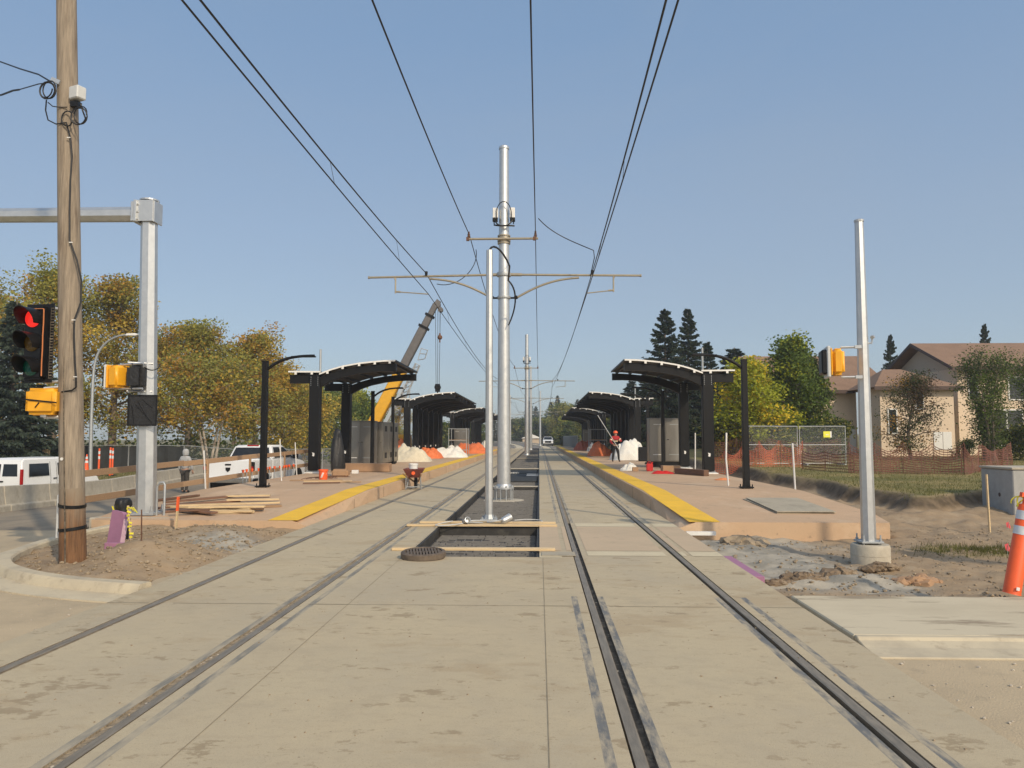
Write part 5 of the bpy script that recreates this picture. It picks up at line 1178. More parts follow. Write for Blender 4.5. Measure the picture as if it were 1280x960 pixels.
# van behind the barrier
vx = at(27, 600, 29.5).x
t = thing('panel_van', 'white compact van with dark windows parked behind the concrete barrier', 'van', (vx-.86, 29.5, -.92), R(-5))
W = .90
mb = MB(); mb.prism([(.0, .38), (.02, 1.0), (.10, 1.72), (.22, 1.84), (2.9, 1.85), (3.25, 1.76), (3.95, 1.16), (4.55, .98), (4.68, .80), (4.70, .36)], -W, W, 'x')
for i, (x, y, z) in enumerate(mb.v):
    if z > 1.0: mb.v[i] = (x*(1-.13*(z-1.0)/.85), y, z)
mb.build('body', MT['car_white'], t, bevel=.06, seg=3, smooth=50)
def vsx(s, z): return s*(W*(1-.13*max(0, z-1)/.85)+.008)
for s in (-1, 1):
    for y0, y1, yt0, yt1 in ((.42, 1.55, .48, 1.55), (2.05, 2.62, 2.05, 2.62), (2.70, 3.72, 2.70, 3.22)):
        mb = MB(); mb.quad((vsx(s, 1.12), y0, 1.12), (vsx(s, 1.12), y1, 1.12), (vsx(s, 1.62), yt1, 1.62), (vsx(s, 1.62), yt0, 1.62)); mb.build('side_window', MT['car_glass'], t, fix=False)
    mb = MB(); mb.bx(*sorted((vsx(s, .9)-s*.07, vsx(s, .9)+s*.004)), -.02, .11, .82, 1.42); mb.build('tail_lamp', MT['red_light'], t, bevel=.015)
    for y in (.85, 3.85): wheel(t, s*.80, y, .33, .22)
    for y in (1.75, 2.75): mb = MB(); mb.bx(*sorted((vsx(s, 1), vsx(s, 1)+s*.02)), y, y+.2, .98, 1.02); mb.build('door_handle', MT['black_plastic'], t, bevel=.006)
    mb = MB(); mb.bx(*sorted((s*.95, s*1.12)), 3.3, 3.42, 1.1, 1.3); mb.build('mirror', MT['black_plastic'], t, bevel=.03)
mb = MB()
for s in (-1, 1):
    for y in (1.62, 1.98, 2.66): mb.bar((vsx(s, .5)-s*.003, y, .5), (vsx(s, 1.0)-s*.003, y, 1.0), .012, .006); mb.bar((vsx(s, 1.0)-s*.003, y, 1.0), (vsx(s, 1.68)-s*.003, y, 1.68), .012, .006)
    mb.bx(*sorted((vsx(s, .4), vsx(s, .4)+s*.008)), 1.2, 3.5, .40, .50)
mb.build('door_seam', MT['black_plastic'], t)
for s in (-1, 1): mb = MB(); mb.quad((s*.05, .030, 1.14), (s*.70, .030, 1.14), (s*.64, .085, 1.62), (s*.05, .085, 1.62)); mb.build('rear_window', MT['car_glass'], t, fix=False)
mb = MB(); mb.bx(-.12, .12, -.02, .02, .92, .97); mb.build('rear_handle', MT['black_plastic'], t)
mb = MB(); mb.bx(-.88, .88, -.10, .06, .36, .60); mb.build('rear_bumper', MT['black_plastic'], t, bevel=.03)
mb = MB(); mb.quad((-.78, 3.93, 1.2), (.78, 3.93, 1.2), (.70, 3.36, 1.72), (-.70, 3.36, 1.72)); mb.build('windscreen', MT['car_glass'], t, fix=False)
# ------------------------------------------------------------------ crane
CY = 58.0; base = at(470, 524, CY); tip = at(545, 380, CY)
t = thing('mobile_crane', 'yellow mobile crane with its grey boom raised over the lumber platform canopies', 'crane', (base.x, CY, -.6))
lp = lambda p: p-V((base.x, CY, -.6))
A, B = lp(base), lp(tip); d = (B-A).normalized(); up = V((-d.z, 0, d.x))
L = (B-A).length
mb = MB(); mb.bar(A-d*1.2, A+d*L*.46, .85, .84, up); mb.build('boom_base', MT['crane_yellow'], t, bevel=.06)
q = A+d*L*.44; mb = MB(); mb.bar(q, A+d*L*.80, .62, .62, up); mb.build('boom_section', MT['crane_grey'], t, bevel=.05)
q = A+d*L*.79; mb = MB(); mb.bar(q, A+d*L*.90, .52, .52, up); mb.build('boom_section', MT['crane_grey'], t, bevel=.05)
q = A+d*L*.89; mb = MB(); mb.bar(q, A+d*L*1.0, .42, .42, up); mb.build('boom_section', MT['crane_grey'], t, bevel=.05)
mb = MB()
for k, w_ in ((.80, .74), (.90, .64)): mb.bar(A+d*L*(k-.012), A+d*L*(k+.006), w_, w_+.06, up)
mb.build('boom_collar', MT['black'], t)
mb = MB(); hd = A+d*L; mb.cyl(hd+V((.1, -.22, -.05)), hd+V((.1, .22, -.05)), .26, n=16); mb.cyl(hd+V((.35, -.2, -.45)), hd+V((.35, .2, -.45)), .2, n=14); mb.bar(hd-d*.2, hd+d*.3+V((.1, 0, 0)), .3, .35, up); mb.build('boom_head', MT['crane_grey'], t)
mb = MB(); s0 = A+d*L*.0-up*.75; mb.bar(s0-d*.6, s0+d*L*.34, .28, .28, up); mb.build('lift_ram', MT['chrome'], t)
mb = MB(); ja = A-up*.95+d*L*.10; jb = A-up*.72+d*L*.52
n = 10
for a_, b_ in ((0, 0), (.42, 0), (0, .42), (.42, .42)): mb.cyl(ja-up*a_+V((0, b_-.2, 0)), jb-up*a_*.8+V((0, b_-.2, 0)), .035, n=6)
for k in range(n):
    p0 = ja.lerp(jb, k/n); p1 = ja.lerp(jb, (k+1)/n)
    for b_ in (-.2, .22): mb.cyl(p0+V((0, b_, 0)), p1-up*.38+V((0, b_, 0)), .022, n=5); mb.cyl(p1+V((0, b_, 0)), p1-up*.38+V((0, b_, 0)), .022, n=5)
mb.build('lattice_jib', MT['galv'], t)
mb = MB(); p0 = A+d*L*.55-up*.75
for a_, b_ in (((0, 0), (.55, .1)), ((.55, .1), (.75, .75)), ((.75, .75), (.25, .9)), ((.25, .9), (0, 0)), ((.1, .5), (.7, .45))):
    mb.cyl(p0+V((a_[0], 0, a_[1])), p0+V((b_[0], 0, b_[1])), .035, n=5)
mb.build('jib_bracket', MT['galv'], t)
# ropes, hook block and ball (they hang from the head)
hb = lp(at(547, 489, CY)); mb = MB()
for o_ in (-.12, .0, .12): mb.cyl(V((hb.x+o_, 0, hb.z+.5)), V((hb.x+o_*1.6-.02, 0, hd.z-.2)), .018, n=5)
mb.build('hoist_rope', MT['wire'], t)
mb = MB(); mb.box(hb+V((0, 0, .25)), (.36, .22, .6)); mb.cyl(hb+V((0, -.14, .3)), hb+V((0, .14, .3)), .24, n=16); mb.tube([hb+V((0, 0, -.05)), hb+V((.0, 0, -.2)), hb+V((.12, 0, -.32)), hb+V((.0, 0, -.44)), hb+V((-.13, 0, -.34))], .05, 8); mb.build('hook_block', MT['black'], t, bevel=.02)
bb = lp(at(549.8, 421, CY)); mb = MB(); mb.cyl(bb, V((bb.x, 0, hd.z-.5)), .016, n=5); mb.build('whip_rope', MT['wire'], t)
mb = MB(); mb.lathe([(0, .3), (.06, .28), (.07, .14), (.17, .06), (.20, -.06), (.14, -.18), (.05, -.22), (.06, -.42), (0, -.45)], 14, bb, caps=False); mb.build('hook_ball', MT['rust'], t, smooth=60)
# carrier, parked along the road
mb = MB(); mb.bx(-1.3, 1.3, -2.5, 9.0, .75, 1.35); mb.build('carrier', MT['crane_yellow'], t, bevel=.05)
mb = MB(); mb.bx(-1.25, 1.2, -1.2, 3.6, 1.4, 2.3); mb.prism([(-.9, 2.3), (-.7, 3.1), (.2, 3.5), (.8, 3.3), (.9, 2.3)], -.1, .9, 'y'); mb.build('turntable', MT['crane_yellow'], t, bevel=.06)
mb = MB(); mb.bx(-1.3, -.55, -1.6, .4, 1.45, 3.0); cb = mb.build('operator_cab', MT['crane_yellow'], t, bevel=.05); mb = MB(); mb.bx(-1.2, -.65, -1.62, -1.602, 2.1, 2.85); mb.build('cab_window', MT['car_glass'], cb)
mb = MB(); mb.bx(-1.28, 1.28, 7.0, 8.9, 1.36, 2.6); dc = mb.build('driver_cab', MT['crane_yellow'], t, bevel=.06); mb = MB(); mb.bx(-1.0, 1.0, 8.91, 8.93, 1.9, 2.45); mb.build('cab_window', MT['car_glass'], dc)
for y in (-1.4, .2, 5.6, 7.4):
    for s_ in (-1, 1):
        mb = MB(); mb.lathe([(.3, -.18), (.52, -.18), (.56, -.1), (.56, .1), (.52, .18), (.3, .18)], 20, (s_*1.1, y, .56), rot=(0, R(90), 0)); mb.build('wheel', MT['tyre'], t, smooth=40)
# ------------------------------------------------------------------ street light, cones, posts and fence on the verge
sl_ = at(113, 592, 48.0); top_ = at(118, 455, 48); a1 = at(163, 419, 48)
t = thing('street_light', 'tall grey curved street light standing on the verge behind the barrier', 'street light', (sl_.x, 48, sl_.z-.3))
q = lambda p: p-V((sl_.x, 48, sl_.z-.3))
mb = MB(); P = [V((0, 0, 0)), q(at(114, 530, 48)), q(at(116, 480, 48))]+bez(q(at(117, 465, 48)), q(at(119, 436, 48)), q(at(134, 421, 48)), q(at(157, 418.5, 48)), 10); mb.tube(P, [.13, .11, .10]+[.09-.0035*k for k in range(11)], 8); mb.build('pole', MT['galv_matt'], t, smooth=60)
mb = MB(); mb.prism([(-.3, -.03), (-.2, .10), (.35, .12), (.55, .03), (.4, -.05)], -.14, .14, 'y'); mb.xf(Matrix.Translation(q(a1))); mb.build('lamp_head', MT['white_metal'], t, bevel=.02)
def delin(p, h, label, cat='delineator', r=.05, cone=False, group='orange posts behind the barrier', bands=(.62, .80)):
    t = thing('traffic_cone' if cone else 'delineator_post', label, cat, p, group=group)
    mb = MB()
    if cone: mb.lathe([(.17, .04), (.035, h), (.0, h)], 16, caps=False)
    else: mb.lathe([(r*1.05, .04), (r, h*.9), (r*.9, h*.93), (r*.9, h), (0, h)], 14, caps=False)
    mb.build('body', MT['orange_plastic'], t, smooth=40)
    for b in bands:
        mb = MB(); k = (.17+(.035-.17)*b) if cone else r; k2 = (.17+(.035-.17)*(b+.1)) if cone else r
        mb.lathe([(k+.004, h*b), (k2+.004, h*(b+.10))], 14, caps=False); mb.build('band', MT['reflective'], t, smooth=40)
    mb = MB(); mb.box((0, 0, .02), (.36, .36, .04)); mb.build('foot', MT['tyre'], t, bevel=.01)
    return t
for px, pyb, h, lb, cone in ((107.5, 598, .95, 'squat orange cone with two white bands beside the street light', True), (123, 597, 1.2, 'orange post standing alone past the street light', False), (137, 597, 1.25, 'front post of the orange pair beyond the barrier', False), (140, 596, 1.2, 'rear post of the orange pair beyond the barrier', False),
                             (146.5, 583, .75, 'small leaning orange post far behind the guard rail end', False), (160, 584, .8, 'short white banded orange post far behind the guard rail end', False)):
    p = gr(px, pyb, -.50); delin(V((p.x, p.y, gz(p.x, p.y))), h*1.3, lb, 'cone' if cone else 'delineator', cone=cone)
p = gr(154, 586, -.5); t = thing('folded_sign', 'orange fabric warning sign folded down behind the guard rail end', 'road sign', (p.x, p.y, gz(p.x, p.y)), R(10))
mb = MB(); mb.prism([(-.45, .35), (0, .85), (.42, .32), (.1, .12)], -.01, .01, 'y'); mb.build('face', MT['orange_plastic'], t); mb = MB(); mb.bar((-.3, .05, 0), (0, .05, .7), .03, .03); mb.bar((.3, .05, 0), (0, .05, .7), .03, .03); mb.build('leg', MT['galv_matt'], t)
# chain link fence panels with dark mesh
def fence_panel(p0, p1, h, label, group, mesh='dark', sign=None, name='fence_panel', lift=.08):
    p0, p1 = V(p0), V(p1); d = p1-p0; L = math.hypot(d.x, d.y); t = thing(name, label, 'fence panel', p0, math.atan2(d.y, d.x), group)
    mb = MB(); sl = d.z/L
    mb.tube([(0.02, 0, 0), (0.02, 0, h), (L-.02, 0, h+d.z), (L-.02, 0, d.z)], .022, 6); mb.cyl((.02, 0, lift), (L-.02, 0, lift+d.z), .018, n=6)
    if mesh != 'dark': mb.cyl((.02, 0, h*.52), (L-.02, 0, h*.52+d.z), .016, n=6)
    mb.build('frame', MT['galv'], t)
    mb = MB()
    if mesh == 'dark':
        n = 14
        for i in range(n):
            x0, x1 = L*i/n, L*(i+1)/n; y0, y1 = .03+.03*math.sin(i*1.7), .03+.03*math.sin((i+1)*1.7)
            mb.quad((x0, y0, lift), (x1, y1, lift), (x1, y1, h-.05+.03*math.sin(i)), (x0, y0, h-.05+.03*math.sin(i-1)))
        mb.build('privacy_mesh', MT['fabric_dark'], t, fix=False)
    else:
        st = .075; k = -h
        while k < L:
            for s in (1, -1):
                a, b = (k, k+h) if s > 0 else (k+h, k); za, zb = lift, h
                xa, xb = a, b
                x0c, x1c = max(0, min(L, xa)), max(0, min(L, xb))
                if abs(xb-xa) < 1e-6 or x0c == x1c: continue
                z0 = za+(zb-za)*(x0c-xa)/(xb-xa); z1 = za+(zb-za)*(x1c-xa)/(xb-xa)
                mb.bar((x0c, 0, z0), (x1c, 0, z1), .0028, .0028)
            k += st
        mb.build('wire_mesh', MT['galv_matt'], t, fix=False)
    for x in (.25, L-.25):
        mb = MB(); mb.box((x, 0, .03), (.10, .6, .06)); mb.build('foot', MT['galv_matt'], t)
    if sign:
        mb = MB(); mb.box((sign[0], -.03, sign[1]), (sign[2], .008, sign[3])); s_ = mb.build('sign', MT['sign_yellow'], t)
        mb = MB(); mb.box((sign[0]+sign[2]*.42, -.036, sign[1]), (sign[2]*.18, .003, sign[3])); mb.box((sign[0]-.02, -.036, sign[1]-sign[3]*.05), (sign[2]*.34, .003, sign[3]*.12)); mb.build('sign_print', MT['white_metal'], s_)
    return t
pts = [(-46, 50), (-42.2, 50), (-38.4, 50), (-34.6, 50), (-30.8, 50), (-27, 49.8), (-23.2, 49.6), (-19.4, 49.2), (-16.9, 51.5), (-15.6, 55), (-14.8, 58.7)]
wds = ['beyond the van at the picture edge', 'beyond the white van roof', 'holding a beige board', 'behind the utility pole', 'behind the street light', 'behind the orange posts', 'left of the worker', 'behind the worker in the grey hood', 'behind the pickup cab', 'turning the corner behind the pickup', 'running away behind the lamp post']
for k, (a, b) in enumerate(zip(pts, pts[1:])):
    za, zb = gz(*a), gz(*b); lb = ['dark screened fence panel furthest along beyond the van', 'dark screened fence panel above the van roof', 'dark screened fence panel with yellow notice near the beige board', 'dark screened fence panel behind the utility pole', 'dark screened fence panel behind the street light', 'dark screened fence panel with small notice behind the orange posts', 'dark screened fence panel behind the grey hooded worker', 'dark screened fence panel behind the pickup cab', 'dark screened fence panel turning behind the pickup mirror', 'dark screened fence panel running away behind the lamp post'][k]
    fence_panel((a[0], a[1], za), (b[0], b[1], zb), 1.7, lb.replace('dark screened', 'wire mesh') if k not in (3, 4, 5) else lb, 'fence panels on the verge', 'dark' if k in (3, 4, 5) else 'wire', sign=(1.2, 1.35, .45, .4) if k in (2, 5, 7) else None)
p = at(58, 574, 47.5); mb = MB(); mb.bx(-.03, .03, -.03, .03, -1.3, .1); t = thing('notice_board', 'plain beige board on a post in front of the verge fence', 'sign', (p.x, 47.5, p.z)); mb.build('post', MT['plank_old'], t); mb = MB(); mb.bx(-.24, .24, -.06, -.035, -.10, .62); mb.build('board', MT['plank'], t)
# ------------------------------------------------------------------ signal pole on its round footing
RP = gr(1096, 706, -.22)
tp = at(1076, 276, RP.y+.15); rb = V((RP.x, RP.y+.22, -.22))
t = thing('signal_pole', 'bare galvanised octagonal signal pole standing on a round concrete footing', 'signal pole', rb)
dx = tp.x-rb.x; H = tp.z-rb.z
mb = MB(); mb.lathe([(.29, -.3), (.29, .26), (.27, .29), (.0, .29)], 32, caps=False); mb.lathe([(.292, .12), (.294, .125), (.292, .13)], 32, caps=False); mb.build('footing', MT['concrete'], t, smooth=35)
mb = MB(); mb.cyl((-.02, 0, .33), (dx, 0, H), .112, .068, 8, ph=R(22.5)); mb.lathe([(.075, H), (.078, H+.03), (.05, H+.045), (0, H+.05)], 12, (dx, 0, 0), caps=False); mb.build('shaft', MT['galv'], t)
mb = MB(); mb.box((-.02, 0, .33), (.34, .34, .03)); mb.build('base_plate', MT['galv_matt'], t, bevel=.005)
for a, b in ((-1, -1), (1, -1), (1, 1), (-1, 1)): mb = MB(); mb.cyl((a*.13-.02, b*.13, .29), (a*.13-.02, b*.13, .44), .013, n=6); mb.cyl((a*.13-.02, b*.13, .345), (a*.13-.02, b*.13, .375), .025, n=6); mb.build('anchor_bolt', MT['galv_matt'], t)
mb = MB(); z = at(1088, 430, rb.y).z-rb.z; mb.cyl((dx*.6, 0, z-.02), (dx*.6+.12, -.02, z+.02), .012, n=6); mb.cyl((dx*.6+.12, -.02, z+.0), (dx*.6+.14, -.02, z+.10), .014, n=6); mb.cyl((dx*.6+.12, -.05, z+.10), (dx*.6+.16, .0, z+.12), .03, n=8); mb.build('bracket', MT['galv'], t)
def ped_side(p, rz, label, arms=.30):
    t = thing('pedestrian_signal', label, 'walk signal', p, rz); ped_back(t, .38, .42, .19)
    mb = MB(); mb.box((0, .145, 0), (.40, .055, .50)); mb.build('pale_face', MT['grey_plastic'], t, bevel=.015)
    for z in (-.24, .24): mb = MB(); mb.cyl((0, -.06, z), (0, -.06-arms, z), .020, n=8); mb.box((0, -.06-arms, z), (.06, .10, .05)); mb.build('bracket_arm', MT['galv'], t)
    return t
hp_ = at(1046, 453, rb.y-.05); ped_side(hp_, R(78), 'yellow walk signal held off the bare signal pole by two arms', .26)
# a second pole of the same crossing stands further along the sidewalk
p2 = V((9.6, 9.3, -.05)); t2 = thing('signal_pole', 'galvanised signal pole with two walk signals further along the sidewalk', 'signal pole', p2)
mb = MB(); mb.cyl((0, 0, .1), (0, 0, 4.7), .11, .07, 8); mb.build('shaft', MT['galv'], t2); mb = MB(); mb.lathe([(.28, -.3), (.28, .1), (0, .1)], 24, caps=False); mb.build('footing', MT['concrete'], t2)
ped_side(p2+V((-.36, 0, 2.8)), R(78), 'yellow walk signal on the pole further along the sidewalk, facing the track', .2)
ped_side(p2+V((.05, -.40, 2.8)), R(160), 'yellow walk signal on the pole further along the sidewalk, facing the road', .2)
# ------------------------------------------------------------------ plywood on the platform
zc = lambda y: ptop(y)
def sheet(dx_, dy_, dz_, rz, label):
    mb = MB(); mb.bx(-.61, .61, -1.22, 1.22, 0, .014); o = mb.build('plywood_sheet', MT['plywood'], loc=(5.58+dx_, 17.62+dy_, ptop(17.62)+.006+dz_)); o.rotation_euler = (math.atan2(ptop(18.84)-ptop(16.4), 2.44), 0, rz); tag(o, label, 'plywood', kind='thing')
sheet(-.03, .03, .0, R(1.5), 'lower grey plywood sheet lying on the platform ramp'); sheet(.0, 0, .03, 0, 'upper grey plywood sheet lying on the platform ramp')
# white stakes and odds
for (px, pb, pxt, pt, lb, z) in ((869, 588, 869, 541, 'slim white stake against the near canopy column', .33), (910.5, 607, 908, 541, 'bowed white stake near the lamp post with the plywood sheets', .33), (938, 573, 932, 541, 'leaning white stake in front of the fence behind the lamp post', .3), (994.5, 620, 990.5, 554, 'leaning white stake at the platform edge past the plywood', .1)):
    p = gr(px, pb, z); q = at(pxt, pt, p.y); m_ = (p+q)/2+V((-.04 if 'bowed' in lb else 0, 0, 0)); mb = MB(); mb.tube([p-V((0, 0, .2)), p, m_, q], .028, 6); tag(mb.build('white_stake', MT['white_metal'], smooth=60), lb, 'stake', kind='thing')
p = hp(812, 589)
t = thing('fuel_can', 'red fuel can beside the lamp post and steel cabinet', 'fuel can', p); mb = MB(); mb.box((0, 0, .16), (.27, .18, .32)); mb.build('can', MT['red_plastic'], t, bevel=.03, seg=2); mb = MB(); mb.tube([(-.08, 0, .32), (-.06, 0, .39), (.06, 0, .39), (.08, 0, .32)], .015, 6); mb.cyl((.1, 0, .31), (.13, 0, .38), .025, n=8); mb.build('handle', MT['red_plastic'], t)
mb = MB(); mb.bx(-.36, .36, -.3, .3, 0, .26); tag(mb.build('brown_crate', MT['cardboard'], bevel=.01, loc=hp(839, 590)+V((0, .15, 0))), 'brown box in front of the plywood platform steel cabinet', 'box', kind='thing')
heap('crumpled red plastic lying flat in front of the brown box', hp(829, 592), (.9, .5, .12), 'red_plastic', 14, name='plastic_sheet')['group'] = 'crumpled sheets on the platform'
heap('pale crumpled sheet on the platform near the yellow strip and red can', hp(786, 588), (.75, .7, .34), 'tarp_white', 15, name='plastic_sheet')['group'] = 'crumpled sheets on the platform'
mb = MB(); mb.bx(-.12, .12, -.1, .1, 0, .17); tag(mb.build('small_carton', MT['cardboard'], bevel=.006, loc=hp(794, 589)), 'small brown carton beside the pale crumpled sheet', 'carton', kind='thing')
t = thing('timber_beam', 'grey timber beam lying on the platform between canopy columns', 'beam', hp(866, 594)+V((0, .3, .0)), R(-68)); mb = MB(); mb.bx(-1.0, 1.0, -.11, .11, 0, .22); mb.build('beam', MT['plank_dark'], t, bevel=.01)
heap('pale orange rag on the platform beside the near column foot', hp(903, 600), (.5, .3, .08), 'tape_orange', 16, name='rag')['group'] = 'crumpled sheets on the platform'
mb = MB(); mb.bx(-.25, .25, -.2, .2, 0, .85); tag(mb.build('bin_box', MT['black_plastic'], bevel=.05, loc=hp(812, 578)+V((-.1, 2.2, 0))), 'dark upright box behind the red can and lamp post', 'box', kind='thing')
# ------------------------------------------------------------------ the dirt corner
bx_ = gr(1268, 643, -.05)
t = thing('utility_vault', 'grey concrete utility box with a flat lid standing in the dirt', 'utility box', (bx_.x, bx_.y, -.08))
mb = MB(); mb.bx(0, 1.35, 0, 1.3, -.2, 1.06); mb.build('body', MT['concrete_grey'], t, bevel=.02); mb = MB(); mb.bx(-.03, 1.38, -.03, 1.33, 1.065, 1.12); mb.build('lid', MT['concrete'], t, bevel=.012); mb = MB(); mb.lathe([(.05, 0), (.04, .004)], 14, (-.002, .55, .45), rot=(0, R(-90), 0)); mb.build('plug', MT['fascia'], t)
p = gr(1237, 659, -.05); stake(p, at(1233, 593, p.y), .05, 'plank', 'plain wooden stake in front of the grey concrete utility box')
# orange post in front
op = gr(1264.5, 742, .015); ot = at(1284, 628, op.y)
t = thing('delineator_post', 'tall leaning orange delineator with two silver bands on the sidewalk', 'delineator', op); ax = (ot-op); rot = V((0, 0, 1)).rotation_difference(ax.normalized()).to_matrix()
t.rotation_euler = rot.to_euler(); h = ax.length*1.02
mb = MB(); mb.lathe([(.094, 0), (.088, .02), (.082, h*.93), (.07, h*.95), (.045, h*.96), (.045, h*1.05), (0, h*1.05)], 24, caps=False); mb.build('body', MT['orange_plastic'], t, smooth=40)
for a, b in ((.63, .72), (.79, .885)): mb = MB(); mb.lathe([(.0882-.0066*a+.003, h*a), (.0882-.0066*b+.003, h*b)], 24, caps=False); mb.build('band', MT['reflective'], t, smooth=40)
mb = MB(); mb.box((-.005, -.104, .07), (.035, .006, .035)); mb.build('sticker', MT['white_metal'], t); 
mb = MB(); rg = random.Random(9)
for k in range(6): a = k; mb.tube(bez((.05*math.cos(a), .05*math.sin(a), h*1.02), (.1*math.cos(a), .12*math.sin(a), h*1.06), (.14*math.cos(a+.6), .14*math.sin(a), h*.99), (.10*math.cos(a+1), .13*math.sin(a), h*(.90+.02*(k % 3))), 7), .008, 5)
mb.build('yellow_twine', MT['ribbon_yellow'], t)
mb = MB()
for k in range(4): mb.box((.02*k-.04, -.03, h*1.05+.015*k), (.12, .05, .05), rot=(k, .5*k, k*1.3))
mb.build('tape_knot', MT['orange_plastic'], t)
for px, py, lb in ((1258, 655, 'upper pink survey flag behind the orange delineator'), (1257, 684, 'lower pink survey flag close to the orange delineator')):
    p = gr(px+2, py+6, -.12); t = thing('survey_flag', lb, 'survey flag', p); mb = MB(); mb.cyl((0, 0, -.05), (.02, 0, .12), .003, n=4); mb.build('wire_stem', MT['galv'], t); mb = MB(); mb.add([(.02, 0, .14), (-.03, .01, .12), (-.01, .02, .03), (.05, 0, .0)], [(0, 1, 2, 3)]); mb.add([(.02, .004, .14), (.06, .012, .04), (.05, 0, .0)], [(0, 1, 2)]); mb.build('flag', MT['ribbon_pink'], t, fix=False)
p = gr(952, 734, -.05); mb = MB(); rg = random.Random(4)
for k in range(10): mb.tube([p+V((rg.uniform(-.12, .12), rg.uniform(-.12, .12), rg.uniform(-.06, .0))) for _ in range(4)], .006, 4)
tag(mb.build('twine_scrap', MT['ribbon_yellow']), 'scrap of yellow twine in the dirt at the track slab corner', 'twine', kind='thing')
# lumps of dug earth
rg = random.Random(21)
def clump(c, r, label, seed, m='clod_dark', flat=.5):
    rgc = random.Random(seed*13); bm0 = bmesh.new(); bmesh.ops.create_icosphere(bm0, subdivisions=2, radius=1); bv = [v.co.copy() for v in bm0.verts]; bf = [tuple(v.index for v in f.verts) for f in bm0.faces]; bm0.free(); mb = MB()
    for k in range(46):
        a = rgc.uniform(0, 6.28); q = rgc.random()**.6; cx, cy = q*math.cos(a)*r[0]*.85, q*math.sin(a)*r[1]*.85; rr = rgc.uniform(.25, 1.0)**1.5*min(r[0], r[1])*.55; cz = r[2]*(1-q**1.6)*rgc.uniform(.1, .75)
        so_ = rgc.uniform(0, 50); sx, sy, sz = rgc.uniform(.8, 1.5), rgc.uniform(.7, 1.2), rgc.uniform(.5, .8)
        P = [V((v.x*sx, v.y*sy, v.z*sz))*rr*(1+.45*noise.noise(v*1.7+V((so_, 0, 0)))+.25*noise.noise(v*4+V((0, so_, 0)))) + V((cx, cy, cz)) for v in bv]
        mb.add(P, bf)
    me = bpy.data.meshes.new('dirt_lump'); me.from_pydata(mb.v, [], mb.f); me.materials.append(MT[m]); me.shade_smooth(); me.set_sharp_from_angle(angle=R(30))
    return tag(put('dirt_lump', me, None, c), label, 'earth lump', 'lumps of dug earth by the signal pole', 'thing')
def gp_(px, py): p = gr(px, py, -.2); return V((p.x, p.y, gz(p.x, p.y)-.01))
clump(gp_(1040, 718), (.42, .22, .17), 'largest crumbly lump of dug earth in front of the round footing', 1)
clump(gp_(1103, 712), (.36, .16, .11), 'dark lump of dug earth pressed against the round footing', 2)
clump(gp_(1140, 726), (.45, .20, .07), 'flat reddish slab of earth beyond the round footing', 3, 'cardboard')
clump(gp_(1005, 727), (.30, .16, .10), 'small lump of dug earth near the sidewalk corner', 4)
clump(gp_(975, 730), (.22, .12, .07), 'smallest lump of dug earth at the slab corner', 5)
clump(gp_(930, 680), (.45, .35, .12), 'crumbly grey mound of clay at the foot of the platform end', 6, 'clod')
# ------------------------------------------------------------------ fences at the right
def net_fence(pts, h, m, label, group, cell=.11, seed=1, sagk=.25, name='snow_fence'):
    t = thing(name, label, 'snow fence', pts[0], group=group); o = V(pts[0]); mb = MB(); rgn = random.Random(seed)
    P = [V(p)-o for p in pts]; nodes = []
    for a, b in zip(P, P[1:]):
        n = max(2, int((b-a).length/cell)); nodes += [(a.lerp(b, i/n), 4*(i/n)*(1-i/n)) for i in range(n)]
    nodes.append((P[-1], 0)); nr = int(h/cell)
    grid = []
    for i, (p, s_) in enumerate(nodes):
        hh = h*(1-sagk*s_*(.6+.8*abs(nz(i*.03, 0, seed)))); col = []
        for j in range(nr+1):
            f = j/nr; col.append(p+V((.10*nz(i*.13, f*1.5, seed), .22*nz(i*.09, f, seed+4)+.06*math.sin(i*.5), hh*f)))
        grid.append(col)
    wv, wh = cell*.07, cell*(.26 if m == 'net_brown' else .30)
    for i in range(len(grid)):
        for j in range(nr):
            a, b = grid[i][j], grid[i][j+1]; mb.add([a-V((wv, 0, 0)), a+V((wv, 0, 0)), b+V((wv, 0, 0)), b-V((wv, 0, 0))], [(0, 1, 2, 3)])
    for i in range(len(grid)-1):
        for j in range(nr+1):
            a, b = grid[i][j], grid[i+1][j]; mb.add([a-V((0, 0, wh/2)), b-V((0, 0, wh/2)), b+V((0, 0, wh/2)), a+V((0, 0, wh/2))], [(0, 1, 2, 3)])
    mb.build('netting', MT[m], t, fix=False)
    for p in P: mb = MB(); mb.bar(p-V((0, 0, .3)), p+V((.03, 0, h+.05)), .02, .02); mb.build('fence_post', MT['rust'], t)
    return t
def G3(px, Y): x = at(px, 547, Y).x; return (x, Y, gz(x, Y))
net_fence([G3(1002, 33), G3(1030, 31), G3(1066, 29.5)], .75, 'net_brown', 'low faded netting running in from the yellow notice to the front netting', 'plastic netting fences', seed=2, sagk=.2)
net_fence([G3(1060, 29.4), G3(1092, 29.3), G3(1128, 29.3), G3(1166, 29), G3(1203, 28.5)], 1.12, 'net_brown', 'faded red plastic netting sagging along the lawn in front of the house', 'plastic netting fences', seed=12, sagk=.30)
net_fence([G3(1203, 28.5), G3(1226, 31), G3(1262, 37)], 1.05, 'net_brown', 'faded red netting running back from the corner towards the big shrub', 'plastic netting fences', seed=3, sagk=.45)
net_fence([G3(1062, 29.9), G3(1100, 30.2), G3(1150, 30), G3(1200, 29.4)], .8, 'net_brown', 'slumped double layer of faded netting close behind the front netting', 'plastic netting fences', seed=15, sagk=.35, cell=.09)
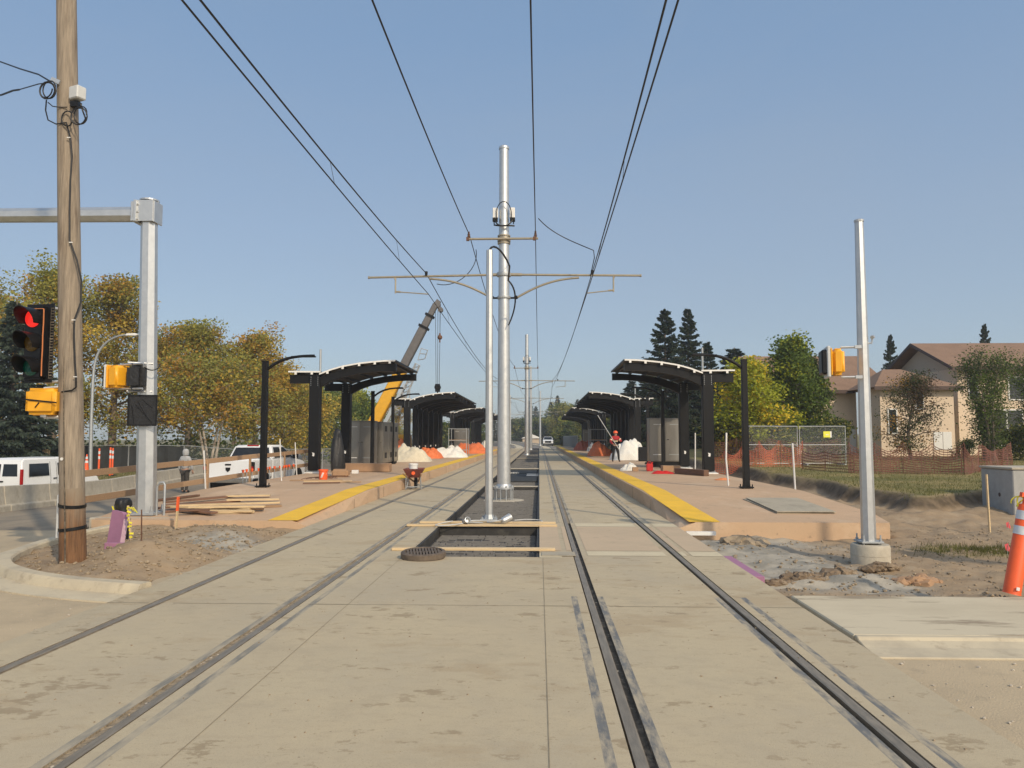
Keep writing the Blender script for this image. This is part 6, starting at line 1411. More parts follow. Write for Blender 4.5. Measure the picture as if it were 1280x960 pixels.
net_fence([G3(884, 36.5), G3(905, 36), G3(930, 35.5), G3(948, 35.2), G3(975, 35), G3(1002, 34.5)], 1.15, 'net_orange', 'bright orange netting sagging between the canopy and the wire fence', 'plastic netting fences', seed=4, sagk=.5)
net_fence([G3(880, 44), G3(920, 42.5), G3(960, 41), G3(1050, 40)], 1.2, 'net_brown', 'dull red netting behind the wire fence panels', 'plastic netting fences', seed=5)
fp_ = [(928, 36.8), (998, 36.8), (1058, 37.3)]
lbs = ['wire mesh fence panel standing behind the orange netting', 'wire mesh fence panel carrying the yellow notice']
for (a, b), lb, k in zip(zip(fp_, fp_[1:]), lbs, (0, 1)):
    A_, B_ = V(G3(*a)), V(G3(*b)); fence_panel(A_+V((.03, 0, 0)), B_-V((.03, 0, 0)), 1.83, lb, 'wire mesh fence panels', 'wire', sign=(1.45, 1.45, .42, .29) if k else None)
# slatted screen far along the platform
t = thing('slatted_screen', 'long blue grey slatted privacy fence far along the plywood platform', 'fence', (4.9, 100, .0))
mb = MB()
for k in range(150): mb.bx(-.02, .02, k*.4, k*.4+.34, .0, 1.95)
mb.build('slat_panel', MT['slat_grey'], t)
for k in range(11): mb = MB(); mb.bx(.03, .1, k*6.0-.05, k*6.0+.05, 0, 2.02); mb.build('post', MT['galv_matt'], t)
mb = MB(); mb.bx(.0, .08, 0, 60, 1.95, 2.0); mb.build('top_rail', MT['galv_matt'], t)
# ------------------------------------------------------------------ people
def skin_mesh(name, verts, edges, radii, m, parent, levels=2, root=0):
    me = bpy.data.meshes.new(name); me.from_pydata([tuple(v) for v in verts], edges, []); o = put(name, me, parent); me.materials.append(m)
    sk = o.modifiers.new('skin', 'SKIN'); sk.use_smooth_shade = True
    for i, r in enumerate(radii): me.skin_vertices[0].data[i].radius = (r if hasattr(r, '__len__') else (r, r))
    for i in range(len(verts)): me.skin_vertices[0].data[i].use_root = (i == root)
    o.modifiers.new('sub', 'SUBSURF').render_levels = levels
    return o
def person(loc, rz, label, J, cloth):
    "J: joints in metres, facing -y"
    t = thing('person', label, 'person', loc, rz)
    names = list(J); idx = {k: i for i, k in enumerate(names)}
    E = [('pelvis', 'waist'), ('waist', 'chest'), ('chest', 'neck'), ('neck', 'chin'), ('chin', 'skull'), ('skull', 'crown')]
    for s in 'lr': E += [('chest', 'sh'+s), ('sh'+s, 'el'+s), ('el'+s, 'wr'+s), ('wr'+s, 'ha'+s), ('pelvis', 'hi'+s), ('hi'+s, 'kn'+s), ('kn'+s, 'an'+s), ('an'+s, 'to'+s)]
    RD = dict(pelvis=.12, waist=.115, chest=.135, neck=.055, chin=.075, skull=.092, crown=.06, sh=.065, el=.045, wr=.03, ha=.036, hi=.095, kn=.06, an=.04, to=.04)
    def rad(k): return RD.get(k, RD.get(k[:-1], .05))
    skin_mesh('body', [J[k] for k in names], [(idx[a], idx[b]) for a, b in E], [rad(k)*.94 for k in names], MT['skin'], t)
    def garment(nm, keys, edges, m, grow, parent=t):
        ix = {k: i for i, k in enumerate(keys)}; return skin_mesh(nm, [J[k] for k in keys], [(ix[a], ix[b]) for a, b in edges], [(rad(k)+grow) for k in keys], MT[m], parent)
    garment('jacket', ['pelvis', 'waist', 'chest', 'shl', 'ell', 'wrl', 'shr', 'elr', 'wrr', 'neck'], [('pelvis', 'waist'), ('waist', 'chest'), ('chest', 'shl'), ('shl', 'ell'), ('ell', 'wrl'), ('chest', 'shr'), ('shr', 'elr'), ('elr', 'wrr'), ('chest', 'neck')], cloth['top'], .022)
    garment('trousers', ['pelvis', 'hil', 'knl', 'anl', 'hir', 'knr', 'anr'], [('pelvis', 'hil'), ('hil', 'knl'), ('knl', 'anl'), ('pelvis', 'hir'), ('hir', 'knr'), ('knr', 'anr')], cloth['legs'], .016)
    for s in 'lr': garment('boot', ['an'+s, 'to'+s], [('an'+s, 'to'+s)], 'cloth_black', .014)
    sk = V(J['skull']); d = (V(J['crown'])-V(J['chin'])).normalized()
    mb = MB()
    if cloth.get('helmet'):
        mb.lathe([(.150, .005), (.135, .01), (.130, .05), (.105, .11), (.05, .145), (0, .15)], 20, sk+V((0, .01, .0)), caps=False); mb.build('helmet', MT[cloth['helmet']], t, smooth=60)
    else:
        mb.lathe([(.105, -.13), (.125, -.06), (.128, .03), (.10, .10), (.05, .135), (0, .14)], 18, sk+V((0, .015, 0)), caps=False); mb.build('hood', MT[cloth['hood']], t, smooth=60)
    mb = MB(); mb.lathe([(.0, -.03), (.016, -.015), (.012, .02), (0, .03)], 8, sk+V((0, -.095, -.03)), caps=False)
    for s in (-1, 1): mb.lathe([(.0, -.008), (.010, 0), (.0, .008)], 8, sk+V((s*.033, -.088, .0)), caps=False)
    mb.build('face_features', MT['skin'], t, smooth=60)
    for s in 'lr':
        ha = V(J['ha'+s]); wr = V(J['wr'+s]); dd = (ha-wr).normalized(); sd = dd.cross(V((0, 0, 1))); sd = sd.normalized() if sd.length > .1 else V((0, 1, 0))
        for k in range(4): 
            mb = MB(); b0 = ha+sd*((k-1.5)*.019); l_ = (.062, .072, .068, .052)[k]; mb.tube([b0, b0+dd*l_*.55, b0+dd*l_*.8+V((0, -.02, -.01)), b0+dd*l_*.75+V((0, -.04, -.02))], [.010, .009, .008, .006], 6); mb.build('finger', MT['skin'], t, smooth=60)
        mb = MB(); b0 = wr.lerp(ha, .5)+sd*.03; mb.tube([b0, b0+sd*.025+dd*.02, b0+sd*.03+dd*.05], [.012, .010, .007], 6); mb.build('thumb', MT['skin'], t, smooth=60)
    if cloth.get('vest'):
        keys = ['pelvis', 'waist', 'chest']; garment('vest', keys, [('pelvis', 'waist'), ('waist', 'chest')], cloth['vest'], .040)
    if cloth.get('bands'):
        for a, b, f in (('shl', 'ell', .6), ('shr', 'elr', .6), ('waist', 'chest', .4)):
            c0 = V(J[a]).lerp(V(J[b]), f); dd = (V(J[b])-V(J[a])).normalized(); rr = rad(a)*(1-f)+rad(b)*f+.030; mb = MB(); mb.cyl(c0-dd*.025, c0+dd*.025, rr, n=14); mb.build('band', MT['hivis'], t, smooth=60)
    return t
BASEJ = dict(pelvis=(0, .0, .94), waist=(0, 0, 1.10), chest=(0, .0, 1.36), neck=(0, -.01, 1.50), chin=(0, -.04, 1.57), skull=(0, -.03, 1.66), crown=(0, -.01, 1.74),
             shl=(.17, 0, 1.42), ell=(.27, .04, 1.15), wrl=(.25, -.10, .92), hal=(.24, -.13, .84), shr=(-.17, 0, 1.42), elr=(-.27, .04, 1.15), wrr=(-.25, -.10, .92), har=(-.24, -.13, .84),
             hil=(.09, 0, .86), knl=(.10, -.02, .48), anl=(.10, .02, .09), tol=(.11, -.15, .05), hir=(-.09, 0, .86), knr=(-.10, -.02, .48), anr=(-.10, .02, .09), tor=(-.11, -.15, .05))
def pose(**k): j = dict(BASEJ); j.update(k); return j
wp = hp(769.5, 577.5)
person(wp, R(12), 'worker in red jacket and orange helmet holding a long pole', pose(ell=(.30, -.14, 1.20), wrl=(.16, -.33, 1.22), hal=(.09, -.37, 1.25), elr=(-.33, -.06, 1.17), wrr=(-.24, -.28, 1.04), har=(-.16, -.33, 1.02), knl=(.16, -.04, .48), anl=(.21, .02, .09), tol=(.23, -.15, .05), knr=(-.14, -.02, .48), anr=(-.17, .04, .09), tor=(-.19, -.13, .05)), dict(top='cloth_red', legs='cloth_black', helmet='orange_plastic', vest='cloth_black', bands=True))
mb = MB(); pa = wp+V((.05, -.36, .92)); pb = at(747, 519, wp.y-.5); mb.cyl(pa, pb, .022, n=8); mb.cyl(pa, pa+(pa-pb).normalized()*.25, .022, n=8); tag(mb.build('long_pole', MT['galv'], smooth=60), 'long pale pole held up slantwise by the worker in red', 'pole', kind='thing')
pw = V((at(231, 600, 31.0).x, 31.0, road_z(31)))
person(pw, R(165), 'worker in grey hooded top and black vest seen from behind by the pickup', pose(ell=(.30, .0, 1.16), wrl=(.30, -.06, .93), hal=(.30, -.08, .85), elr=(-.30, .0, 1.16), wrr=(-.30, -.06, .93), har=(-.30, -.08, .85)), dict(top='cloth_grey', legs='cloth_dark', hood='cloth_grey', vest='cloth_grey'))
# ------------------------------------------------------------------ house
HY = 53.0
def hz(px, py, Y): return at(px, py, Y)
GZ = .35
hx0 = at(1194, 500, HY).x; t = thing('stucco_house', 'cream stucco house with brown shingle roofs behind the red netting', 'house', (hx0, HY, GZ-.2))
def X(px, Y): return at(px, 500, Y).x - hx0
def Z(py, Y): return at(640, py, Y).z - (GZ-.2)
ze, zr = Z(459, HY), Z(434, HY+5.2)
mb = MB(); mb.bx(0.35, 20, .3, 10, 0, ze-.12); mb.build('main_wall', MT['stucco'], t)
mb = MB(); mb.prism([(.3, ze-.125), (10, ze-.125), (5.2, zr-.25)], .35, .45, 'x'); mb.build('gable', MT['stucco_grey_shade'], t)
mb = MB(); th = .16
mb.prism([(-.45, ze-.25), (5.2, zr), (10.9, ze-.25), (10.9, ze-.10), (5.2, zr+th), (-.45, ze-.10)], -.35, 20.6, 'x'); mb.build('main_roof', MT['shingle'], t)
mb = MB(); mb.bx(-.36, 20.6, -.50, -.455, ze-.33, ze-.09)
for ya, za, yb, zb in ((-.45, ze-.25, 5.2, zr), (5.2, zr, 10.9, ze-.25)): mb.prism([(ya, za-.06), (yb, zb-.06), (yb, zb+th+.01), (ya, za+th+.01)], -.40, -.355, 'x')
mb.build('fascia', MT['fascia'], t)
bxa, bxb = X(1095, HY-2.2), X(1196, HY-2.2); by = -2.2; zb_ = Z(485, HY-2.2)
mb = MB(); mb.bx(bxa+.3, bxb-.15, by+.1, .295, 0, zb_-.02); mb.build('entry_wall', MT['stucco'], t)
mb = MB(); xm = (bxa+bxb)/2-.3; zp = Z(463, HY+.6)
e = [(bxa-.25, by-.4, zb_), (bxb+.25, by-.4, zb_), (bxb+.25, 2.0, zb_), (bxa-.25, 2.0, zb_)]; r1, r2 = (xm-.5, .7, zp), (xm+.7, .7, zp)
mb.add(e+[r1, r2], [(0, 1, 5, 4), (1, 2, 5), (2, 3, 4, 5), (3, 0, 4), (3, 2, 1, 0)]); mb.build('entry_roof', MT['shingle'], t)
mb = MB(); mb.bx(bxa-.27, bxb+.27, by-.46, by-.405, zb_-.2, zb_+.03); mb.bx(bxb+.255, bxb+.30, by-.4, .2, zb_-.2, zb_+.03); mb.build('fascia', MT['fascia'], t)
wy = 2.4; wxa, wxb = X(960, HY+wy), bxa+.6; zw, zwr = Z(491, HY+wy), Z(449, HY+wy+6)
mb = MB(); mb.bx(wxa, wxb, wy, wy+11, 0, zw); mb.build('wing_wall', MT['stucco'], t)
mb = MB(); mb.prism([(wy-.6, zw-.05), (wy+6, zwr), (wy+12, zw-.05), (wy+12, zw+.10), (wy+6, zwr+.15), (wy-.6, zw+.10)], wxa-.5, wxb+2.6, 'x'); mb.build('wing_roof', MT['shingle'], t)
mb = MB(); mb.bx(wxa-.5, wxb-.3, wy-.66, wy-.605, zw-.12, zw+.12); mb.build('fascia', MT['fascia'], t)
def window(px0, px1, py0, py1, Y, panes=1, name='window'):
    y = Y-HY; x0, x1 = X(px0, Y), X(px1, Y); z1, z0 = Z(py0, Y), Z(py1, Y)
    mb = MB(); mb.bx(x0, x1, y-.03, y+.02, z0, z1); w_ = mb.build(name, MT['house_glass'], t)
    mb = MB(); f = .09
    mb.bx(x0-f, x0, y-.07, y+.02, z0-f, z1+f); mb.bx(x1, x1+f, y-.07, y+.02, z0-f, z1+f); mb.bx(x0, x1, y-.07, y+.02, z0-f, z0); mb.bx(x0, x1, y-.07, y+.02, z1, z1+f)
    for k in range(1, panes): xx = x0+(x1-x0)*k/panes; mb.bx(xx-.05, xx+.05, y-.07, y-.032, z0, z1)
    mb.build('window_frame', MT['frame_white'], w_, bevel=.01)
window(1145, 1153, 490, 511, HY-2.1); window(1110, 1119, 513, 541, HY-2.1); window(1238, 1276, 514, 556, HY+.3, 2); window(1262, 1280, 474, 500, HY+.3); window(1290, 1330, 514, 556, HY+.3, 2); window(1212, 1222, 474, 498, HY+.3)
for px in (1165, 1176.5):
    Y = HY-2.1; mb = MB(); mb.bx(X(px, Y), X(px+11, Y), by+.05, by+.095, Z(562, Y), Z(540, Y)); mb.build('door', MT['frame_white'], t, bevel=.01)
Y = HY+wy; mb = MB(); mb.bx(X(1061, Y), X(1068, Y), wy-.05, wy-.003, .2, Z(536, Y)); mb.build('door', MT['frame_white'], t)
for px, py in ((1189, 436), (1247, 436)):
    p = V((X(px, HY+4.6), 4.4, Z(py+3, HY+4.6))); mb = MB(); mb.box(p, (.5, .4, .25)); mb.build('roof_vent', MT['fascia'], t)
mb = MB(); c0 = V((X(1007, HY+8), 8.2, zwr)); mb.cyl(c0, c0+V((0, 0, 1.1)), .03, n=5); mb.cyl(c0+V((-.4, 0, 1.0)), c0+V((.4, 0, 1.0)), .02, n=5); mb.cyl(c0+V((-.3, 0, .8)), c0+V((.3, 0, .8)), .02, n=5); mb.build('antenna', MT['galv_matt'], t)

# ------------------------------------------------------------------ trees
def leaf_faces(mb, c, n, spread, size, rg, m, flat=.55):
    for _ in range(n):
        g_ = lambda q: max(-1.7, min(1.7, rg.gauss(0, 1)))*q
        p = V((g_(spread[0]), g_(spread[0]), g_(spread[1]))) + c
        a = V((rg.gauss(0, 1), rg.gauss(0, 1), rg.gauss(0, flat))).normalized(); b = a.cross(V((rg.gauss(0, 1), rg.gauss(0, 1), rg.gauss(0, 1)))).normalized()
        s = size*rg.uniform(.6, 1.25)
        mb.add([p-a*s*.5, p+b*s*.32, p+a*s*.5, p-b*s*.32], [(0, 1, 2, 3)], m)
def tree(label, loc, seed, H, Rc, base, mats, nl=9000, size=.21, bark='bark', trunks=1, shape='oval', name='deciduous_tree', group='autumn trees along the road', wts=None, lean=.0, gaps=.0):
    rg = random.Random(seed); t = thing(name, label, 'tree', loc, rg.uniform(0, 6), group); tr = MB(); cr = MB(); tips = []
    def prof(f):
        if shape == 'vase': return .25+.75*f**.8 if f < .8 else 1-(f-.8)*1.8
        if shape == 'cone': return (1-f)**.75+.08
        return math.sin(math.pi*min(1, (f*.86+.14)))**.62
    for k in range(trunks):
        a0 = 6.28*k/trunks+rg.random(); off_ = V((math.cos(a0), math.sin(a0), 0))*(.25 if trunks > 1 else 0); ln = V((math.cos(a0), math.sin(a0), 0))*(Rc*.42 if trunks > 1 else Rc*lean)
        hh = H*rg.uniform(.86, 1.0) if trunks > 1 else H*.93
        def ax(f): return off_ + ln*(f**1.1) + V((.18*math.sin(f*5+seed+k), .18*math.cos(f*4+seed*2+k), hh*f))*V((1, 1, 1)).x
        r0 = (.030*H if trunks == 1 else .018*H)*.75
        pts = [ax(i/14) for i in range(15)]; tr.tube([V((off_.x, off_.y, -.4))]+pts, [r0*1.5]+[r0*(1-.93*i/14) for i in range(15)], 9)
        nb = int((26 if trunks == 1 else 13)*(1 if H > 4 else .8))
        for i in range(nb):
            f = base + (1-base)*((i+.5)/nb)**.9 + rg.uniform(-.02, .02); f = min(.99, f); p0 = ax(f*.97)
            g = (f-base)/(1-base); ln_ = Rc*prof(g)*rg.uniform(.65, 1.08)/(1 if trunks == 1 else 1.5)
            a = i*2.399+rg.uniform(-.5, .5)+k; up_ = (.35+.9*g if shape != 'vase' else 1.1) * (1 if shape != 'cone' else .5); d = V((math.cos(a), math.sin(a), up_*rg.uniform(.6, 1.2))).normalized()
            p1 = p0+d*ln_*.55+V((0, 0, .05*ln_)); p2 = p0+d*ln_+V((0, 0, .10*ln_ if shape != 'oval' else -.03*ln_)); rb_ = max(.012, r0*(1-f)*.55)
            tr.tube([p0, p1, p2], [rb_, rb_*.6, .008], 5)
            for q, sp_ in ((.35, .8), (.55, 1), (.78, 1), (1.0, .9)):
                c0 = p0.lerp(p1, min(1, q/.55)) if q < .55 else p1.lerp(p2, (q-.55)/.45)
                for j in range(2):
                    e_ = c0+V((rg.gauss(0, 1), rg.gauss(0, 1), rg.gauss(0, .6)))*Rc*.13*sp_; tr.tube([c0, e_], [rb_*.35+.004, .004], 4); tips.append(e_)
    tot = len(tips); per = max(3, int(nl*1.7/tot))
    ids = list(range(len(mats)))
    for e_ in tips:
        f = nz(e_.x*.45, e_.y*.45, e_.z*.45+seed); m = rg.choices(ids, wts or [1]*len(mats))[0] if rg.random() < .55 else min(len(mats)-1, int((f*.5+.5)*len(mats)))
        if rg.random() < gaps: continue
        k = rg.uniform(.5, 1.5); leaf_faces(cr, e_, int(per*k), (Rc*.10+.12, Rc*.085+.10), size*1.1, rg, m)
    tr.build('trunk', MT[bark], t, smooth=50, fix=False); cr.build('crown', [MT[x] for x in mats], t, fix=False)
    return t
def spruce(label, loc, seed, H, Rc, m='needle', group='spruces beyond the platforms', n=8000, name='spruce_tree'):
    rg = random.Random(seed); t = thing(name, label, 'spruce', loc, 0, group); tr = MB(); cr = MB()
    tr.tube([(0, 0, -.4), (0, 0, H*.5), (0, 0, H)], [H*.018, H*.011, .02], 8)
    lv = int(H/.30); tot = sum(max(5, int(13*(1-i/lv))) for i in range(lv)); per = max(8, int(1.9*n/tot))
    for i in range(lv):
        f = i/lv; z = H*(.04+.95*f); zb0 = z; nb = max(5, int(13*(1-f)))
        for k in range(nb):
            a = k*6.283/nb+i*.7+rg.uniform(-.25, .25); r = Rc*((1-f)**.8)*rg.uniform(.55, 1.12)+.12; dr = (.30-.55*f)+rg.uniform(-.12, .12); z = zb0+rg.uniform(-.22, .22)
            d = V((math.cos(a), math.sin(a), 0)); sd = V((-d.y, d.x, 0))
            def pt(q): return d*(r*q)+V((0, 0, z-dr*r*q**1.4+.10*r*q**3))
            tr.tube([pt(0), pt(.5), pt(1)], [.02, .014, .005], 4)
            for j in range(per):
                q = rg.uniform(.15, 1.02)**.8; w_ = (1-abs(q-.45))*.20*r+.05; p = pt(q)+sd*rg.uniform(-w_, w_)+V((0, 0, rg.uniform(-.12, .03)))
                ln = rg.uniform(.18, .42)*(.6+.4*(1-f)); dd = (d*rg.uniform(.3, 1)+sd*rg.uniform(-.7, .7)+V((0, 0, rg.uniform(-.9, .15)))).normalized(); ss = dd.cross(V((rg.gauss(0, 1), rg.gauss(0, 1), rg.gauss(0, 1)))).normalized()*.075
                cr.add([p-ss, p+ss, p+dd*ln+ss*.4, p+dd*ln-ss*.4], [(0, 1, 2, 3)])
    tr.build('trunk', MT['bark'], t, smooth=50, fix=False); cr.build('crown', MT[m], t, fix=False)
    return t
def TX(px, Y): x = at(px, 547, Y).x; return V((x, Y, gz(x, Y)-.05))
AU = ['leaf_gold', 'leaf_olive', 'leaf_rust']
def TH(py, Y, px=640): return at(px, py, Y).z+.6
tA = tree('tall golden tree behind the red signal and utility pole', TX(60, 55), 1, TH(318, 55), 4.6, .2, AU+['leaf_olive'], 17000, wts=[3, 3, 1, 3], gaps=.32)
tB = tree('golden tree showing between utility pole and mast arm pole', TX(140, 58), 2, TH(335, 58), 4.2, .2, AU, 16000, wts=[3, 3, 1], gaps=.32)
tree('broad olive and gold tree just past the mast arm pole', TX(238, 62), 3, TH(396, 62), 4.3, .18, AU+['leaf_olive'], 16000, wts=[3, 3, 1, 3], gaps=.34)
tree('pale trunked leaning tree over the pickup', TX(262, 53), 4, TH(440, 53), 3.9, .42, AU+['leaf_olive'], 7000, bark='bark_pale', trunks=4, wts=[3, 3, 1, 2], gaps=.2)
tree('gold topped tree above the pickup cab', TX(318, 64), 5, TH(408, 64), 3.9, .2, AU+['leaf_olive'], 15000, wts=[3, 4, 1, 3], gaps=.32)
tree('rusty gold tree behind the nearest lamp post', TX(352, 70), 6, TH(452, 70), 3.6, .15, ['leaf_olive', 'leaf_gold', 'leaf_rust'], 8000, wts=[3, 3, 2])
tree('dense olive tree behind the near canopy column', TX(380, 82), 7, TH(478, 82), 4.2, .1, ['leaf_olive', 'leaf_gold', 'leaf_green'], 8000, size=.26, wts=[4, 2, 1])
tree('green tree seen between the two near canopy columns', TX(412, 92), 8, TH(488, 92), 4.6, .1, ['leaf_green', 'leaf_olive'], 8000, size=.28)
tree('bright green tree above the steel double door cabinet', TX(446, 100), 9, TH(485, 100), 4.6, .1, ['leaf_green', 'leaf_lime'], 8000, size=.30, wts=[4, 1], shape='cone')
dup(tA, TX(188, 72), 2.0, 'golden tree filling the gap behind the mast arm pole', scale=.82)
dup(tB, TX(-30, 62), 4.0, 'golden tree at the picture edge behind the dark spruce', scale=1.05)
dup(tA, TX(290, 84), 1.0, 'far golden tree filling the gap beyond the pickup', scale=.72)
dup(tB, TX(498, 110), 3.0, 'yellowish tree seen under the long canopy beside the crane', scale=.6)
spL = spruce('big dark blue spruce behind the red traffic signal', TX(14, 47), 31, TH(372, 47), 3.5, 'needle_blue', n=14000)
dup(spL, TX(-50, 52), 1.2, 'second dark spruce at the picture edge beyond the van', scale=1.0)
dup(tA, TX(-140, 60), .5, 'golden tree far along the verge beyond the second spruce', scale=.95); dup(tB, TX(-260, 64), 1.5, 'last golden tree along the verge away from the platforms', scale=.9)
sp1 = spruce('tallest dark spruce behind the plywood platform canopies', TX(833, 74), 33, TH(402, 74), 4.0, n=14000)
spruce('slim dark spruce beside the tallest one behind the canopies', TX(862, 76), 34, TH(402, 76), 2.9, n=11000)
dup(sp1, TX(886, 80), 2.0, 'lower spruce behind the lamp arm on the plywood side', scale=(.8, .8, .82))
dup(sp1, TX(920, 84), 3.1, 'wide spruce behind the yellow green tree', scale=(1.5, 1.5, .80))
dup(sp1, TX(950, 88), 4.1, 'low spruce between the lime tree and the green tree', scale=(1.3, 1.3, .76))
dup(sp1, TX(812, 84), 5.0, 'spruce rising behind the far end of the near canopy roof', scale=(.9, .9, .72))
dup(sp1, TX(790, 100), 5.5, 'spruce behind the second lamp post of the plywood platform', scale=(1, 1, .62))
dup(sp1, TX(1117, 92), .4, 'small spruce tip showing between the two house roofs', scale=(.55, .55, .98))
dup(sp1, TX(1236, 90), .9, 'spruce tip showing over the main house ridge', scale=(.55, .55, 1.05))
tree('yellow and lime tree behind the nearest lamp post of the plywood platform', TX(932, 47), 41, TH(474, 47), 2.2, .12, ['leaf_lime', 'leaf_yellow', 'leaf_lime', 'leaf_green'], 8000, .19, group='trees in front of the house', wts=[4, 3, 3, 1])
tree('green tree with yellow tips in front of the house wing', TX(990, 49), 42, TH(437, 49), 2.3, .12, ['leaf_green', 'leaf_lime', 'leaf_green', 'leaf_lime'], 8500, .19, group='trees in front of the house', wts=[4, 2, 4, 1], shape='cone')
tree('darker green bushy tree against the house wing wall', TX(1012, 50), 43, TH(462, 50), 1.7, .1, ['leaf_green', 'leaf_dark', 'leaf_lime'], 7500, .19, group='trees in front of the house', wts=[4, 3, 1])
tree('sparse dull reddish bush tree in front of the house entry', TX(1140, 44), 44, TH(489, 44), 1.75, .10, ['leaf_plum', 'leaf_dark', 'leaf_rust'], 7500, .095, group='shrubs in front of the house', wts=[4, 3, 1], gaps=.15)
tree('tall vase shaped dark green shrub before the main house wall', TX(1236, 42), 45, TH(464, 42), 1.45, .12, ['leaf_dark', 'leaf_green'], 9000, .10, trunks=6, shape='vase', group='shrubs in front of the house', wts=[3, 1])
tree('second dark shrub at the picture edge beside the vase shaped shrub', TX(1300, 43), 46, TH(472, 43), 1.5, .1, ['leaf_dark', 'leaf_green'], 8000, .10, trunks=5, shape='vase', group='shrubs in front of the house', wts=[4, 1])
b0 = tree('low rounded bush at the foot of the main house wall', TX(1252, 46), 47, 1.5, .9, .05, ['leaf_dark', 'leaf_olive'], 1500, .12, group='low bushes by the house wall', name='low_bush')
dup(b0, TX(1276, 45), 2.0, 'low bush nearer the picture edge by the house wall', scale=1.2); dup(b0, TX(1206, 47), 1.0, 'small low bush under the vase shaped shrub', scale=.7)
b1 = dup(b0, TX(1040, 46), 1.0, 'dark low bush under the yellow notice', 'low bushes by the house wall', 1.4); dup(b0, TX(960, 46), 3.0, 'dark low bush behind the wire mesh fence', scale=(2.2, 1.5, 1.3))
dup(b0, TX(905, 48), 4.0, 'dark low bush behind the orange netting', scale=(2.4, 1.5, 1.4))
# far trees closing the view along the track
far = [(592, 190, .62, 'tree'), (604, 160, .30, 'tree'), (618, 210, .55, 's'), (645, 240, .72, 'tree'), (662, 250, .85, 's'), (676, 230, .72, 'tree'), (689, 240, .80, 's'), (700, 225, .62, 'lime'), (712, 180, .50, 'tree'), (722, 200, .62, 's'), (734, 170, .55, 'lime'), (748, 150, .55, 's'), (765, 140, .50, 'tree'), (780, 130, .5, 's'), (632, 260, .72, 's'), (654, 270, .8, 'tree'), (670, 275, .8, 's'), (575, 170, .55, 's'), (552, 150, .5, 'tree'), (530, 150, .5, 's'), (706, 160, .35, 'tree'), (684, 262, .8, 'tree')]
gT = tree('green far tree left of the bend in the tracks', TX(583, 180), 51, 9.5, 4.6, .06, ['leaf_green', 'leaf_dark', 'leaf_olive'], 5000, .5, group='far trees beyond the platforms', wts=[3, 3, 1])
gL = tree('lime far tree over the far canopy roofs', TX(703, 215), 52, 11.5, 5.2, .06, ['leaf_lime', 'leaf_olive', 'leaf_green'], 5000, .5, group='far trees beyond the platforms')
gS = spruce('far spruce over the white truck', TX(697, 232), 53, 15, 3.6, group='far trees beyond the platforms', n=6000)
for k, (px, Y, sc, kd) in enumerate(far):
    src = {'tree': gT, 's': gS, 'lime': gL}[kd]; q = dup(src, TX(px, Y), k*1.3, {'tree': 'green tree in the far tree belt beyond the platforms', 's': 'dark spruce in the far tree belt beyond the platforms', 'lime': 'lime green tree in the far tree belt beyond the platforms'}[kd], {'tree': 'far green trees', 's': 'far spruces', 'lime': 'far lime trees'}[kd], (sc*1.45, sc*1.45, sc*1.12))
# low far house and truck line
p = TX(672, 205); t = thing('far_house', 'small pale gabled house far down the track behind the poles', 'house', p+V((-1.6, 0, 0)))
mb = MB(); mb.bx(-2.4, 2.4, 0, 6, -.2, 2.0); mb.build('wall', MT['stucco_grey_shade'], t); mb = MB(); mb.prism([(-2.8, 1.95), (0, 3.1), (2.8, 1.95)], -.4, 6.4, 'y'); mb.build('roof', MT['white_metal'], t); mb = MB(); mb.bx(-1.5, -.4, -.05, -.003, .5, 1.5); mb.build('window', MT['house_glass'], t)
# hedge of undergrowth behind the dark fence
rg = random.Random(77); mb = MB()
for k in range(900):
    x = rg.uniform(-62, -15); y = rg.uniform(54, 66) if x < -22 else rg.uniform(66, 84); z = gz(x, y)+rg.uniform(.1, 2.6)*rg.uniform(.4, 1); leaf_faces(mb, V((x, y, z)), 12, (.7, .35), .34, rg, rg.choices((0, 1, 2), (5, 3, 1))[0])
o = mb.build('undergrowth', [MT['leaf_dark'], MT['leaf_green'], MT['leaf_olive']], fix=False); tag(o, 'dark undergrowth filling the ground between the trees behind the verge fence', 'undergrowth', kind='stuff')
# ------------------------------------------------------------------ grass, stones, clods
def blades(name, label, n, pick, hmin, hmax, w_, m, seed):
    rg = random.Random(seed); mb = MB(); k = 0
    while k < n:
        q = pick(rg)
        if q is None: continue
        x, y = q; k += 1; z = gz(x, y)-.01; h = rg.uniform(hmin, hmax); a = rg.uniform(0, 6.28); d = V((math.cos(a), math.sin(a), 0))*w_; l_ = V((rg.gauss(0, .35), rg.gauss(0, .35), 1))*h
        mb.add([V((x, y, z))-d, V((x, y, z))+d, V((x, y, z))+l_], [(0, 1, 2)])
    return tag(mb.build(name, MT[m], fix=False), label, 'grass', kind='stuff')
def lawn_pick(rg):
    y = 17.5+26*rg.random()**1.7; x = rg.uniform(8.2, 10+y*.62)
    return (x, y) if lawn_d(x, y) > rg.uniform(-.12, .15) else None
blades('lawn_grass', 'short dry green lawn grass behind the dug bank', 26000, lawn_pick, .03, .10, .008, 'grass_blade', 61)
blades('verge_grass', 'dry grass on the verge behind the concrete barrier', 7000, lambda rg: (lambda y: (barrier_x(y)-rg.uniform(.7, 16), y))(rg.uniform(28, 49)), .05, .22, .015, 'grass_blade', 62)
def tuft_pick(rg): return (7.6+rg.gauss(0, .55), 13.6+rg.gauss(0, .28))
blades('grass_tufts', 'ragged grass tufts in the dirt before the grey utility box', 1800, tuft_pick, .03, .12, .006, 'grass_blade', 63)
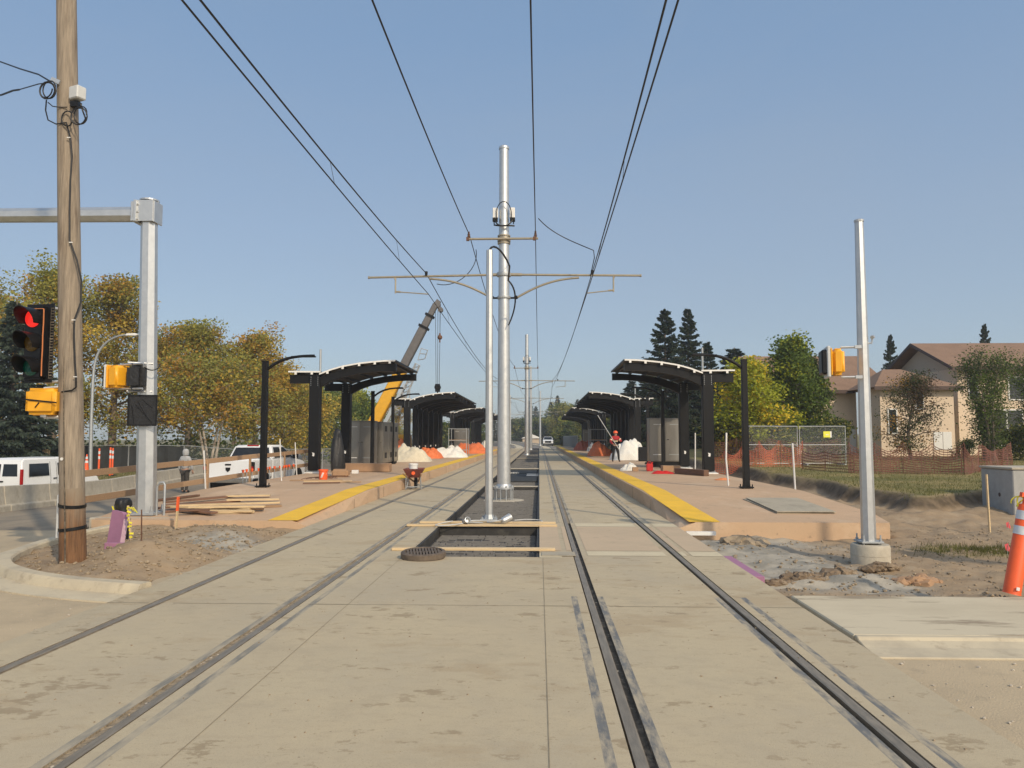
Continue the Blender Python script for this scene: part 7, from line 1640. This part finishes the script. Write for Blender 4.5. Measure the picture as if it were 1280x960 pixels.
def stones(name, label, n, pick, r0, r1, m, seed, zf):
    rg = random.Random(seed); mb = MB(); bm = bmesh.new(); bmesh.ops.create_icosphere(bm, subdivisions=1, radius=1); base_v = [v.co.copy() for v in bm.verts]; base_f = [tuple(v.index for v in f.verts) for f in bm.faces]; bm.free(); k = 0
    while k < n:
        q = pick(rg)
        if q is None: continue
        k += 1; x, y = q; r = r0+(r1-r0)*rg.random()**3; rz = rg.uniform(0, 6.28); c_, s_ = math.cos(rz), math.sin(rz); sx, sy, sz = rg.uniform(.7, 1.4), rg.uniform(.7, 1.2), rg.uniform(.5, .8)
        P = []
        for v in base_v:
            j = rg.uniform(.75, 1.2); X_, Y_ = v.x*r*sx*j, v.y*r*sy*j; P.append((x+X_*c_-Y_*s_, y+X_*s_+Y_*c_, zf(x, y)+r*.3+v.z*r*sz*j))
        mb.add(P, base_f)
    return tag(mb.build(name, MT[m], fix=False), label, 'stones', kind='stuff')
def dirt_r(rg):
    x, y = rg.uniform(2.8, 12), 8.75+8*rg.random()**1.4
    return None if (x < 7.1 and y > 15.1) else (x, y)
stones('dirt_clods', 'loose earth clods over the dug ground by the signal pole', 5200, dirt_r, .004, .032, 'clod', 71, gz)
stones('dirt_clods', 'loose earth clods over the kerbed corner', 3000, lambda rg: (lambda x, y: (x, y) if y > isle_y(x)+.25 and y < 15.1 else None)(rg.uniform(-8, -4.65), rg.uniform(9, 15)), .005, .035, 'clod', 72, gz)
def grooves(rg):
    g, s, dirt = rg.choice(TRACKS); y = 2+22*rg.random()**1.6
    return (g+s*rg.uniform(.005, .055), y)
stones('groove_gravel', 'small stones caught in the rail grooves', 900, grooves, .005, .018, 'pebble', 73, lambda x, y: -.05 if x > 0 else -.022)
stones('loose_gravel', 'small stones scattered over the street by the kerb', 900, lambda rg: (2.75+7*rg.random(), 2+4.6*rg.random()), .004, .018, 'pebble', 74, lambda x, y: -.06)
stones('loose_gravel', 'small stones scattered over the track slab', 500, lambda rg: (lambda x, y: None if -2.05 < x < .05 and y > 11.3 else (x, y))(rg.uniform(-4.5, 2.65), 2.2+9*rg.random()), .003, .010, 'clod', 75, lambda x, y: 0.0)
stones('loose_gravel', 'small stones scattered over the street beside the curved kerb', 600, lambda rg: (lambda x, y: (x, y) if y < isle_y(x)-.6 or x < -8.3 else None)(rg.uniform(-10, -4.65), rg.uniform(4, 12)), .004, .016, 'pebble', 76, lambda x, y: -.09)
HAZE = .0007
# ------------------------------------------------------------------ thin smoke haze in the air
mb = MB(); mb.bx(-410, 410, -55, 700, -2.5, 26.0)
hm = bpy.data.materials.new('haze air'); hm.use_nodes = True; hn = hm.node_tree.nodes; hn.remove(hn['Principled BSDF'])
pv = hn.new('ShaderNodeVolumePrincipled'); pv.inputs['Color'].default_value = (.80, .86, .95, 1); pv.inputs['Density'].default_value = HAZE; pv.inputs['Anisotropy'].default_value = .3
hm.node_tree.links.new(pv.outputs[0], hn['Material Output'].inputs['Volume'])
o = mb.build('haze', hm); tag(o, 'thin smoke haze hanging in the air over the whole place', 'haze', kind='stuff')
scene.cycles.volume_bounces = 1
